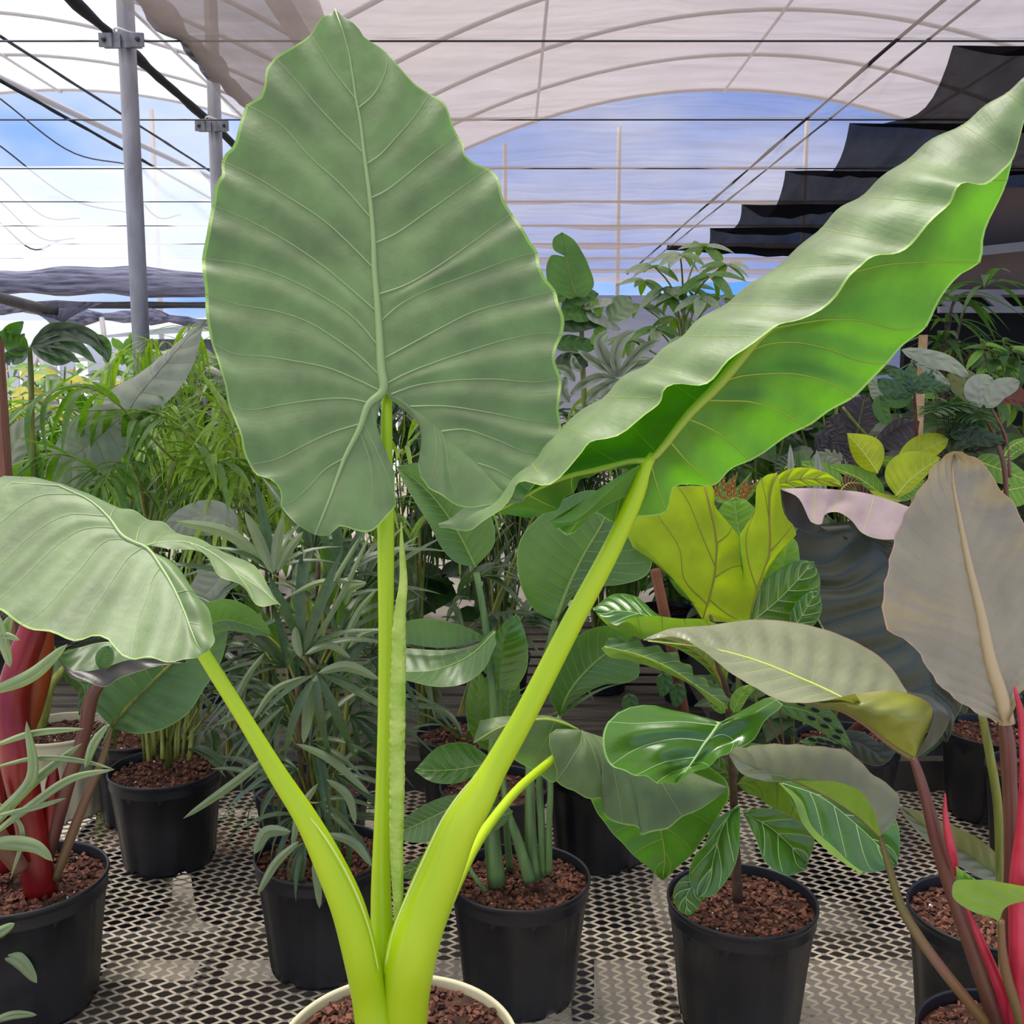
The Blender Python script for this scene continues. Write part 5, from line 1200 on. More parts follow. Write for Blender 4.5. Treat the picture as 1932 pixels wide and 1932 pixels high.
# pots standing behind
t, s_ = potted(256, 1385, .855, .225, 'nursery_pot', 'black pot mostly hidden behind the pot of green canes', 'pot', chips=160)
stem(t, [(262, 1392, float(s_[1]), 6), (258, 1330, float(s_[1]), 5), (240, 1270, float(s_[1]), 4)], M['cane'], 'cane')
BP, Bs = potted(112, 1372, .855, .262, 'potted_bulbous_plant', 'pale beige pot at left holding a plant with a swollen light green stem', mat='beige_pot', chips=200, ribs=16)
YB = float(Bs[1])
stem(BP, [(72, 1372, YB-.06, 30), (80, 1340, YB-.06, 30), (92, 1300, YB-.05, 20), (112, 1270, YB-.03, 14), (135, 1245, YB, 9)], M['cane'], 'stalk', 'swollen light green stalk', 12)
stem(BP, [(62, 1370, YB-.05, 20), (70, 1320, YB-.05, 16), (88, 1275, YB-.04, 8)], M['cane'], 'stalk', None, 10)
for k, (a, w_) in enumerate((([(80, 1340), (50, 1310), (48, 1250)], 12), ([(100, 1290), (130, 1240), (180, 1215)], 14), ([(120, 1265), (160, 1300), (150, 1350)], 16), ([(135, 1250), (180, 1270), (175, 1330)], 18), ([(110, 1275), (95, 1230), (60, 1200)], 14))):
    oval(BP, a, w_, w_, YB - .02 + .02 * k, M['strel'], 'ovate', fl=.01, fr=.01, nv=4, vein=M['strel_vein'], rib=M['strel_vein'], ribw=(2, 1), vw=.8)

# ------------------------------------------------------------------ lady palm left of the middle stems
LP, Ls = potted(607, 1605, .855, .268, 'potted_lady_palm', 'lady palm in a black pot between the left and the middle lime stem', chips=380)
YL = float(Ls[1])
for k, (x0, x1, yt, yy) in enumerate(((590, 578, 1200, 0), (600, 610, 1130, .04), (575, 560, 1290, -.03), (618, 640, 1180, .03), (585, 600, 1060, .05), (628, 660, 1260, .0))):
    stem(LP, [(x0, 1600 + 4 * (k % 3), YL + yy, 13), ((x0 + x1) / 2, 1450, YL + yy, 12), (x1, yt, YL + yy, 8)], M['brown_cane'] if k % 2 == 0 else M['cane'], 'cane', None, 8, 16)
def sfan(px, Y, d0, n, L_, spread=120, seed=0, ul=None, wide=1.0, base=None):
    """fan whose petiole starts on a cane of the lady palm"""
    bx = base or (598 + (px[0] - 598) * .18, px[1] + 110 + abs(px[0] - 598) * .25)
    return fan(LP, px, Y, d0, n, L_, spread, ul=ul or ULD, petiole=P(bx[0], min(bx[1], 1560), YL + .02), seed=seed, wide=wide)
fans = [((515, 1083), -.10, (-.1, 0, 1), 7, .16, 110), ((572, 1238), -.12, (.25, 0, 1), 6, .20, 70), ((600, 1270), -.14, (.2, -.2, -.3), 7, .17, 190), ((645, 1092), .02, (.4, 0, 1), 6, .20, 90),
        ((470, 1090), .0, (-1, 0, .5), 6, .17, 100), ((700, 1230), .02, (1, 0, .3), 6, .16, 110), ((560, 1160), .03, (-.4, 0, .9), 6, .18, 120), ((640, 1200), .02, (.6, 0, .6), 6, .18, 120),
        ((540, 1330), -.04, (-.9, -.2, .1), 6, .17, 130), ((660, 1350), -.02, (.9, -.1, 0), 6, .15, 130), ((500, 1230), .04, (-1, 0, .2), 7, .17, 120), ((585, 1400), -.10, (.4, -.3, .2), 6, .15, 150),
        ((560, 1450), -.08, (-.9, -.3, -.2), 6, .14, 120), ((520, 1480), -.02, (-1, 0, -.2), 6, .16, 110), ((630, 1460), -.06, (.9, -.2, -.1), 6, .14, 120), ((600, 1515), -.10, (.6, -.5, -.4), 6, .12, 120),
        ((560, 1540), -.10, (-.8, -.5, -.4), 6, .12, 110), ((640, 1545), -.08, (.9, -.5, -.4), 5, .12, 110), ((590, 1040), .08, (0, 0, 1), 7, .20, 100), ((680, 1120), .1, (.5, 0, 1), 6, .2, 90),
        ((455, 1180), .06, (-1, 0, .1), 6, .15, 100), ((620, 1300), .0, (.2, 0, 1), 7, .17, 120), ((540, 1260), .0, (-.5, 0, 1), 6, .17, 100), ((500, 1380), .05, (-.8, 0, .0), 6, .16, 120),
        ((670, 1420), .04, (.8, 0, .3), 6, .15, 120), ((610, 1150), .06, (.1, 0, 1), 6, .18, 100), ((700, 1330), .08, (.7, 0, .6), 6, .15, 120), ((480, 1300), .07, (-.8, 0, .5), 6, .15, 120),
        ((575, 1590), -.12, (-.6, -.6, -.6), 5, .11, 90), ((610, 1420), .05, (0, 0, 1), 7, .17, 130), ((560, 1370), .05, (-.3, 0, 1), 7, .17, 110)]
for k, (px, dy, d0, n, L_, sp) in enumerate(fans):
    sfan(px, YL + dy, d0, n, L_ * 1.08, sp, k, wide=.95)
M['palm_highlight'] = leaf_mat('highlight toned palm leaflet', rgb(134, 148, 108), rgb(110, 140, 60), rgb(120, 170, 30), 0.4, 0.2, 0.6, stripes=1.2)  # lady palm leaflet copy, pale highlights put into its colour
for k, (pts, wd, dy) in enumerate((([(598, 1272), (582, 1335), (572, 1403)], 12, -.15), ([(600, 1270), (650, 1258), (716, 1282)], 11, -.15), ([(578, 1275), (520, 1300), (475, 1360)], 7, -.13), ([(515, 1083), (490, 1020), (462, 965)], 12, -.11),
        ([(517, 1080), (525, 1020), (535, 975)], 11, -.11), ([(522, 1082), (545, 1040), (572, 1003)], 9, -.11), ([(512, 1070), (430, 1005), (330, 983)], 13, -.10), ([(572, 1238), (605, 1150), (680, 1010)], 6, -.12), ([(574, 1238), (625, 1160), (700, 1005)], 6, -.12),
        ([(568, 1240), (560, 1210), (557, 1182)], 10, -.13), ([(575, 1235), (620, 1218), (662, 1242)], 8, -.14), ([(540, 1128), (600, 1100), (692, 1098)], 6, -.12), ([(652, 1142), (660, 1112), (692, 1100)], 10, -.10), ([(520, 1415), (450, 1470), (345, 1545)], 9, -.08),
        ([(557, 1403), (607, 1424), (698, 1499)], 9, -.14), ([(615, 1470), (653, 1499), (671, 1556)], 9, -.14), ([(600, 1478), (570, 1520), (550, 1600)], 9, -.14), ([(615, 1573), (665, 1590), (702, 1635)], 10, -.15), ([(549, 1569), (503, 1569), (479, 1612)], 13, -.14),
        ([(565, 1586), (524, 1623), (485, 1689)], 9, -.16), ([(590, 1630), (598, 1670), (603, 1714)], 8, -.18), ([(655, 1225), (690, 1195), (740, 1190)], 6, -.05), ([(640, 1240), (680, 1150), (712, 1110)], 7, -.06), ([(500, 1230), (470, 1270), (420, 1380)], 7, -.04))):
    oval(LP, pts, wd, wd * .8, YL + dy, M['palm_highlight'], 'paddle', fl=.005, fr=.005, nv=0, name='leaflet', corr=0)
# a few broad ribbed palm blades (bright, lit from behind)
for k, (a, w_, mt) in enumerate((([(560, 1200), (575, 1110), (600, 1010)], 22, 'palm_lime'), ([(620, 1150), (610, 1060), (595, 1000)], 26, 'palm'), ([(540, 1090), (535, 1020), (560, 930)], 14, 'palm_lime'), ([(560, 1270), (520, 1210), (455, 1120)], 20, 'palm'),
        ([(640, 1280), (655, 1180), (650, 1090)], 24, 'palm'), ([(600, 1430), (660, 1330), (700, 1290)], 16, 'palm_dark'), ([(700, 1200), (700, 1130), (712, 1060)], 18, 'palm'), ([(450, 1120), (440, 1070), (412, 1030)], 16, 'palm'))):
    oval(LP, a, w_, w_, YL + .14, M[mt], 'lance', nv=9, slant=.5, corr=.004, vein=None, name='leaf', wav=.05)
for k, (x, y, w_, lab) in enumerate(((590, 1478, .27, 'dark navy pot standing behind the lady palm pot'),)):
    potted(x, y, .855, w_, 'nursery_pot', lab, 'pot', chips=80)

# ------------------------------------------------------------------ spare pots at the back of the bench
for (x, y, dia, lab, ch) in ((880, 1380, .268, 'black pot with bare bark mulch behind the bird of paradise, left of the thick stem', 220),
                             (932, 1480, .255, 'black pot just behind the bird of paradise stalks', 160), (1130, 1442, .268, 'black pot in deep shade under the small drooping leaf', 140),
                             (1872, 1375, .262, 'tall black pot behind the bronze leaf at right', 160), (1968, 1450, .262, 'black pot at the right edge behind the red stems', 120),
                             (1862, 1716, .270, 'grey black pot with coarse bark beside the philodendron stems', 520)):
    t, s_ = potted(x, y, .855, dia, 'nursery_pot', lab, 'pot', chips=ch)
    if x == 880:
        for k in range(9):
            a = k * .7
            instance_leaf(t, ULD[k % 4], 'leaf', s_ + np.array((.02 * math.cos(a), .02 * math.sin(a), 0)), (math.cos(a) * .8, math.sin(a) * .5, .9), (0, 0, 1), .22, 1.0)

# ------------------------------------------------------------------ low slatted bench behind, and the plants on it
LOW = .25
lb = thing('low_slatted_bench', 'low bench of weathered grey wooden slats behind the nearest bench', 'bench', (0, 5.3, 0))
for k in range(11):
    b = MB(); y = 4.55 + k * .17; b.box((-3.4, y, LOW - .03), (4.2, y + .12, LOW)); b.build('slat', M['bench_wood'], lb)
for x in np.arange(-3.3, 4.3, .62):
    b = MB(); b.box((x - .04, 4.58, 0), (x + .04, 4.66, LOW - .03)); b.build('leg', M['bench_wood'], lb)
b = MB(); b.box((-3.4, 4.53, LOW - .12), (4.2, 4.56, LOW - .02)); b.build('front_board', M['bench_wood'], lb)

def tmpl(me):
    v = np.array([tuple(q.co) for q in me.vertices]); f = [tuple(p.vertices) for p in me.polygons]
    ul = me.uv_layers[0].data; uv = np.zeros((len(v), 2))
    for lp in me.loops: uv[lp.vertex_index] = ul[lp.index].uv
    return v, f, uv
def place(T, loc, d, up, s, wide=1.0):
    v = T[0]
    y = np.array(d, float); y /= np.linalg.norm(y) + 1e-9
    x = np.cross(y, np.array(up, float)); n_ = np.linalg.norm(x)
    x = x / n_ if n_ > 1e-4 else np.array((1.0, 0, 0)); z = np.cross(x, y)
    return np.array(loc)[None] + s * (v[:, :1] * wide * x[None] + v[:, 1:2] * y[None] + v[:, 2:3] * z[None])
def frond_mesh(parent, p0, p1, p2, nl, length, T, mat, ang=50, seed=0, wide=1.0, start=.25, drop=.5, name='frond', r=.004):
    """feather frond, leaflets and rachis in one mesh, for palms farther off"""
    rg = random.Random(seed); pts = catmull(np.array([p0, p1, p2], float), 14)
    V, F, UV = [], [], []
    tv, tf = tube_geo(pts, np.linspace(r, r * .3, 14), 4, False); V += tv; F += tf; UV += [(0, 0)] * len(tv)
    for k in range(nl):
        s = start + (1 - start) * (k + .5) / nl
        i = min(12, int(s * 13)); q = pts[i] + (pts[i+1] - pts[i]) * (s * 13 - i)
        t_ = pts[i+1] - pts[i]; t_ /= np.linalg.norm(t_) + 1e-9
        side = np.cross(t_, (0, 0, 1.0)); side /= np.linalg.norm(side) + 1e-6
        L_ = length * (math.sin(PI * (0.12 + 0.8 * (s - start) / (1 - start))) ** .6) * rg.uniform(.85, 1.1)
        for sg in (-1, 1):
            a = math.radians(ang * (1.15 - .5 * s) + rg.uniform(-8, 8)); tt = rg.choice(T)
            d = t_ * math.cos(a) + side * sg * math.sin(a) + np.array((0, 0, .15 - drop * rg.uniform(0, .6)))
            v = place(tt, q, d, (0, 0, 1), L_, wide); n0 = len(V)
            V += v.tolist(); F += [tuple(n0 + j for j in fc) for fc in tt[1]]; UV += tt[2].tolist()
    return mesh_obj(name, V, F, mat, parent, True, UV)
TL = {k: [tmpl(m) for m in v] for k, v in (('d', ULD), ('l', ULL), ('p', UL))}
UB = {}
def ub(mat, shape, width, droop, key, **kw):
    UB[key] = unit_leaf('leaf', M[mat], width, droop, .12, shape, 8, **kw)
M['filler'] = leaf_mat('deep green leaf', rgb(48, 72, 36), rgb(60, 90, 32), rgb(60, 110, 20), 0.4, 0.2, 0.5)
M['olive'] = leaf_mat('olive philodendron leaf', rgb(100, 112, 50), rgb(104, 108, 34), rgb(120, 130, 20), 0.35, 0.2, 0.6)
M['grey_leaf'] = leaf_mat('grey green leaf', rgb(166, 170, 144), rgb(130, 148, 104), rgb(110, 150, 50), 0.4, 0.22, 0.6)
M['yellow_far'] = leaf_mat('yellow bush leaf', rgb(200, 195, 70), rgb(205, 200, 90), rgb(210, 200, 60), 0.6, 0.25, 0.3)
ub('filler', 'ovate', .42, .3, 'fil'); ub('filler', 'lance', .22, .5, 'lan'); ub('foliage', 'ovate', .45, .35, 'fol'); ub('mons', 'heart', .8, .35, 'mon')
ub('purple', 'heart', .75, .3, 'pur'); ub('grey_leaf', 'ovate', .42, .4, 'gry'); ub('olive', 'ovate', .5, .3, 'oli'); ub('yellow_far', 'ovate', .5, .2, 'yel'); ub('lime', 'ovate', .36, .3, 'lim')
ub('foliage', 'lance', .16, .9, 'dra'); ub('darkphi', 'heart', .7, .3, 'dkp')
def bush(x, Y, base, h, spread, keys, n, ll, label, seed=0, name='potted_foliage_plant', pot=True, cat='plant', zlo=.25, cane='cane', potd=.26, wide=1.0):
    rg = random.Random(seed * 13 + 5)
    t = thing(name, label, cat, (x, Y, base))
    if pot: pot_at(t, (x, Y, base), potd, potd * .85, M['black_pot'], chips=30, perl=2)
    st = []
    for k in range(4):
        a = rg.random() * 6.28; rr = spread * rg.uniform(.1, .5)
        pts = catmull([(x, Y, base + (.18 if pot else 0)), (x + rr * .4 * math.cos(a), Y + rr * .4 * math.sin(a), base + h * .5), (x + rr * math.cos(a), Y + rr * math.sin(a), base + h * .92)], 10)
        b = MB(); b.tube(pts, np.linspace(.010, .004, 10), 6); b.build('stem', M[cane], t, True); st.append(pts)
    for k in range(n):
        s = st[k % 4]; f = zlo + (1 - zlo) * rg.random(); q = s[int(f * 9)]
        a = rg.random() * 6.28; rr = spread * rg.uniform(.15, .6) * (1.1 - .4 * f)
        e = np.array((q[0] + rr * math.cos(a), q[1] + rr * math.sin(a), q[2] + rg.uniform(-.02, .09)))
        d = (math.cos(a), math.sin(a), rg.uniform(-.5, .7))
        u = (rg.uniform(-.4, .4), rg.uniform(-.9, .1), 1)
        instance_leaf(t, UB[rg.choice(keys)], 'leaf', e, d, u, ll * rg.uniform(.7, 1.2), wide)
    return t

def palm(x, Y, base, h, nf, reach, label, mat='palm', T='p', seed=0, nl=13, ll=.26, wide=1.0, canes=3, lean=0, name='potted_palm', pot=True, face=0.0, canemat='cane', zmin=.45):
    rg = random.Random(seed * 7 + 3)
    t = thing(name, label, 'palm', (x, Y, base))
    if pot:
        pot_at(t, (x, Y, base), .28, .24, M['black_pot'], chips=40, perl=3)
    for k in range(canes):
        a = rg.random() * 6.28
        b = MB(); b.tube(catmull([(x + .03 * math.cos(a), Y + .03 * math.sin(a), base + .2), (x + .07 * math.cos(a), Y + .05 * math.sin(a), base + h * .4), (x + .10 * math.cos(a), Y + .07 * math.sin(a), base + h * .62)], 8), [.011, .010, .010, .009, .008, .007, .006, .005], 6)
        b.build('cane', M[canemat], t, True)
    for k in range(nf):
        a = 6.28 * k / nf + rg.uniform(-.3, .3); rr = reach * rg.uniform(.6, 1.0); top = h * rg.uniform(.72, 1.0)
        zz = base + .2 + h * rg.uniform(.05, .35)
        p0 = np.array((x + .05 * math.cos(a), Y + .04 * math.sin(a), zz))
        p1 = np.array((x + rr * .38 * math.cos(a), Y + rr * .38 * math.sin(a), zz + (base + top - zz) * .85))
        p2 = np.array((x + rr * math.cos(a), Y + rr * math.sin(a), base + top * rg.uniform(zmin, .95)))
        frond_mesh(t, p0, p1, p2, nl, ll, TL[T], M[mat], 48, seed * 100 + k, wide, .3, .7)
    return t
# palms along the low bench
row = [(-1.95, 4.9, 1.55, 'palm', 'p', 'far feather palm at left behind the beige pot plant'), (-1.45, 4.75, 1.75, 'palm_lime', 'l', 'light green feather palm with fine leaflets, left of the tall leaf'),
       (-.95, 4.8, 1.7, 'palm_lime', 'l', 'bright green feather palm directly behind the tall leaf'), (-.50, 4.9, 1.5, 'palm_dark', 'd', 'dark palm between the upright petiole and the lady palm'),
       (-.05, 4.75, 1.45, 'palm_dark', 'd', 'dark palm behind the bird of paradise'), (.45, 4.95, 1.4, 'palm_dark', 'd', 'dark palm behind the thick right petiole'), (.85, 4.8, 1.25, 'palm', 'p', 'low palm behind the fiddle leaf fig'),
       (-2.5, 5.0, 1.5, 'palm', 'p', 'feather palm near the far left edge')]
for k, (x, Y, h, mt, T, lab) in enumerate(row):
    palm(x, Y, LOW, h, 15, .62, lab, mt, T, k + 1, nl=13, ll=.30 if T != 'l' else .26, canes=4, wide=1.0 if T != 'l' else 1.2)
for k in range(9):
    x = -3.2 + k * .78
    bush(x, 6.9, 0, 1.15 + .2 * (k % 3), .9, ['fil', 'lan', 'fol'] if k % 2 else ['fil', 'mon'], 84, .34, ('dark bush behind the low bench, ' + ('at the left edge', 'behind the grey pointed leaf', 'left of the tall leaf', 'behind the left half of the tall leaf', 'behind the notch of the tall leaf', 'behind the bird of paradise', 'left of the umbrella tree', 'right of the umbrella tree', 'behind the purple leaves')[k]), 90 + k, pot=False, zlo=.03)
# nearer feather palms (leaflets kept one by one), on the floor behind the near bench
def near_palm(x, Y, base, fr_, label, ul, ll, seed, nl=11, wide=1.0, cane='cane', ang=52, drop=.9):
    t = thing('potted_palm', label, 'palm', (x, Y, base))
    pot_at(t, (x, Y, base), .30, .26, M['black_pot'], chips=40, perl=3)
    for k, (a, bb, c) in enumerate(fr_):
        p0 = np.array((x, Y, base + .25)); pa = P(*a); pb = P(*bb); pc = P(*c)
        b = MB(); b.tube(catmull(np.array([p0, (p0 + pa) / 2 + np.array((0, 0, .1)), pa]), 8), np.linspace(.008, .005, 8), 6); b.build('cane', M[cane], t, True)
        frond(t, pa, pb, pc, nl, ll, ul, ang, seed * 50 + k, wide, start=.08, drop=drop)
    return t
near_palm(P(150, 1000, 3.15)[0], 3.15, 0, [((330, 870, 3.0), (180, 735, 2.9), (-30, 800, 2.8)), ((420, 940, 3.1), (360, 830, 3.0), (130, 770, 3.0)), ((250, 940, 3.0), (130, 860, 2.9), (10, 880, 2.9)),
           ((300, 960, 3.1), (240, 880, 3.0), (190, 920, 2.8)), ((380, 960, 3.1), (400, 880, 3.0), (480, 860, 3.0)), ((300, 900, 3.1), (270, 820, 3.1), (300, 740, 3.1)), ((200, 980, 3.1), (100, 930, 2.9), (30, 950, 2.8))],
          'feather palm with arching drooping leaflets above the drooping left leaf', UL + [UL[3]], .20, 3, 11, 1.15)
near_palm(P(500, 1000, 3.3)[0], 3.3, 0, [((440, 980, 3.2), (400, 860, 3.1), (330, 780, 3.1)), ((470, 980, 3.2), (450, 860, 3.2), (400, 740, 3.2)), ((500, 990, 3.2), (480, 900, 3.1), (380, 880, 3.0)), ((500, 990, 3.2), (540, 900, 3.2), (600, 830, 3.2)),
           ((480, 1000, 3.1), (430, 960, 3.0), (330, 960, 3.0)), ((520, 1000, 3.2), (560, 940, 3.1), (640, 930, 3.0)), ((450, 960, 3.2), (420, 900, 3.2), (350, 850, 3.2))],
          'fine leaved bright feather palm just left of the tall leaf', ULL, .21, 4, 15, 1.3)
near_palm(P(800, 1000, 3.4)[0], 3.4, 0, [((760, 980, 3.3), (760, 860, 3.2), (790, 780, 3.2)), ((780, 980, 3.3), (800, 900, 3.2), (880, 840, 3.2)), ((790, 1000, 3.3), (830, 960, 3.2), (930, 950, 3.1)), ((760, 1000, 3.3), (700, 930, 3.2), (660, 900, 3.2)), ((1050, 900, 3.4), (1070, 800, 3.4), (1110, 740, 3.4)),
           ((1040, 900, 3.4), (1080, 820, 3.4), (1150, 790, 3.4))],
          'fine leaved bright feather palm seen through the notch of the tall leaf', ULL, .20, 5, 15, 1.3)
near_palm(P(800, 1100, 3.2)[0], 3.2, 0, [((800, 1250, 3.1), (780, 1120, 3.1), (770, 1020, 3.1)), ((820, 1240, 3.1), (860, 1130, 3.1), (930, 1070, 3.1)), ((780, 1220, 3.1), (720, 1130, 3.1), (690, 1060, 3.1)), ((830, 1260, 3.1), (880, 1190, 3.1), (980, 1150, 3.0)),
           ((810, 1280, 3.1), (760, 1240, 3.0), (700, 1250, 3.0)), ((900, 1330, 3.1), (940, 1230, 3.1), (1010, 1150, 3.1)), ((1060, 1340, 3.3), (1090, 1260, 3.3), (1150, 1200, 3.3))],
          'dark coarse palm behind the middle petiole', ULD, .24, 6, 10, 1.1, drop=.7)
near_palm(P(420, 1200, 3.3)[0], 3.3, 0, [((440, 1330, 3.2), (430, 1200, 3.2), (410, 1080, 3.1)), ((460, 1330, 3.2), (500, 1200, 3.2), (560, 1120, 3.2)), ((430, 1350, 3.2), (360, 1310, 3.1), (290, 1330, 3.0)), ((440, 1340, 3.2), (380, 1250, 3.1), (330, 1230, 3.0)), ((470, 1360, 3.2), (520, 1320, 3.1), (570, 1350, 3.0)),
           ((650, 1340, 3.3), (660, 1220, 3.3), (690, 1130, 3.3)), ((430, 1380, 3.2), (400, 1370, 3.1), (340, 1400, 3.0))],
          'dark drooping palm behind the slanting left petiole', ULD, .22, 7, 10, 1.0, drop=.7)

# big grey leaf and its neighbours, left middle distance
gl = thing('potted_grey_alocasia', 'alocasia with a big pale grey green pointed leaf left of the tall leaf', 'plant', (-1.3, 3.3, 0))
pot_at(gl, (-1.3, 3.3, 0), .32, .28, M['black_pot'], chips=40)
leaf(gl, [dict(rails=[[(225, 800), (262, 745), (300, 700), (342, 651), (388, 603)], [(225, 800), (190, 780, .03), (200, 748, .05), (264, 704, .05), (311, 667, .04), (357, 627, .02), (388, 603)]], nv=6),
          dict(rails=[[(225, 800), (262, 745), (300, 700), (342, 651), (388, 603)], [(225, 800), (276, 794, -.02), (311, 763, -.03), (335, 738, -.03), (357, 704, -.02), (373, 664, -.01), (382, 622), (388, 603)]], nv=6)],
     3.05, M['grey_leaf'], 'top', rib=M['grey_leaf'], ribw=(4, 2), vein=M['grey_leaf'], vw=2, corr=.008)
leaf(gl, [dict(rails=[[(225, 790), (190, 820), (140, 860), (85, 905)], [(215, 760), (170, 770), (130, 800), (95, 860), (80, 905)]], nv=5), dict(rails=[[(225, 790), (190, 820), (140, 860), (85, 905)], [(270, 800), (240, 850), (200, 900), (130, 925), (85, 908)]], nv=5)],
     3.05, M['grey_leaf'], 'top', rib=M['grey_leaf'], ribw=(3, 1), vein=M['grey_leaf'], vw=1.5, corr=.01)
stem(gl, [(225, 800, 3.08, 9), (260, 900, 3.15, 12), (300, 1100, 3.3, 16)], M['cane'])
oval(gl, [(30, 905), (20, 860), (60, 800), (100, 775)], 26, 26, 3.0, M['grey_leaf'], 'ovate', wav=.1, nv=6, corr=.01)
oval(gl, [(75, 925), (66, 870), (58, 815)], 12, 14, 2.9, M['lime'], 'ovate')
oval(gl, [(450, 1000), (410, 975), (340, 985), (300, 1010)], 38, 30, 2.9, M['grey_leaf'], 'ovate', nv=8, vein=M['grey_leaf'], vw=1)
oval(gl, [(430, 1060), (400, 1110), (340, 1150)], 30, 40, 2.9, M['grey_leaf'], 'ovate', nv=8)
mo = thing('potted_monstera', 'monstera with split dark leaves at the upper left edge', 'plant', (P(57, 800, 2.9)[0], 2.9, 0))
pot_at(mo, (P(57, 800, 2.9)[0], 2.9, 0), .3, .26, M['black_pot'], chips=30)
stem(mo, [(56, 655, 2.85, 8), (58, 700, 2.86, 10), (60, 800, 2.88, 10), (70, 1000, 2.9, 12)], M['cane'])
M['mons_g'] = leaf_mat('grey monstera leaf', rgb(104, 120, 92), rgb(56, 104, 24), rgb(60, 130, 10), 0.35, 0.3, 0.6)
for a, w1, w2, mt, fc in (([(58, 653), (110, 624), (165, 632), (204, 680)], 9, 14, 'mons_g', 'top'), ([(56, 655), (105, 625), (170, 635), (206, 672), (203, 686)], 11, 14, 'mons_g', 'top'), ([(60, 648), (110, 640), (150, 655), (182, 686)], 9, 12, 'mons_g', 'top'), ([(62, 650), (100, 655), (125, 668), (152, 685)], 9, 10, 'mons_g', 'top'),
                          ([(60, 652), (85, 665), (110, 680), (134, 682)], 8, 10, 'mons_g', 'top'), ([(70, 640), (105, 622), (150, 628)], 10, 8, 'mons_g', 'top'), ([(54, 660), (32, 652), (20, 632), (44, 606)], 14, 18, 'mons', 'under'),
                          ([(52, 660), (30, 668), (12, 676), (18, 690)], 14, 8, 'mons_g', 'top'), ([(170, 640), (190, 650), (204, 684)], 12, 8, 'mons', 'under'), ([(0, 625), (8, 635), (2, 650)], 10, 10, 'mons', 'under')):
    oval(mo, a, w1 * 1.45, w2 * 1.45, 2.84, M[mt], 'ovate', face=fc, nv=3, fl=-.02, fr=-.02, name='leaf_lobe')
t = thing('wooden_post', 'reddish brown wooden post at the left edge', 'post', (P(4, 800, 2.7)[0], 2.7, 0))
b = MB(); x = P(2, 800, 2.7)[0]; b.box((x - .016, 2.68, 0), (x + .012, 2.72, P(4, 640, 2.7)[2])); b.build('shaft', plain('brown post wood', rgb(150, 100, 76), .8, rgb(120, 78, 58), 12, sc=(6, 6, .5)), t)

# schefflera
sc = thing('potted_umbrella_tree', 'umbrella tree with whorls of drooping leaflets above the folded right leaf', 'plant', (P(1300, 700, 3.6)[0], 3.6, 0))
pot_at(sc, (P(1300, 700, 3.6)[0], 3.6, 0), .3, .26, M['black_pot'], chips=30)
M['scheff'] = leaf_mat('umbrella tree leaflet', rgb(118, 152, 84), rgb(120, 168, 56), rgb(145, 200, 20), 0.4, 0.35, 0.5)
M['scheff_g'] = leaf_mat('pale umbrella tree leaflet', rgb(176, 184, 150), rgb(120, 168, 56), rgb(145, 200, 20), 0.4, 0.3, 0.5)
USC = [unit_leaf('leaflet', M['scheff'], .36, .15, .2, 'ovate', 7), unit_leaf('leaflet', M['scheff_g'], .36, .2, .2, 'ovate', 7)]
top = P(1290, 640, 3.6)
stem(sc, [(1305, 1000, 3.6, 12), (1300, 800, 3.6, 10), (1290, 640, 3.6, 8), (1290, 540, 3.6, 6)], M['cane'], 'stem')
for k, (x, y, s_, kk) in enumerate(((1236, 505, .15, 0), (1330, 466, .17, 0), (1283, 480, .15, 1), (1296, 545, .17, 0), (1212, 578, .13, 1), (1340, 520, .16, 0), (1370, 500, .15, 0), (1275, 600, .15, 1), (1325, 560, .14, 1), (1240, 620, .15, 0), (1190, 640, .13, 0),
                                 (1300, 640, .15, 0), (1250, 545, .15, 0), (1360, 560, .13, 0), (1228, 680, .13, 0), (1270, 560, .14, 0), (1215, 530, .13, 0))):
    c = P(x, y, 3.6 + .12 * math.sin(k * 2.1)); rg = random.Random(k)
    b = MB(); b.tube(catmull([P(1290, min(700, y + 90), 3.6), (P(1290, y + 60, 3.6) + c) / 2, c], 7), np.linspace(.004, .0025, 7), 5); w_ = b.build('whorl_stalk', M['cane'], sc, True)
    for j in range(7):
        a = 6.28 * j / 7 + rg.uniform(-.2, .2)
        instance_leaf(w_, USC[kk if rg.random() < .75 else 1 - kk], 'leaflet', c, (math.cos(a), math.sin(a) * .8, rg.uniform(-.7, .15)), (0, -.6, 1), s_ * rg.uniform(.6, .85))

# upright banana like leaf and split leaves beside the tall leaf
bn = thing('potted_split_leaf_plant', 'plant with an upright glossy paddle leaf just right of the tall leaf', 'plant', (P(1110, 700, 3.3)[0], 3.3, 0))
pot_at(bn, (P(1110, 700, 3.3)[0], 3.3, 0), .3, .26, M['black_pot'], chips=30)
stem(bn, [(1095, 560, 3.3, 8), (1100, 700, 3.3, 10), (1110, 900, 3.3, 12)], M['cane'])
bk = dict(rib=M['cane'], ribw=(3, 1), nv=8, corr=.003)
leaf(bn, [dict(rails=[[(1088, 560), (1075, 520), (1068, 485), (1060, 440)], [(1075, 565), (1037, 540), (1034, 492), (1040, 482), (1066, 484), (1044, 470), (1044, 450), (1060, 438)]]), dict(rails=[[(1088, 560), (1075, 520), (1068, 485), (1060, 440)], [(1106, 560), (1120, 540), (1112, 505), (1098, 475), (1080, 450), (1060, 438)]])],
     3.25, M['foliage'], 'under', **bk)
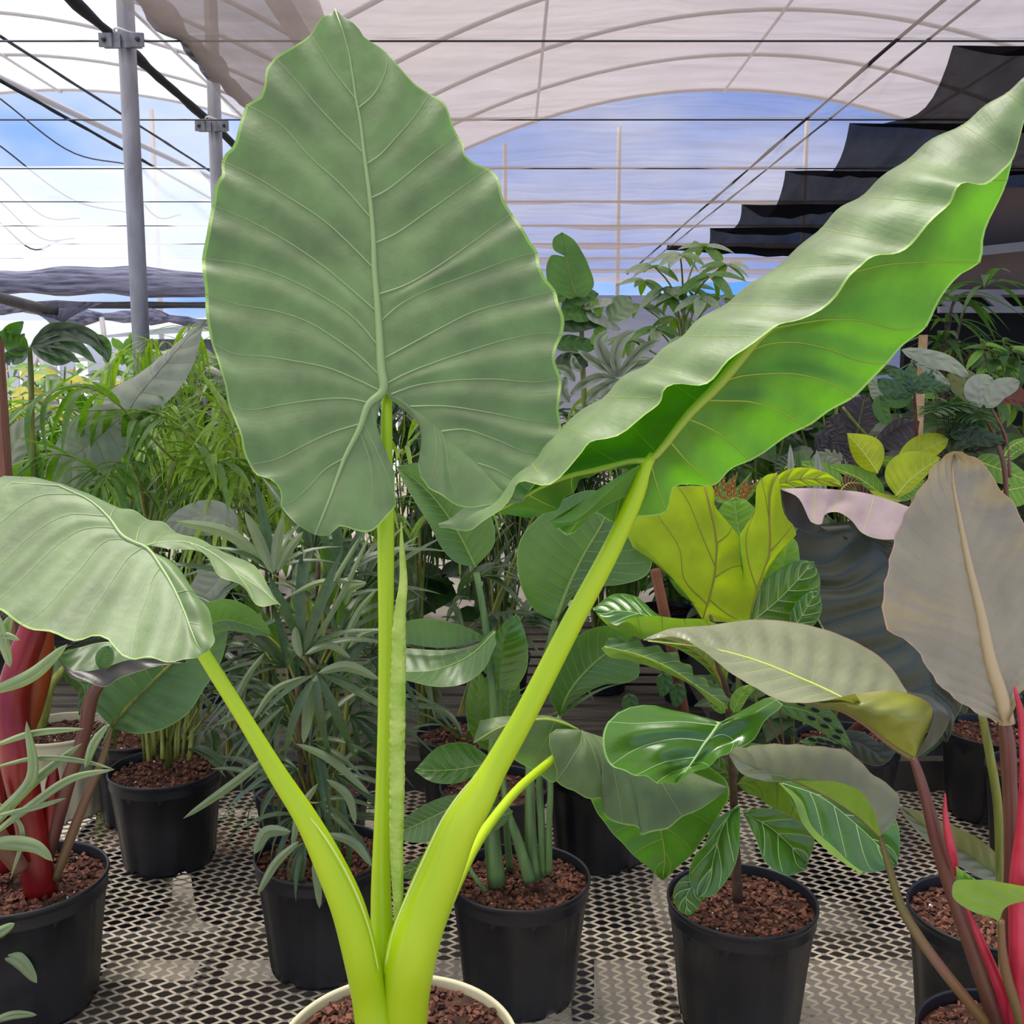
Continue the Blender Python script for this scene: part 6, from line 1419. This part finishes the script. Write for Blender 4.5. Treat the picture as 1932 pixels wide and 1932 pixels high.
for a, w1, w2, mt, fc in (([(1045, 570), (1070, 545), (1097, 550)], 12, 16, 'foliage', 'under'), ([(1060, 580), (1090, 560), (1130, 555)], 14, 16, 'foliage', 'top'), ([(1055, 600), (1080, 590), (1120, 600)], 20, 16, 'foliage', 'under'), ([(1040, 620), (1080, 610), (1135, 612)], 24, 16, 'filler', 'top'),
                          ([(1100, 582), (1130, 572), (1158, 568)], 9, 8, 'grey_leaf', 'top'), ([(1105, 590), (1140, 605), (1170, 622)], 8, 12, 'grey_leaf', 'top'), ([(1150, 605), (1175, 580), (1190, 560)], 26, 20, 'grey_leaf', 'under'), ([(1120, 560), (1128, 580), (1132, 600)], 10, 12, 'lime', 'under'),
                          ([(1045, 650), (1090, 650), (1125, 655)], 18, 16, 'foliage', 'top'), ([(1045, 700), (1080, 680), (1110, 690)], 18, 18, 'filler', 'top'), ([(1115, 650), (1130, 635), (1140, 610)], 14, 14, 'lime', 'top')):
    oval(bn, a, w1, w2, 3.28, M[mt], 'paddle', face=fc, nv=4, wav=.12, fl=.02, fr=-.02)
mg = thing('potted_grey_monstera', 'grey green split leaf monstera below the umbrella tree', 'plant', (P(1165, 800, 3.2)[0], 3.2, 0))
pot_at(mg, (P(1165, 800, 3.2)[0], 3.2, 0), .3, .26, M['black_pot'], chips=30)
stem(mg, [(1165, 715, 3.2, 8), (1175, 800, 3.2, 10), (1180, 1000, 3.2, 12)], M['cane'])
for a, w1, w2 in (([(1165, 712), (1142, 680), (1130, 640), (1150, 622)], 10, 14), ([(1165, 712), (1160, 670), (1172, 640), (1200, 622)], 10, 14), ([(1165, 712), (1190, 680), (1215, 655), (1248, 640)], 9, 12), ([(1165, 712), (1200, 690), (1230, 685), (1262, 665)], 9, 8),
                  ([(1165, 712), (1140, 695), (1110, 675), (1090, 660)], 8, 9), ([(1165, 715), (1130, 712), (1100, 725), (1075, 745)], 9, 9), ([(1165, 715), (1140, 730), (1120, 745), (1105, 765)], 10, 10), ([(1165, 715), (1160, 735), (1140, 755), (1130, 775)], 9, 10),
                  ([(1100, 700), (1085, 690), (1080, 670)], 8, 9), ([(1075, 760), (1062, 740), (1068, 710)], 12, 10), ([(1085, 720), (1070, 700), (1045, 690)], 10, 8)):
    oval(mg, a, w1, w2, 3.18, M['grey_leaf'], 'paddle', nv=2, fl=-.02, fr=-.02, name='leaf_lobe')

# ------------------------------------------------------------------ right side plants
yf = thing('potted_yellow_ficus', 'rubber fig with bright yellow green young leaves behind the bronze leaf', 'plant', (P(1688, 1000, 3.1)[0], 3.1, .25))
pot_at(yf, (P(1688, 1000, 3.1)[0], 3.1, .25), .24, .2, M['black_pot'], chips=60)
stem(yf, [(1686, 935, 3.05, 7), (1690, 1000, 3.08, 9), (1692, 1400, 3.1, 10)], M['cane'], 'trunk')
yk = dict(vein=M['yel_vein'], rib=M['yel_vein'], vw=1.0, nv=8, corr=.003, ribw=(3, 1.2))
oval(yf, [(1656, 893), (1632, 858), (1598, 817)], 22, 38, 3.0, M['yellow'], 'lance', fl=.02, fr=.02, **yk)
oval(yf, [(1695, 880), (1742, 850), (1790, 828)], 30, 22, 3.02, M['yellow'], 'paddle', fl=.01, fr=.01, **yk)
oval(yf, [(1690, 936), (1714, 908), (1744, 884), (1775, 864)], 52, 16, 2.98, M['yellow'], 'ovate', fl=.02, **yk)
oval(yf, [(1692, 880), (1672, 868), (1655, 872)], 14, 8, 3.04, M['lime'], 'ovate', **yk)
for a, w1, w2, mt in (([(1592, 915), (1550, 888), (1498, 872)], 8, 16, 'lime'), ([(1668, 938), (1625, 905), (1560, 878)], 8, 22, 'lime'), ([(1690, 940), (1720, 925), (1745, 905)], 12, 14, 'lime'), ([(1500, 876), (1485, 880), (1470, 905)], 12, 22, 'darkphi'),
                      ([(1585, 925), (1600, 912), (1628, 912)], 16, 12, 'phi_brown')):
    if mt == 'phi_brown' and 'phi_brown' not in M: M['phi_brown'] = leaf_mat('red brown leaf', rgb(110, 62, 44), rgb(110, 62, 44), rgb(140, 60, 30), 0.5, 0.2, 0.4)
    oval(yf, a, w1, w2, 3.05, M[mt], 'ovate', **yk)
oval(yf, [(1700, 945), (1670, 940), (1640, 925)], 8, 8, 3.0, M['yellow'], 'ovate', **yk)
lg = thing('potted_light_green_plant', 'light green leaved plant at the right edge behind the bronze leaf', 'plant', (P(1960, 1000, 3.15)[0], 3.15, .25))
pot_at(lg, (P(1960, 1000, 3.15)[0], 3.15, .25), .24, .2, M['black_pot'], chips=30)
stem(lg, [(1950, 905, 3.1, 7), (1955, 1000, 3.12, 9), (1960, 1400, 3.15, 10)], M['cane'], 'trunk')
for a, w1, w2 in (([(1838, 867), (1885, 885), (1950, 912)], 24, 26), ([(1893, 862), (1905, 845), (1945, 825)], 8, 22), ([(1898, 868), (1920, 850), (1950, 838)], 6, 10), ([(1888, 928), (1915, 922), (1960, 915)], 8, 34)):
    oval(lg, a, w1, w2, 3.05, M['lime'], 'ovate', **yk)
cr = thing('potted_croton', 'croton with narrow orange and yellow veined leaves right of the lime fig leaves', 'plant', (P(1390, 1000, 2.97)[0], 3.0, 0))
M['croton'] = leaf_mat('croton leaf', rgb(176, 96, 40), rgb(190, 130, 60), rgb(200, 120, 30), 0.4, 0.2, 0.5, edge=rgb(225, 210, 120))
for k in range(16):
    a = [(1390, 960), (1375 + 5 * k - 40 + (k * 37 % 17), 925), (1340 + 6.5 * k, 885 + (k * 53 % 30))]
    oval(cr, a, 5, 5, 2.88 + .01 * k, M['croton'] if k % 3 else M['lime'], 'lance', nv=6, vein=M['yel_vein'], rib=M['yel_vein'], vw=1, ribw=(2, 1))
stem(cr, [(1390, 955, 2.9, 6), (1392, 1100, 2.9, 8), (1392, 1500, 2.95, 8)], M['cane'], 'stem'); pot_at(cr, (P(1392, 1000, 2.97)[0], 3.0, 0), .26, .22, M['black_pot'], chips=30)
dp = thing('potted_purple_philodendron', 'almost black heart leaved philodendron under the tip of the folded right leaf', 'plant', (P(1640, 1000, 3.4)[0], 3.45, 0))
pot_at(dp, (P(1640, 1000, 3.4)[0], 3.45, 0), .3, .26, M['black_pot'], chips=30)
for a, w1, w2, mt in (([(1615, 830), (1622, 790), (1632, 745)], 38, 30, 'purple'), ([(1652, 838), (1690, 808), (1735, 795)], 14, 44, 'purple'), ([(1570, 840), (1580, 810), (1560, 790)], 24, 30, 'purple'), ([(1540, 850), (1560, 830), (1600, 850)], 20, 24, 'purple'),
                      ([(1600, 880), (1570, 860), (1530, 868)], 18, 14, 'grey_leaf'), ([(1585, 880), (1600, 870), (1598, 838)], 14, 14, 'purple'), ([(1665, 770), (1660, 740), (1640, 715)], 18, 18, 'grey_leaf')):
    oval(dp, a, w1, w2, 3.3, M[mt], 'paddle', nv=6, vein=M[mt], vw=1.5, corr=.004, wav=.06, rib=M['cane'] if w1 > 30 else None, ribw=(2, 1.5))
stem(dp, [(1590, 768, 3.25, 5), (1615, 800, 3.25, 6), (1640, 830, 3.3, 7), (1650, 900, 3.35, 8)], M['cane'])
for k in range(4): stem(dp, [(1600 + 25 * k, 820, 3.32, 4), (1615 + 10 * k, 900, 3.36, 6), (1640, 1000, 3.42, 8)], M['phi_stem'])
gm = thing('potted_green_monstera', 'round leaved dark green monstera at right, under the long grey leaf', 'plant', (P(1730, 1000, 3.2)[0], 3.2, 0))
pot_at(gm, (P(1730, 1000, 3.2)[0], 3.2, 0), .3, .26, M['black_pot'], chips=30)
for a, w1, w2, mt, fc in (([(1725, 742), (1690, 735), (1655, 715)], 20, 16, 'mons', 'top'), ([(1725, 742), (1700, 710), (1670, 700)], 12, 12, 'mons', 'top'), ([(1725, 740), (1718, 705), (1725, 688)], 14, 14, 'mons', 'top'), ([(1727, 740), (1745, 715), (1770, 700)], 12, 14, 'mons', 'top'),
                          ([(1728, 742), (1755, 730), (1795, 735)], 12, 10, 'mons', 'top'), ([(1722, 745), (1690, 755), (1660, 750)], 16, 14, 'foliage', 'top'), ([(1700, 660), (1750, 672), (1800, 690), (1830, 712)], 14, 18, 'grey_leaf', 'top'), ([(1725, 685), (1760, 700), (1795, 730)], 6, 10, 'grey_leaf', 'top'),
                          ([(1845, 765), (1830, 735), (1785, 708)], 26, 28, 'olive', 'under'), ([(1860, 770), (1880, 735), (1925, 720)], 18, 24, 'grey_leaf', 'top'), ([(1870, 760), (1900, 752), (1945, 765)], 26, 10, 'phi_brown', 'under'), ([(1850, 770), (1845, 730), (1875, 715)], 24, 14, 'grey_leaf', 'top'),
                          ([(1660, 745), (1665, 775), (1680, 800)], 14, 18, 'foliage', 'top'), ([(1790, 820), (1830, 815), (1880, 840)], 16, 20, 'filler', 'top'), ([(1800, 850), (1840, 830), (1900, 835)], 16, 10, 'filler', 'top')):
    oval(gm, a, w1, w2, 3.0, M[mt], 'paddle', face=fc, nv=4, corr=.004, wav=.06)
for a in ([(1725, 742, 3.02, 5), (1728, 800, 3.05, 7), (1730, 950, 3.1, 8)], [(1847, 765, 3.02, 5), (1875, 820, 3.02, 8), (1890, 860, 3.0, 9), (1900, 950, 3.0, 9)], [(1870, 770, 3.02, 5), (1895, 820, 3.05, 7), (1905, 900, 3.05, 7)]): stem(gm, a, M['phi_stem'])
fe = thing('potted_fern', 'sword fern with narrow arching fronds right of the dark monstera', 'fern', (P(1800, 900, 3.05)[0], 3.05, .1))
Tf = [tmpl(unit_leaf('pinna', M['foliage'], .2, .2, .1, 'lance', 4))]
M['fern'] = leaf_mat('fern frond', rgb(84, 112, 72), rgb(90, 125, 60), rgb(100, 160, 40), 0.45, 0.25, 0.5)
for k in range(11):
    a = k / 10.0
    p0 = P(1795, 850, 3.05); p2 = P(1745 + 130 * a, 765 + 60 * abs(a - .35), 2.95 - .1 * math.sin(k * 1.7)); p1 = (p0 + p2) / 2 + np.array((0, 0, .07))
    frond_mesh(fe, p0, p1, p2, 20, .075, Tf, M['fern'], 80, 300 + k, 1.0, .1, .3, r=.002)
stem(fe, [(1795, 850, 3.05, 6), (1795, 1000, 3.05, 8)], M['cane'], 'stem')
sn = thing('snake_plants', 'upright banded snake plant leaves under the lowest edge of the folded right leaf', 'plant', (P(1510, 1000, 2.9)[0], 2.9, 0))
for k, (x, y0, y1) in enumerate(((1490, 930, 838), (1505, 930, 850), (1540, 910, 848), (1474, 935, 870), (1528, 925, 880), (1455, 940, 890), (1550, 920, 875))):
    oval(sn, [(x, y0 + 60), (x + 2, (y0 + y1) / 2), (x + 1, y1)], 8, 8, 2.9 + .02 * k, M['foliage'] if k % 2 else M['grey_leaf'], 'paddle', nv=0)
stem(sn, [(1505, 940, 2.92, 10), (1505, 1100, 2.9, 14)], M['cane'], 'stem')

# climbing vine and dracaena at the right
dr = thing('dracaena', 'dracaena with drooping strap leaves against the dark building opening', 'plant', (P(1800, 900, 4.0)[0], 4.0, 0))
stem(dr, [(1775, 1000, 4.0, 14), (1775, 800, 4.0, 14), (1780, 640, 4.0, 12)], M['brown_cane'], 'trunk')
for k, (x, y) in enumerate(((1800, 570), (1785, 610), (1810, 650), (1775, 650), (1840, 660), (1860, 540), (1800, 690), (1850, 700))):
    c = P(x, y, 4.0 + .1 * math.sin(k)); rg = random.Random(k + 50)
    for j in range(9):
        a = rg.random() * 6.28
        instance_leaf(dr, UB['dra'], 'leaf', c, (math.cos(a), math.sin(a) * .6, rg.uniform(.1, 1.0)), (0, 0, 1), rg.uniform(.14, .24))
    b = MB(); b.tube(catmull([P(1778, 760, 4.0), (P(1785, y + 60, 4.0) + c) / 2, c], 6), .006, 5); b.build('branch', M['brown_cane'], dr, True)
t = thing('bamboo_stake', 'short pale wooden stake standing among the plants at right', 'stake', (P(1742, 700, 3.6)[0], 3.6, 0))
b = MB(); b.tube([(P(1742, 700, 3.6)[0], 3.6, 0), P(1742, 632, 3.6)], .016, 8); b.build('shaft', plain('pale wood', rgb(180, 150, 110), .7, rgb(150, 118, 80), 20), t, True)
vi = thing('climbing_vine', 'tangled light green vine leaves climbing at the right edge', 'plant', (P(1900, 700, 3.7)[0], 3.7, 0))
rg = random.Random(77)
for k in range(7):
    p = [P(1890, 800, 3.7), P(1870 + 12 * k, 720, 3.7 + .03 * k), P(1850 + 14 * k, 640 + 14 * (k % 3), 3.65)]
    pts = catmull(np.array(p), 12); b = MB(); b.tube(pts, .003, 5); b.build('stem', M['cane'], vi, True)
    for j in range(10):
        q = pts[2 + j]; a = rg.random() * 6.28
        instance_leaf(vi, UB['fol' if rg.random() < .6 else 'lim'], 'leaf', q, (math.cos(a), math.sin(a) * .5 - .3, rg.uniform(-.8, .3)), (0, -.5, 1), rg.uniform(.05, .10))

# darker masses of potted plants filling the benches behind
M['bench2'] = M['dark_rail']
hb = thing('rear_bench', 'dark bench carrying the crowded plants on the right side', 'bench', (2.3, 4.2, 0))
b = MB(); b.box((.75, 3.75, .50), (5.2, 5.0, .54)); b.build('top', M['dark_rail'], hb)
for x in (.85, 2.2, 3.6, 5.1):
    b = MB(); b.box((x - .03, 3.8, 0), (x + .03, 3.86, .5)); b.build('leg', M['dark_rail'], hb)
fill = [(.95, 4.1, .75, ['fil', 'fol'], 'mixed dark bush behind the lime fig leaves, left end'), (1.35, 4.0, .85, ['fil', 'mon'], 'dark bushy plant behind the croton'), (1.75, 4.15, 1.2, ['fil', 'fol', 'dkp'], 'dark bushy plant behind the yellow ficus'),
        (2.15, 4.0, 1.3, ['fil', 'pur'], 'dark purple tinged bush behind the black philodendron'), (2.55, 4.1, 1.3, ['fil', 'mon', 'fol'], 'broad leaved bush behind the green monstera'), (2.95, 4.2, 1.2, ['fil', 'lan'], 'narrow leaved dark bush at the far right'),
        (1.1, 4.6, 1.25, ['fol', 'gry'], 'taller bush beneath the umbrella tree'), (1.55, 4.7, 1.25, ['fil', 'gry'], 'grey and dark bush right of the umbrella tree'), (.7, 4.55, 1.2, ['fol', 'fil'], 'green bush beside the tall leaf at mid height'),
        (2.4, 4.8, 1.4, ['fil', 'fol'], 'bush in front of the dark building opening'), (3.3, 4.7, 1.3, ['fol', 'lan'], 'bush under the climbing vine'), (2.0, 4.75, 1.45, ['fil', 'lim'], 'bush with some lime leaves at right')]
for k, (x, Y, h, ks, lab) in enumerate(fill):
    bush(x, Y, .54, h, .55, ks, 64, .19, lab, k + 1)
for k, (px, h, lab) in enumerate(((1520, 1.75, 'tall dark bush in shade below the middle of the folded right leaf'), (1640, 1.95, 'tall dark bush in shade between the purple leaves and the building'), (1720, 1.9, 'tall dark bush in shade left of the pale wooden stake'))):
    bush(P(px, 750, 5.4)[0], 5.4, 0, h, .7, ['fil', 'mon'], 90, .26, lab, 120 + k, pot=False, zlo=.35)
# low plants between the near bench and the rear bench
for k, (x, Y, h, ks, lab) in enumerate(((1.0, 3.45, .95, ['fil', 'fol'], 'low dark plant on the floor behind the fig trunk'), (1.65, 3.5, .95, ['fil', 'dkp'], 'low dark plant on the floor behind the dark philodendron'))):
    bush(x, Y, 0, h, .5, ks, 50, .17, lab, 40 + k, potd=.3)

# ------------------------------------------------------------------ far left: open bright bay with small plants and a shed
sh = thing('grey_shed', 'grey plank shed with a pale flat roof in the far left distance', 'shed', (-6.4, 17.5, 0))
x0, x1 = P(258, 650, 17.5)[0], P(470, 650, 17.5)[0]
zt = P(300, 640, 17.5)[2]
M['plank_grey'] = plain('grey painted plank', rgb(120, 122, 132), .8, rgb(96, 98, 108), 3)
M['white_panel'] = plain('white plastic panel', rgb(226, 230, 238), .6, rgb(206, 212, 224), 2)
for k in range(18):
    xa = x0 + (x1 - x0) * k / 18
    b = MB(); b.box((xa, 17.45 + .01 * (k % 2), 0), (xa + (x1 - x0) / 18 * .93, 17.5, zt)); b.build('plank', M['plank_grey'], sh)
b = MB(); xr = P(215, 640, 17.5)[0]; b.add([(xr, 17.0, zt), (x1, 17.0, zt + .15), (x1, 18.5, zt + .35), (xr, 18.5, zt + .25), (xr, 17.0, zt + .04), (x1, 17.0, zt + .32), (x1, 18.5, zt + .5), (xr, 18.5, zt + .3)], [(0,3,2,1),(4,5,6,7),(0,1,5,4),(1,2,6,5),(2,3,7,6),(3,0,4,7)]); b.build('roof', M['white_panel'], sh)
t = thing('panel_row', 'row of white plastic panels leaning in the far left bay', 'panel', (-6.5, 12, 0))
for k, (xa, xb, ya) in enumerate(((-20, 30, 640), (34, 60, 650), (66, 96, 655), (100, 128, 660), (150, 235, 650))):
    b = MB(); p, q = P(xa, ya, 12.0), P(xb, ya, 12.0); b.box((p[0], 12.0 + .05 * k, 0), (q[0], 12.04 + .05 * k, p[2])); b.build('panel', M['white_panel'], t)
t = thing('white_stand', 'white slanted pipe stand among the far left plants', 'stand', (P(80, 700, 9)[0], 9, 0))
for a in ((48, 740, 75, 660), (100, 740, 70, 662), (205, 700, 192, 600)):
    b = MB(); b.tube([P(a[0], a[1], 9.0), P(a[2], a[3], 9.2)], .022, 6); b.build('leg', M['pipe'], t, True)
for k, (px, py, Y, h, sp, ks, n, ll, lab) in enumerate((
        (38, 790, 6.0, .60, .6, ['yel'], 90, .12, 'yellow leaved bush low at the far left'), (85, 800, 5.6, .45, .5, ['yel', 'lim'], 70, .10, 'smaller yellow bush beside the monstera stem'), (230, 700, 9.5, .55, .6, ['fol', 'lim'], 60, .16, 'green bush on the far shelf left of the nearer post'),
        (110, 735, 8.0, .8, .6, ['lim', 'dra'], 60, .22, 'spiky light green plant in the bright left bay'), (150, 745, 7.5, .6, .6, ['fol', 'yel'], 60, .16, 'loose green bush right of the spiky plant'), (320, 700, 10, .8, .7, ['fol', 'lim'], 70, .2, 'distant green bush between the posts and the grey leaf'),
        (400, 720, 7.0, .9, .5, ['lim', 'fol', 'gry'], 80, .16, 'loose pale bush by the left margin of the tall leaf'), (360, 760, 5.8, .7, .6, ['fil', 'fol'], 70, .2, 'dark bush under the grey pointed leaf'), (270, 770, 6.2, .6, .6, ['fil', 'gry'], 60, .18, 'dusky bush left of the grey pointed leaf'),
        (190, 770, 6.6, .5, .6, ['fil', 'fol'], 60, .16, 'low dark bush behind the arching palm'), (20, 720, 9, .7, .8, ['gry', 'yel'], 60, .2, 'pale bush by the white panels'))):
    c = P(px, py, Y); bush(c[0], Y, max(0, c[2] - h * .7), h, sp, ks, n, ll, lab, 60 + k, pot=False)
t = thing('far_left_table', 'long dark table carrying the distant plants in the left bay', 'table', (-3.5, 7, 0))
b = MB(); b.box((-6, 5.2, .85), (-2.0, 9.5, .90)); b.build('table_top', M['bench_wood'], t)
for x in (-5.8, -4, -2.2):
    b = MB(); b.box((x, 5.3, 0), (x + .08, 5.38, .85)); b.build('leg', M['bench_wood'], t)
ca = thing('cactus', 'pale green paddle cactus on the far shelf left of the nearer post', 'cactus', P(235, 690, 9.6))
uc = unit_leaf('pad', M['lime'], .55, 0, .0, 'paddle', 6)
rg = random.Random(3)
for k in range(22):
    instance_leaf(ca, uc, 'pad', P(218 + rg.random() * 42, 690 - rg.random() * 40, 9.6 + rg.uniform(-.15, .15)), (rg.uniform(-.6, .6), 0, 1), (0, -1, .2), .11)

# ------------------------------------------------------------------ right: building with a framed dark opening
M['beige_wall'] = plain('beige building wall', rgb(150, 128, 112), .85, rgb(138, 116, 102), 2)
M['grey_frame'] = plain('light grey frame', rgb(176, 174, 170), .6, rgb(160, 158, 154), 3)
M['painted_dark'] = plain('dark opening', rgb(16, 16, 18), .9)
bd = thing('side_building', 'beige building with a light grey framed dark opening at the right edge', 'building', (6.0, 9.3, 0))
xw = P(1775, 560, 9.0)[0]
def zq(y, Y=9.0): return P(1850, y, Y)[2]
b = MB(); b.box((xw, 9.3, zq(552)), (10.5, 9.4, zq(478) + .6)); b.build('upper_wall', M['beige_wall'], bd)
b = MB(); b.box((xw - .1, 9.5, 0), (10.5, 9.6, zq(552))); b.build('dark_panel', M['painted_dark'], bd)  # flat black sheet; the darkness inside the opening is its colour
b = MB(); b.box((xw, 9.0, zq(556)), (10.5, 9.3, zq(546))); b.build('ledge', M['grey_frame'], bd)
b = MB(); b.box((xw, 9.0, zq(590)), (10.5, 9.06, zq(578))); b.build('lower_rail', M['grey_frame'], bd)
for k in range(7):
    xa = xw + .05 + k * .42
    b = MB(); b.add([(xa, 9.0, zq(578)), (xa + .16, 9.0, zq(578)), (xa + .04, 9.0, zq(556)), (xa - .12, 9.0, zq(556)), (xa, 9.05, zq(578)), (xa + .16, 9.05, zq(578)), (xa + .04, 9.05, zq(556)), (xa - .12, 9.05, zq(556))],
                    [(0,1,2,3),(7,6,5,4),(0,4,5,1),(1,5,6,2),(2,6,7,3),(3,7,4,0)]); b.build('slanted_bar', M['grey_frame'], bd)
b = MB(); b.add([(xw - .4, 8.6, zq(505)), (10.5, 8.6, zq(505) + .75), (10.5, 9.4, zq(505) + .8), (xw - .4, 9.4, zq(505) + .05), (xw - .4, 8.6, zq(505) + .07), (10.5, 8.6, zq(505) + .86), (10.5, 9.4, zq(505) + .9), (xw - .4, 9.4, zq(505) + .12)], [(0,3,2,1),(4,5,6,7),(0,1,5,4),(1,2,6,5),(2,3,7,6),(3,0,4,7)]); b.build('eave', M['grey_frame'], bd)
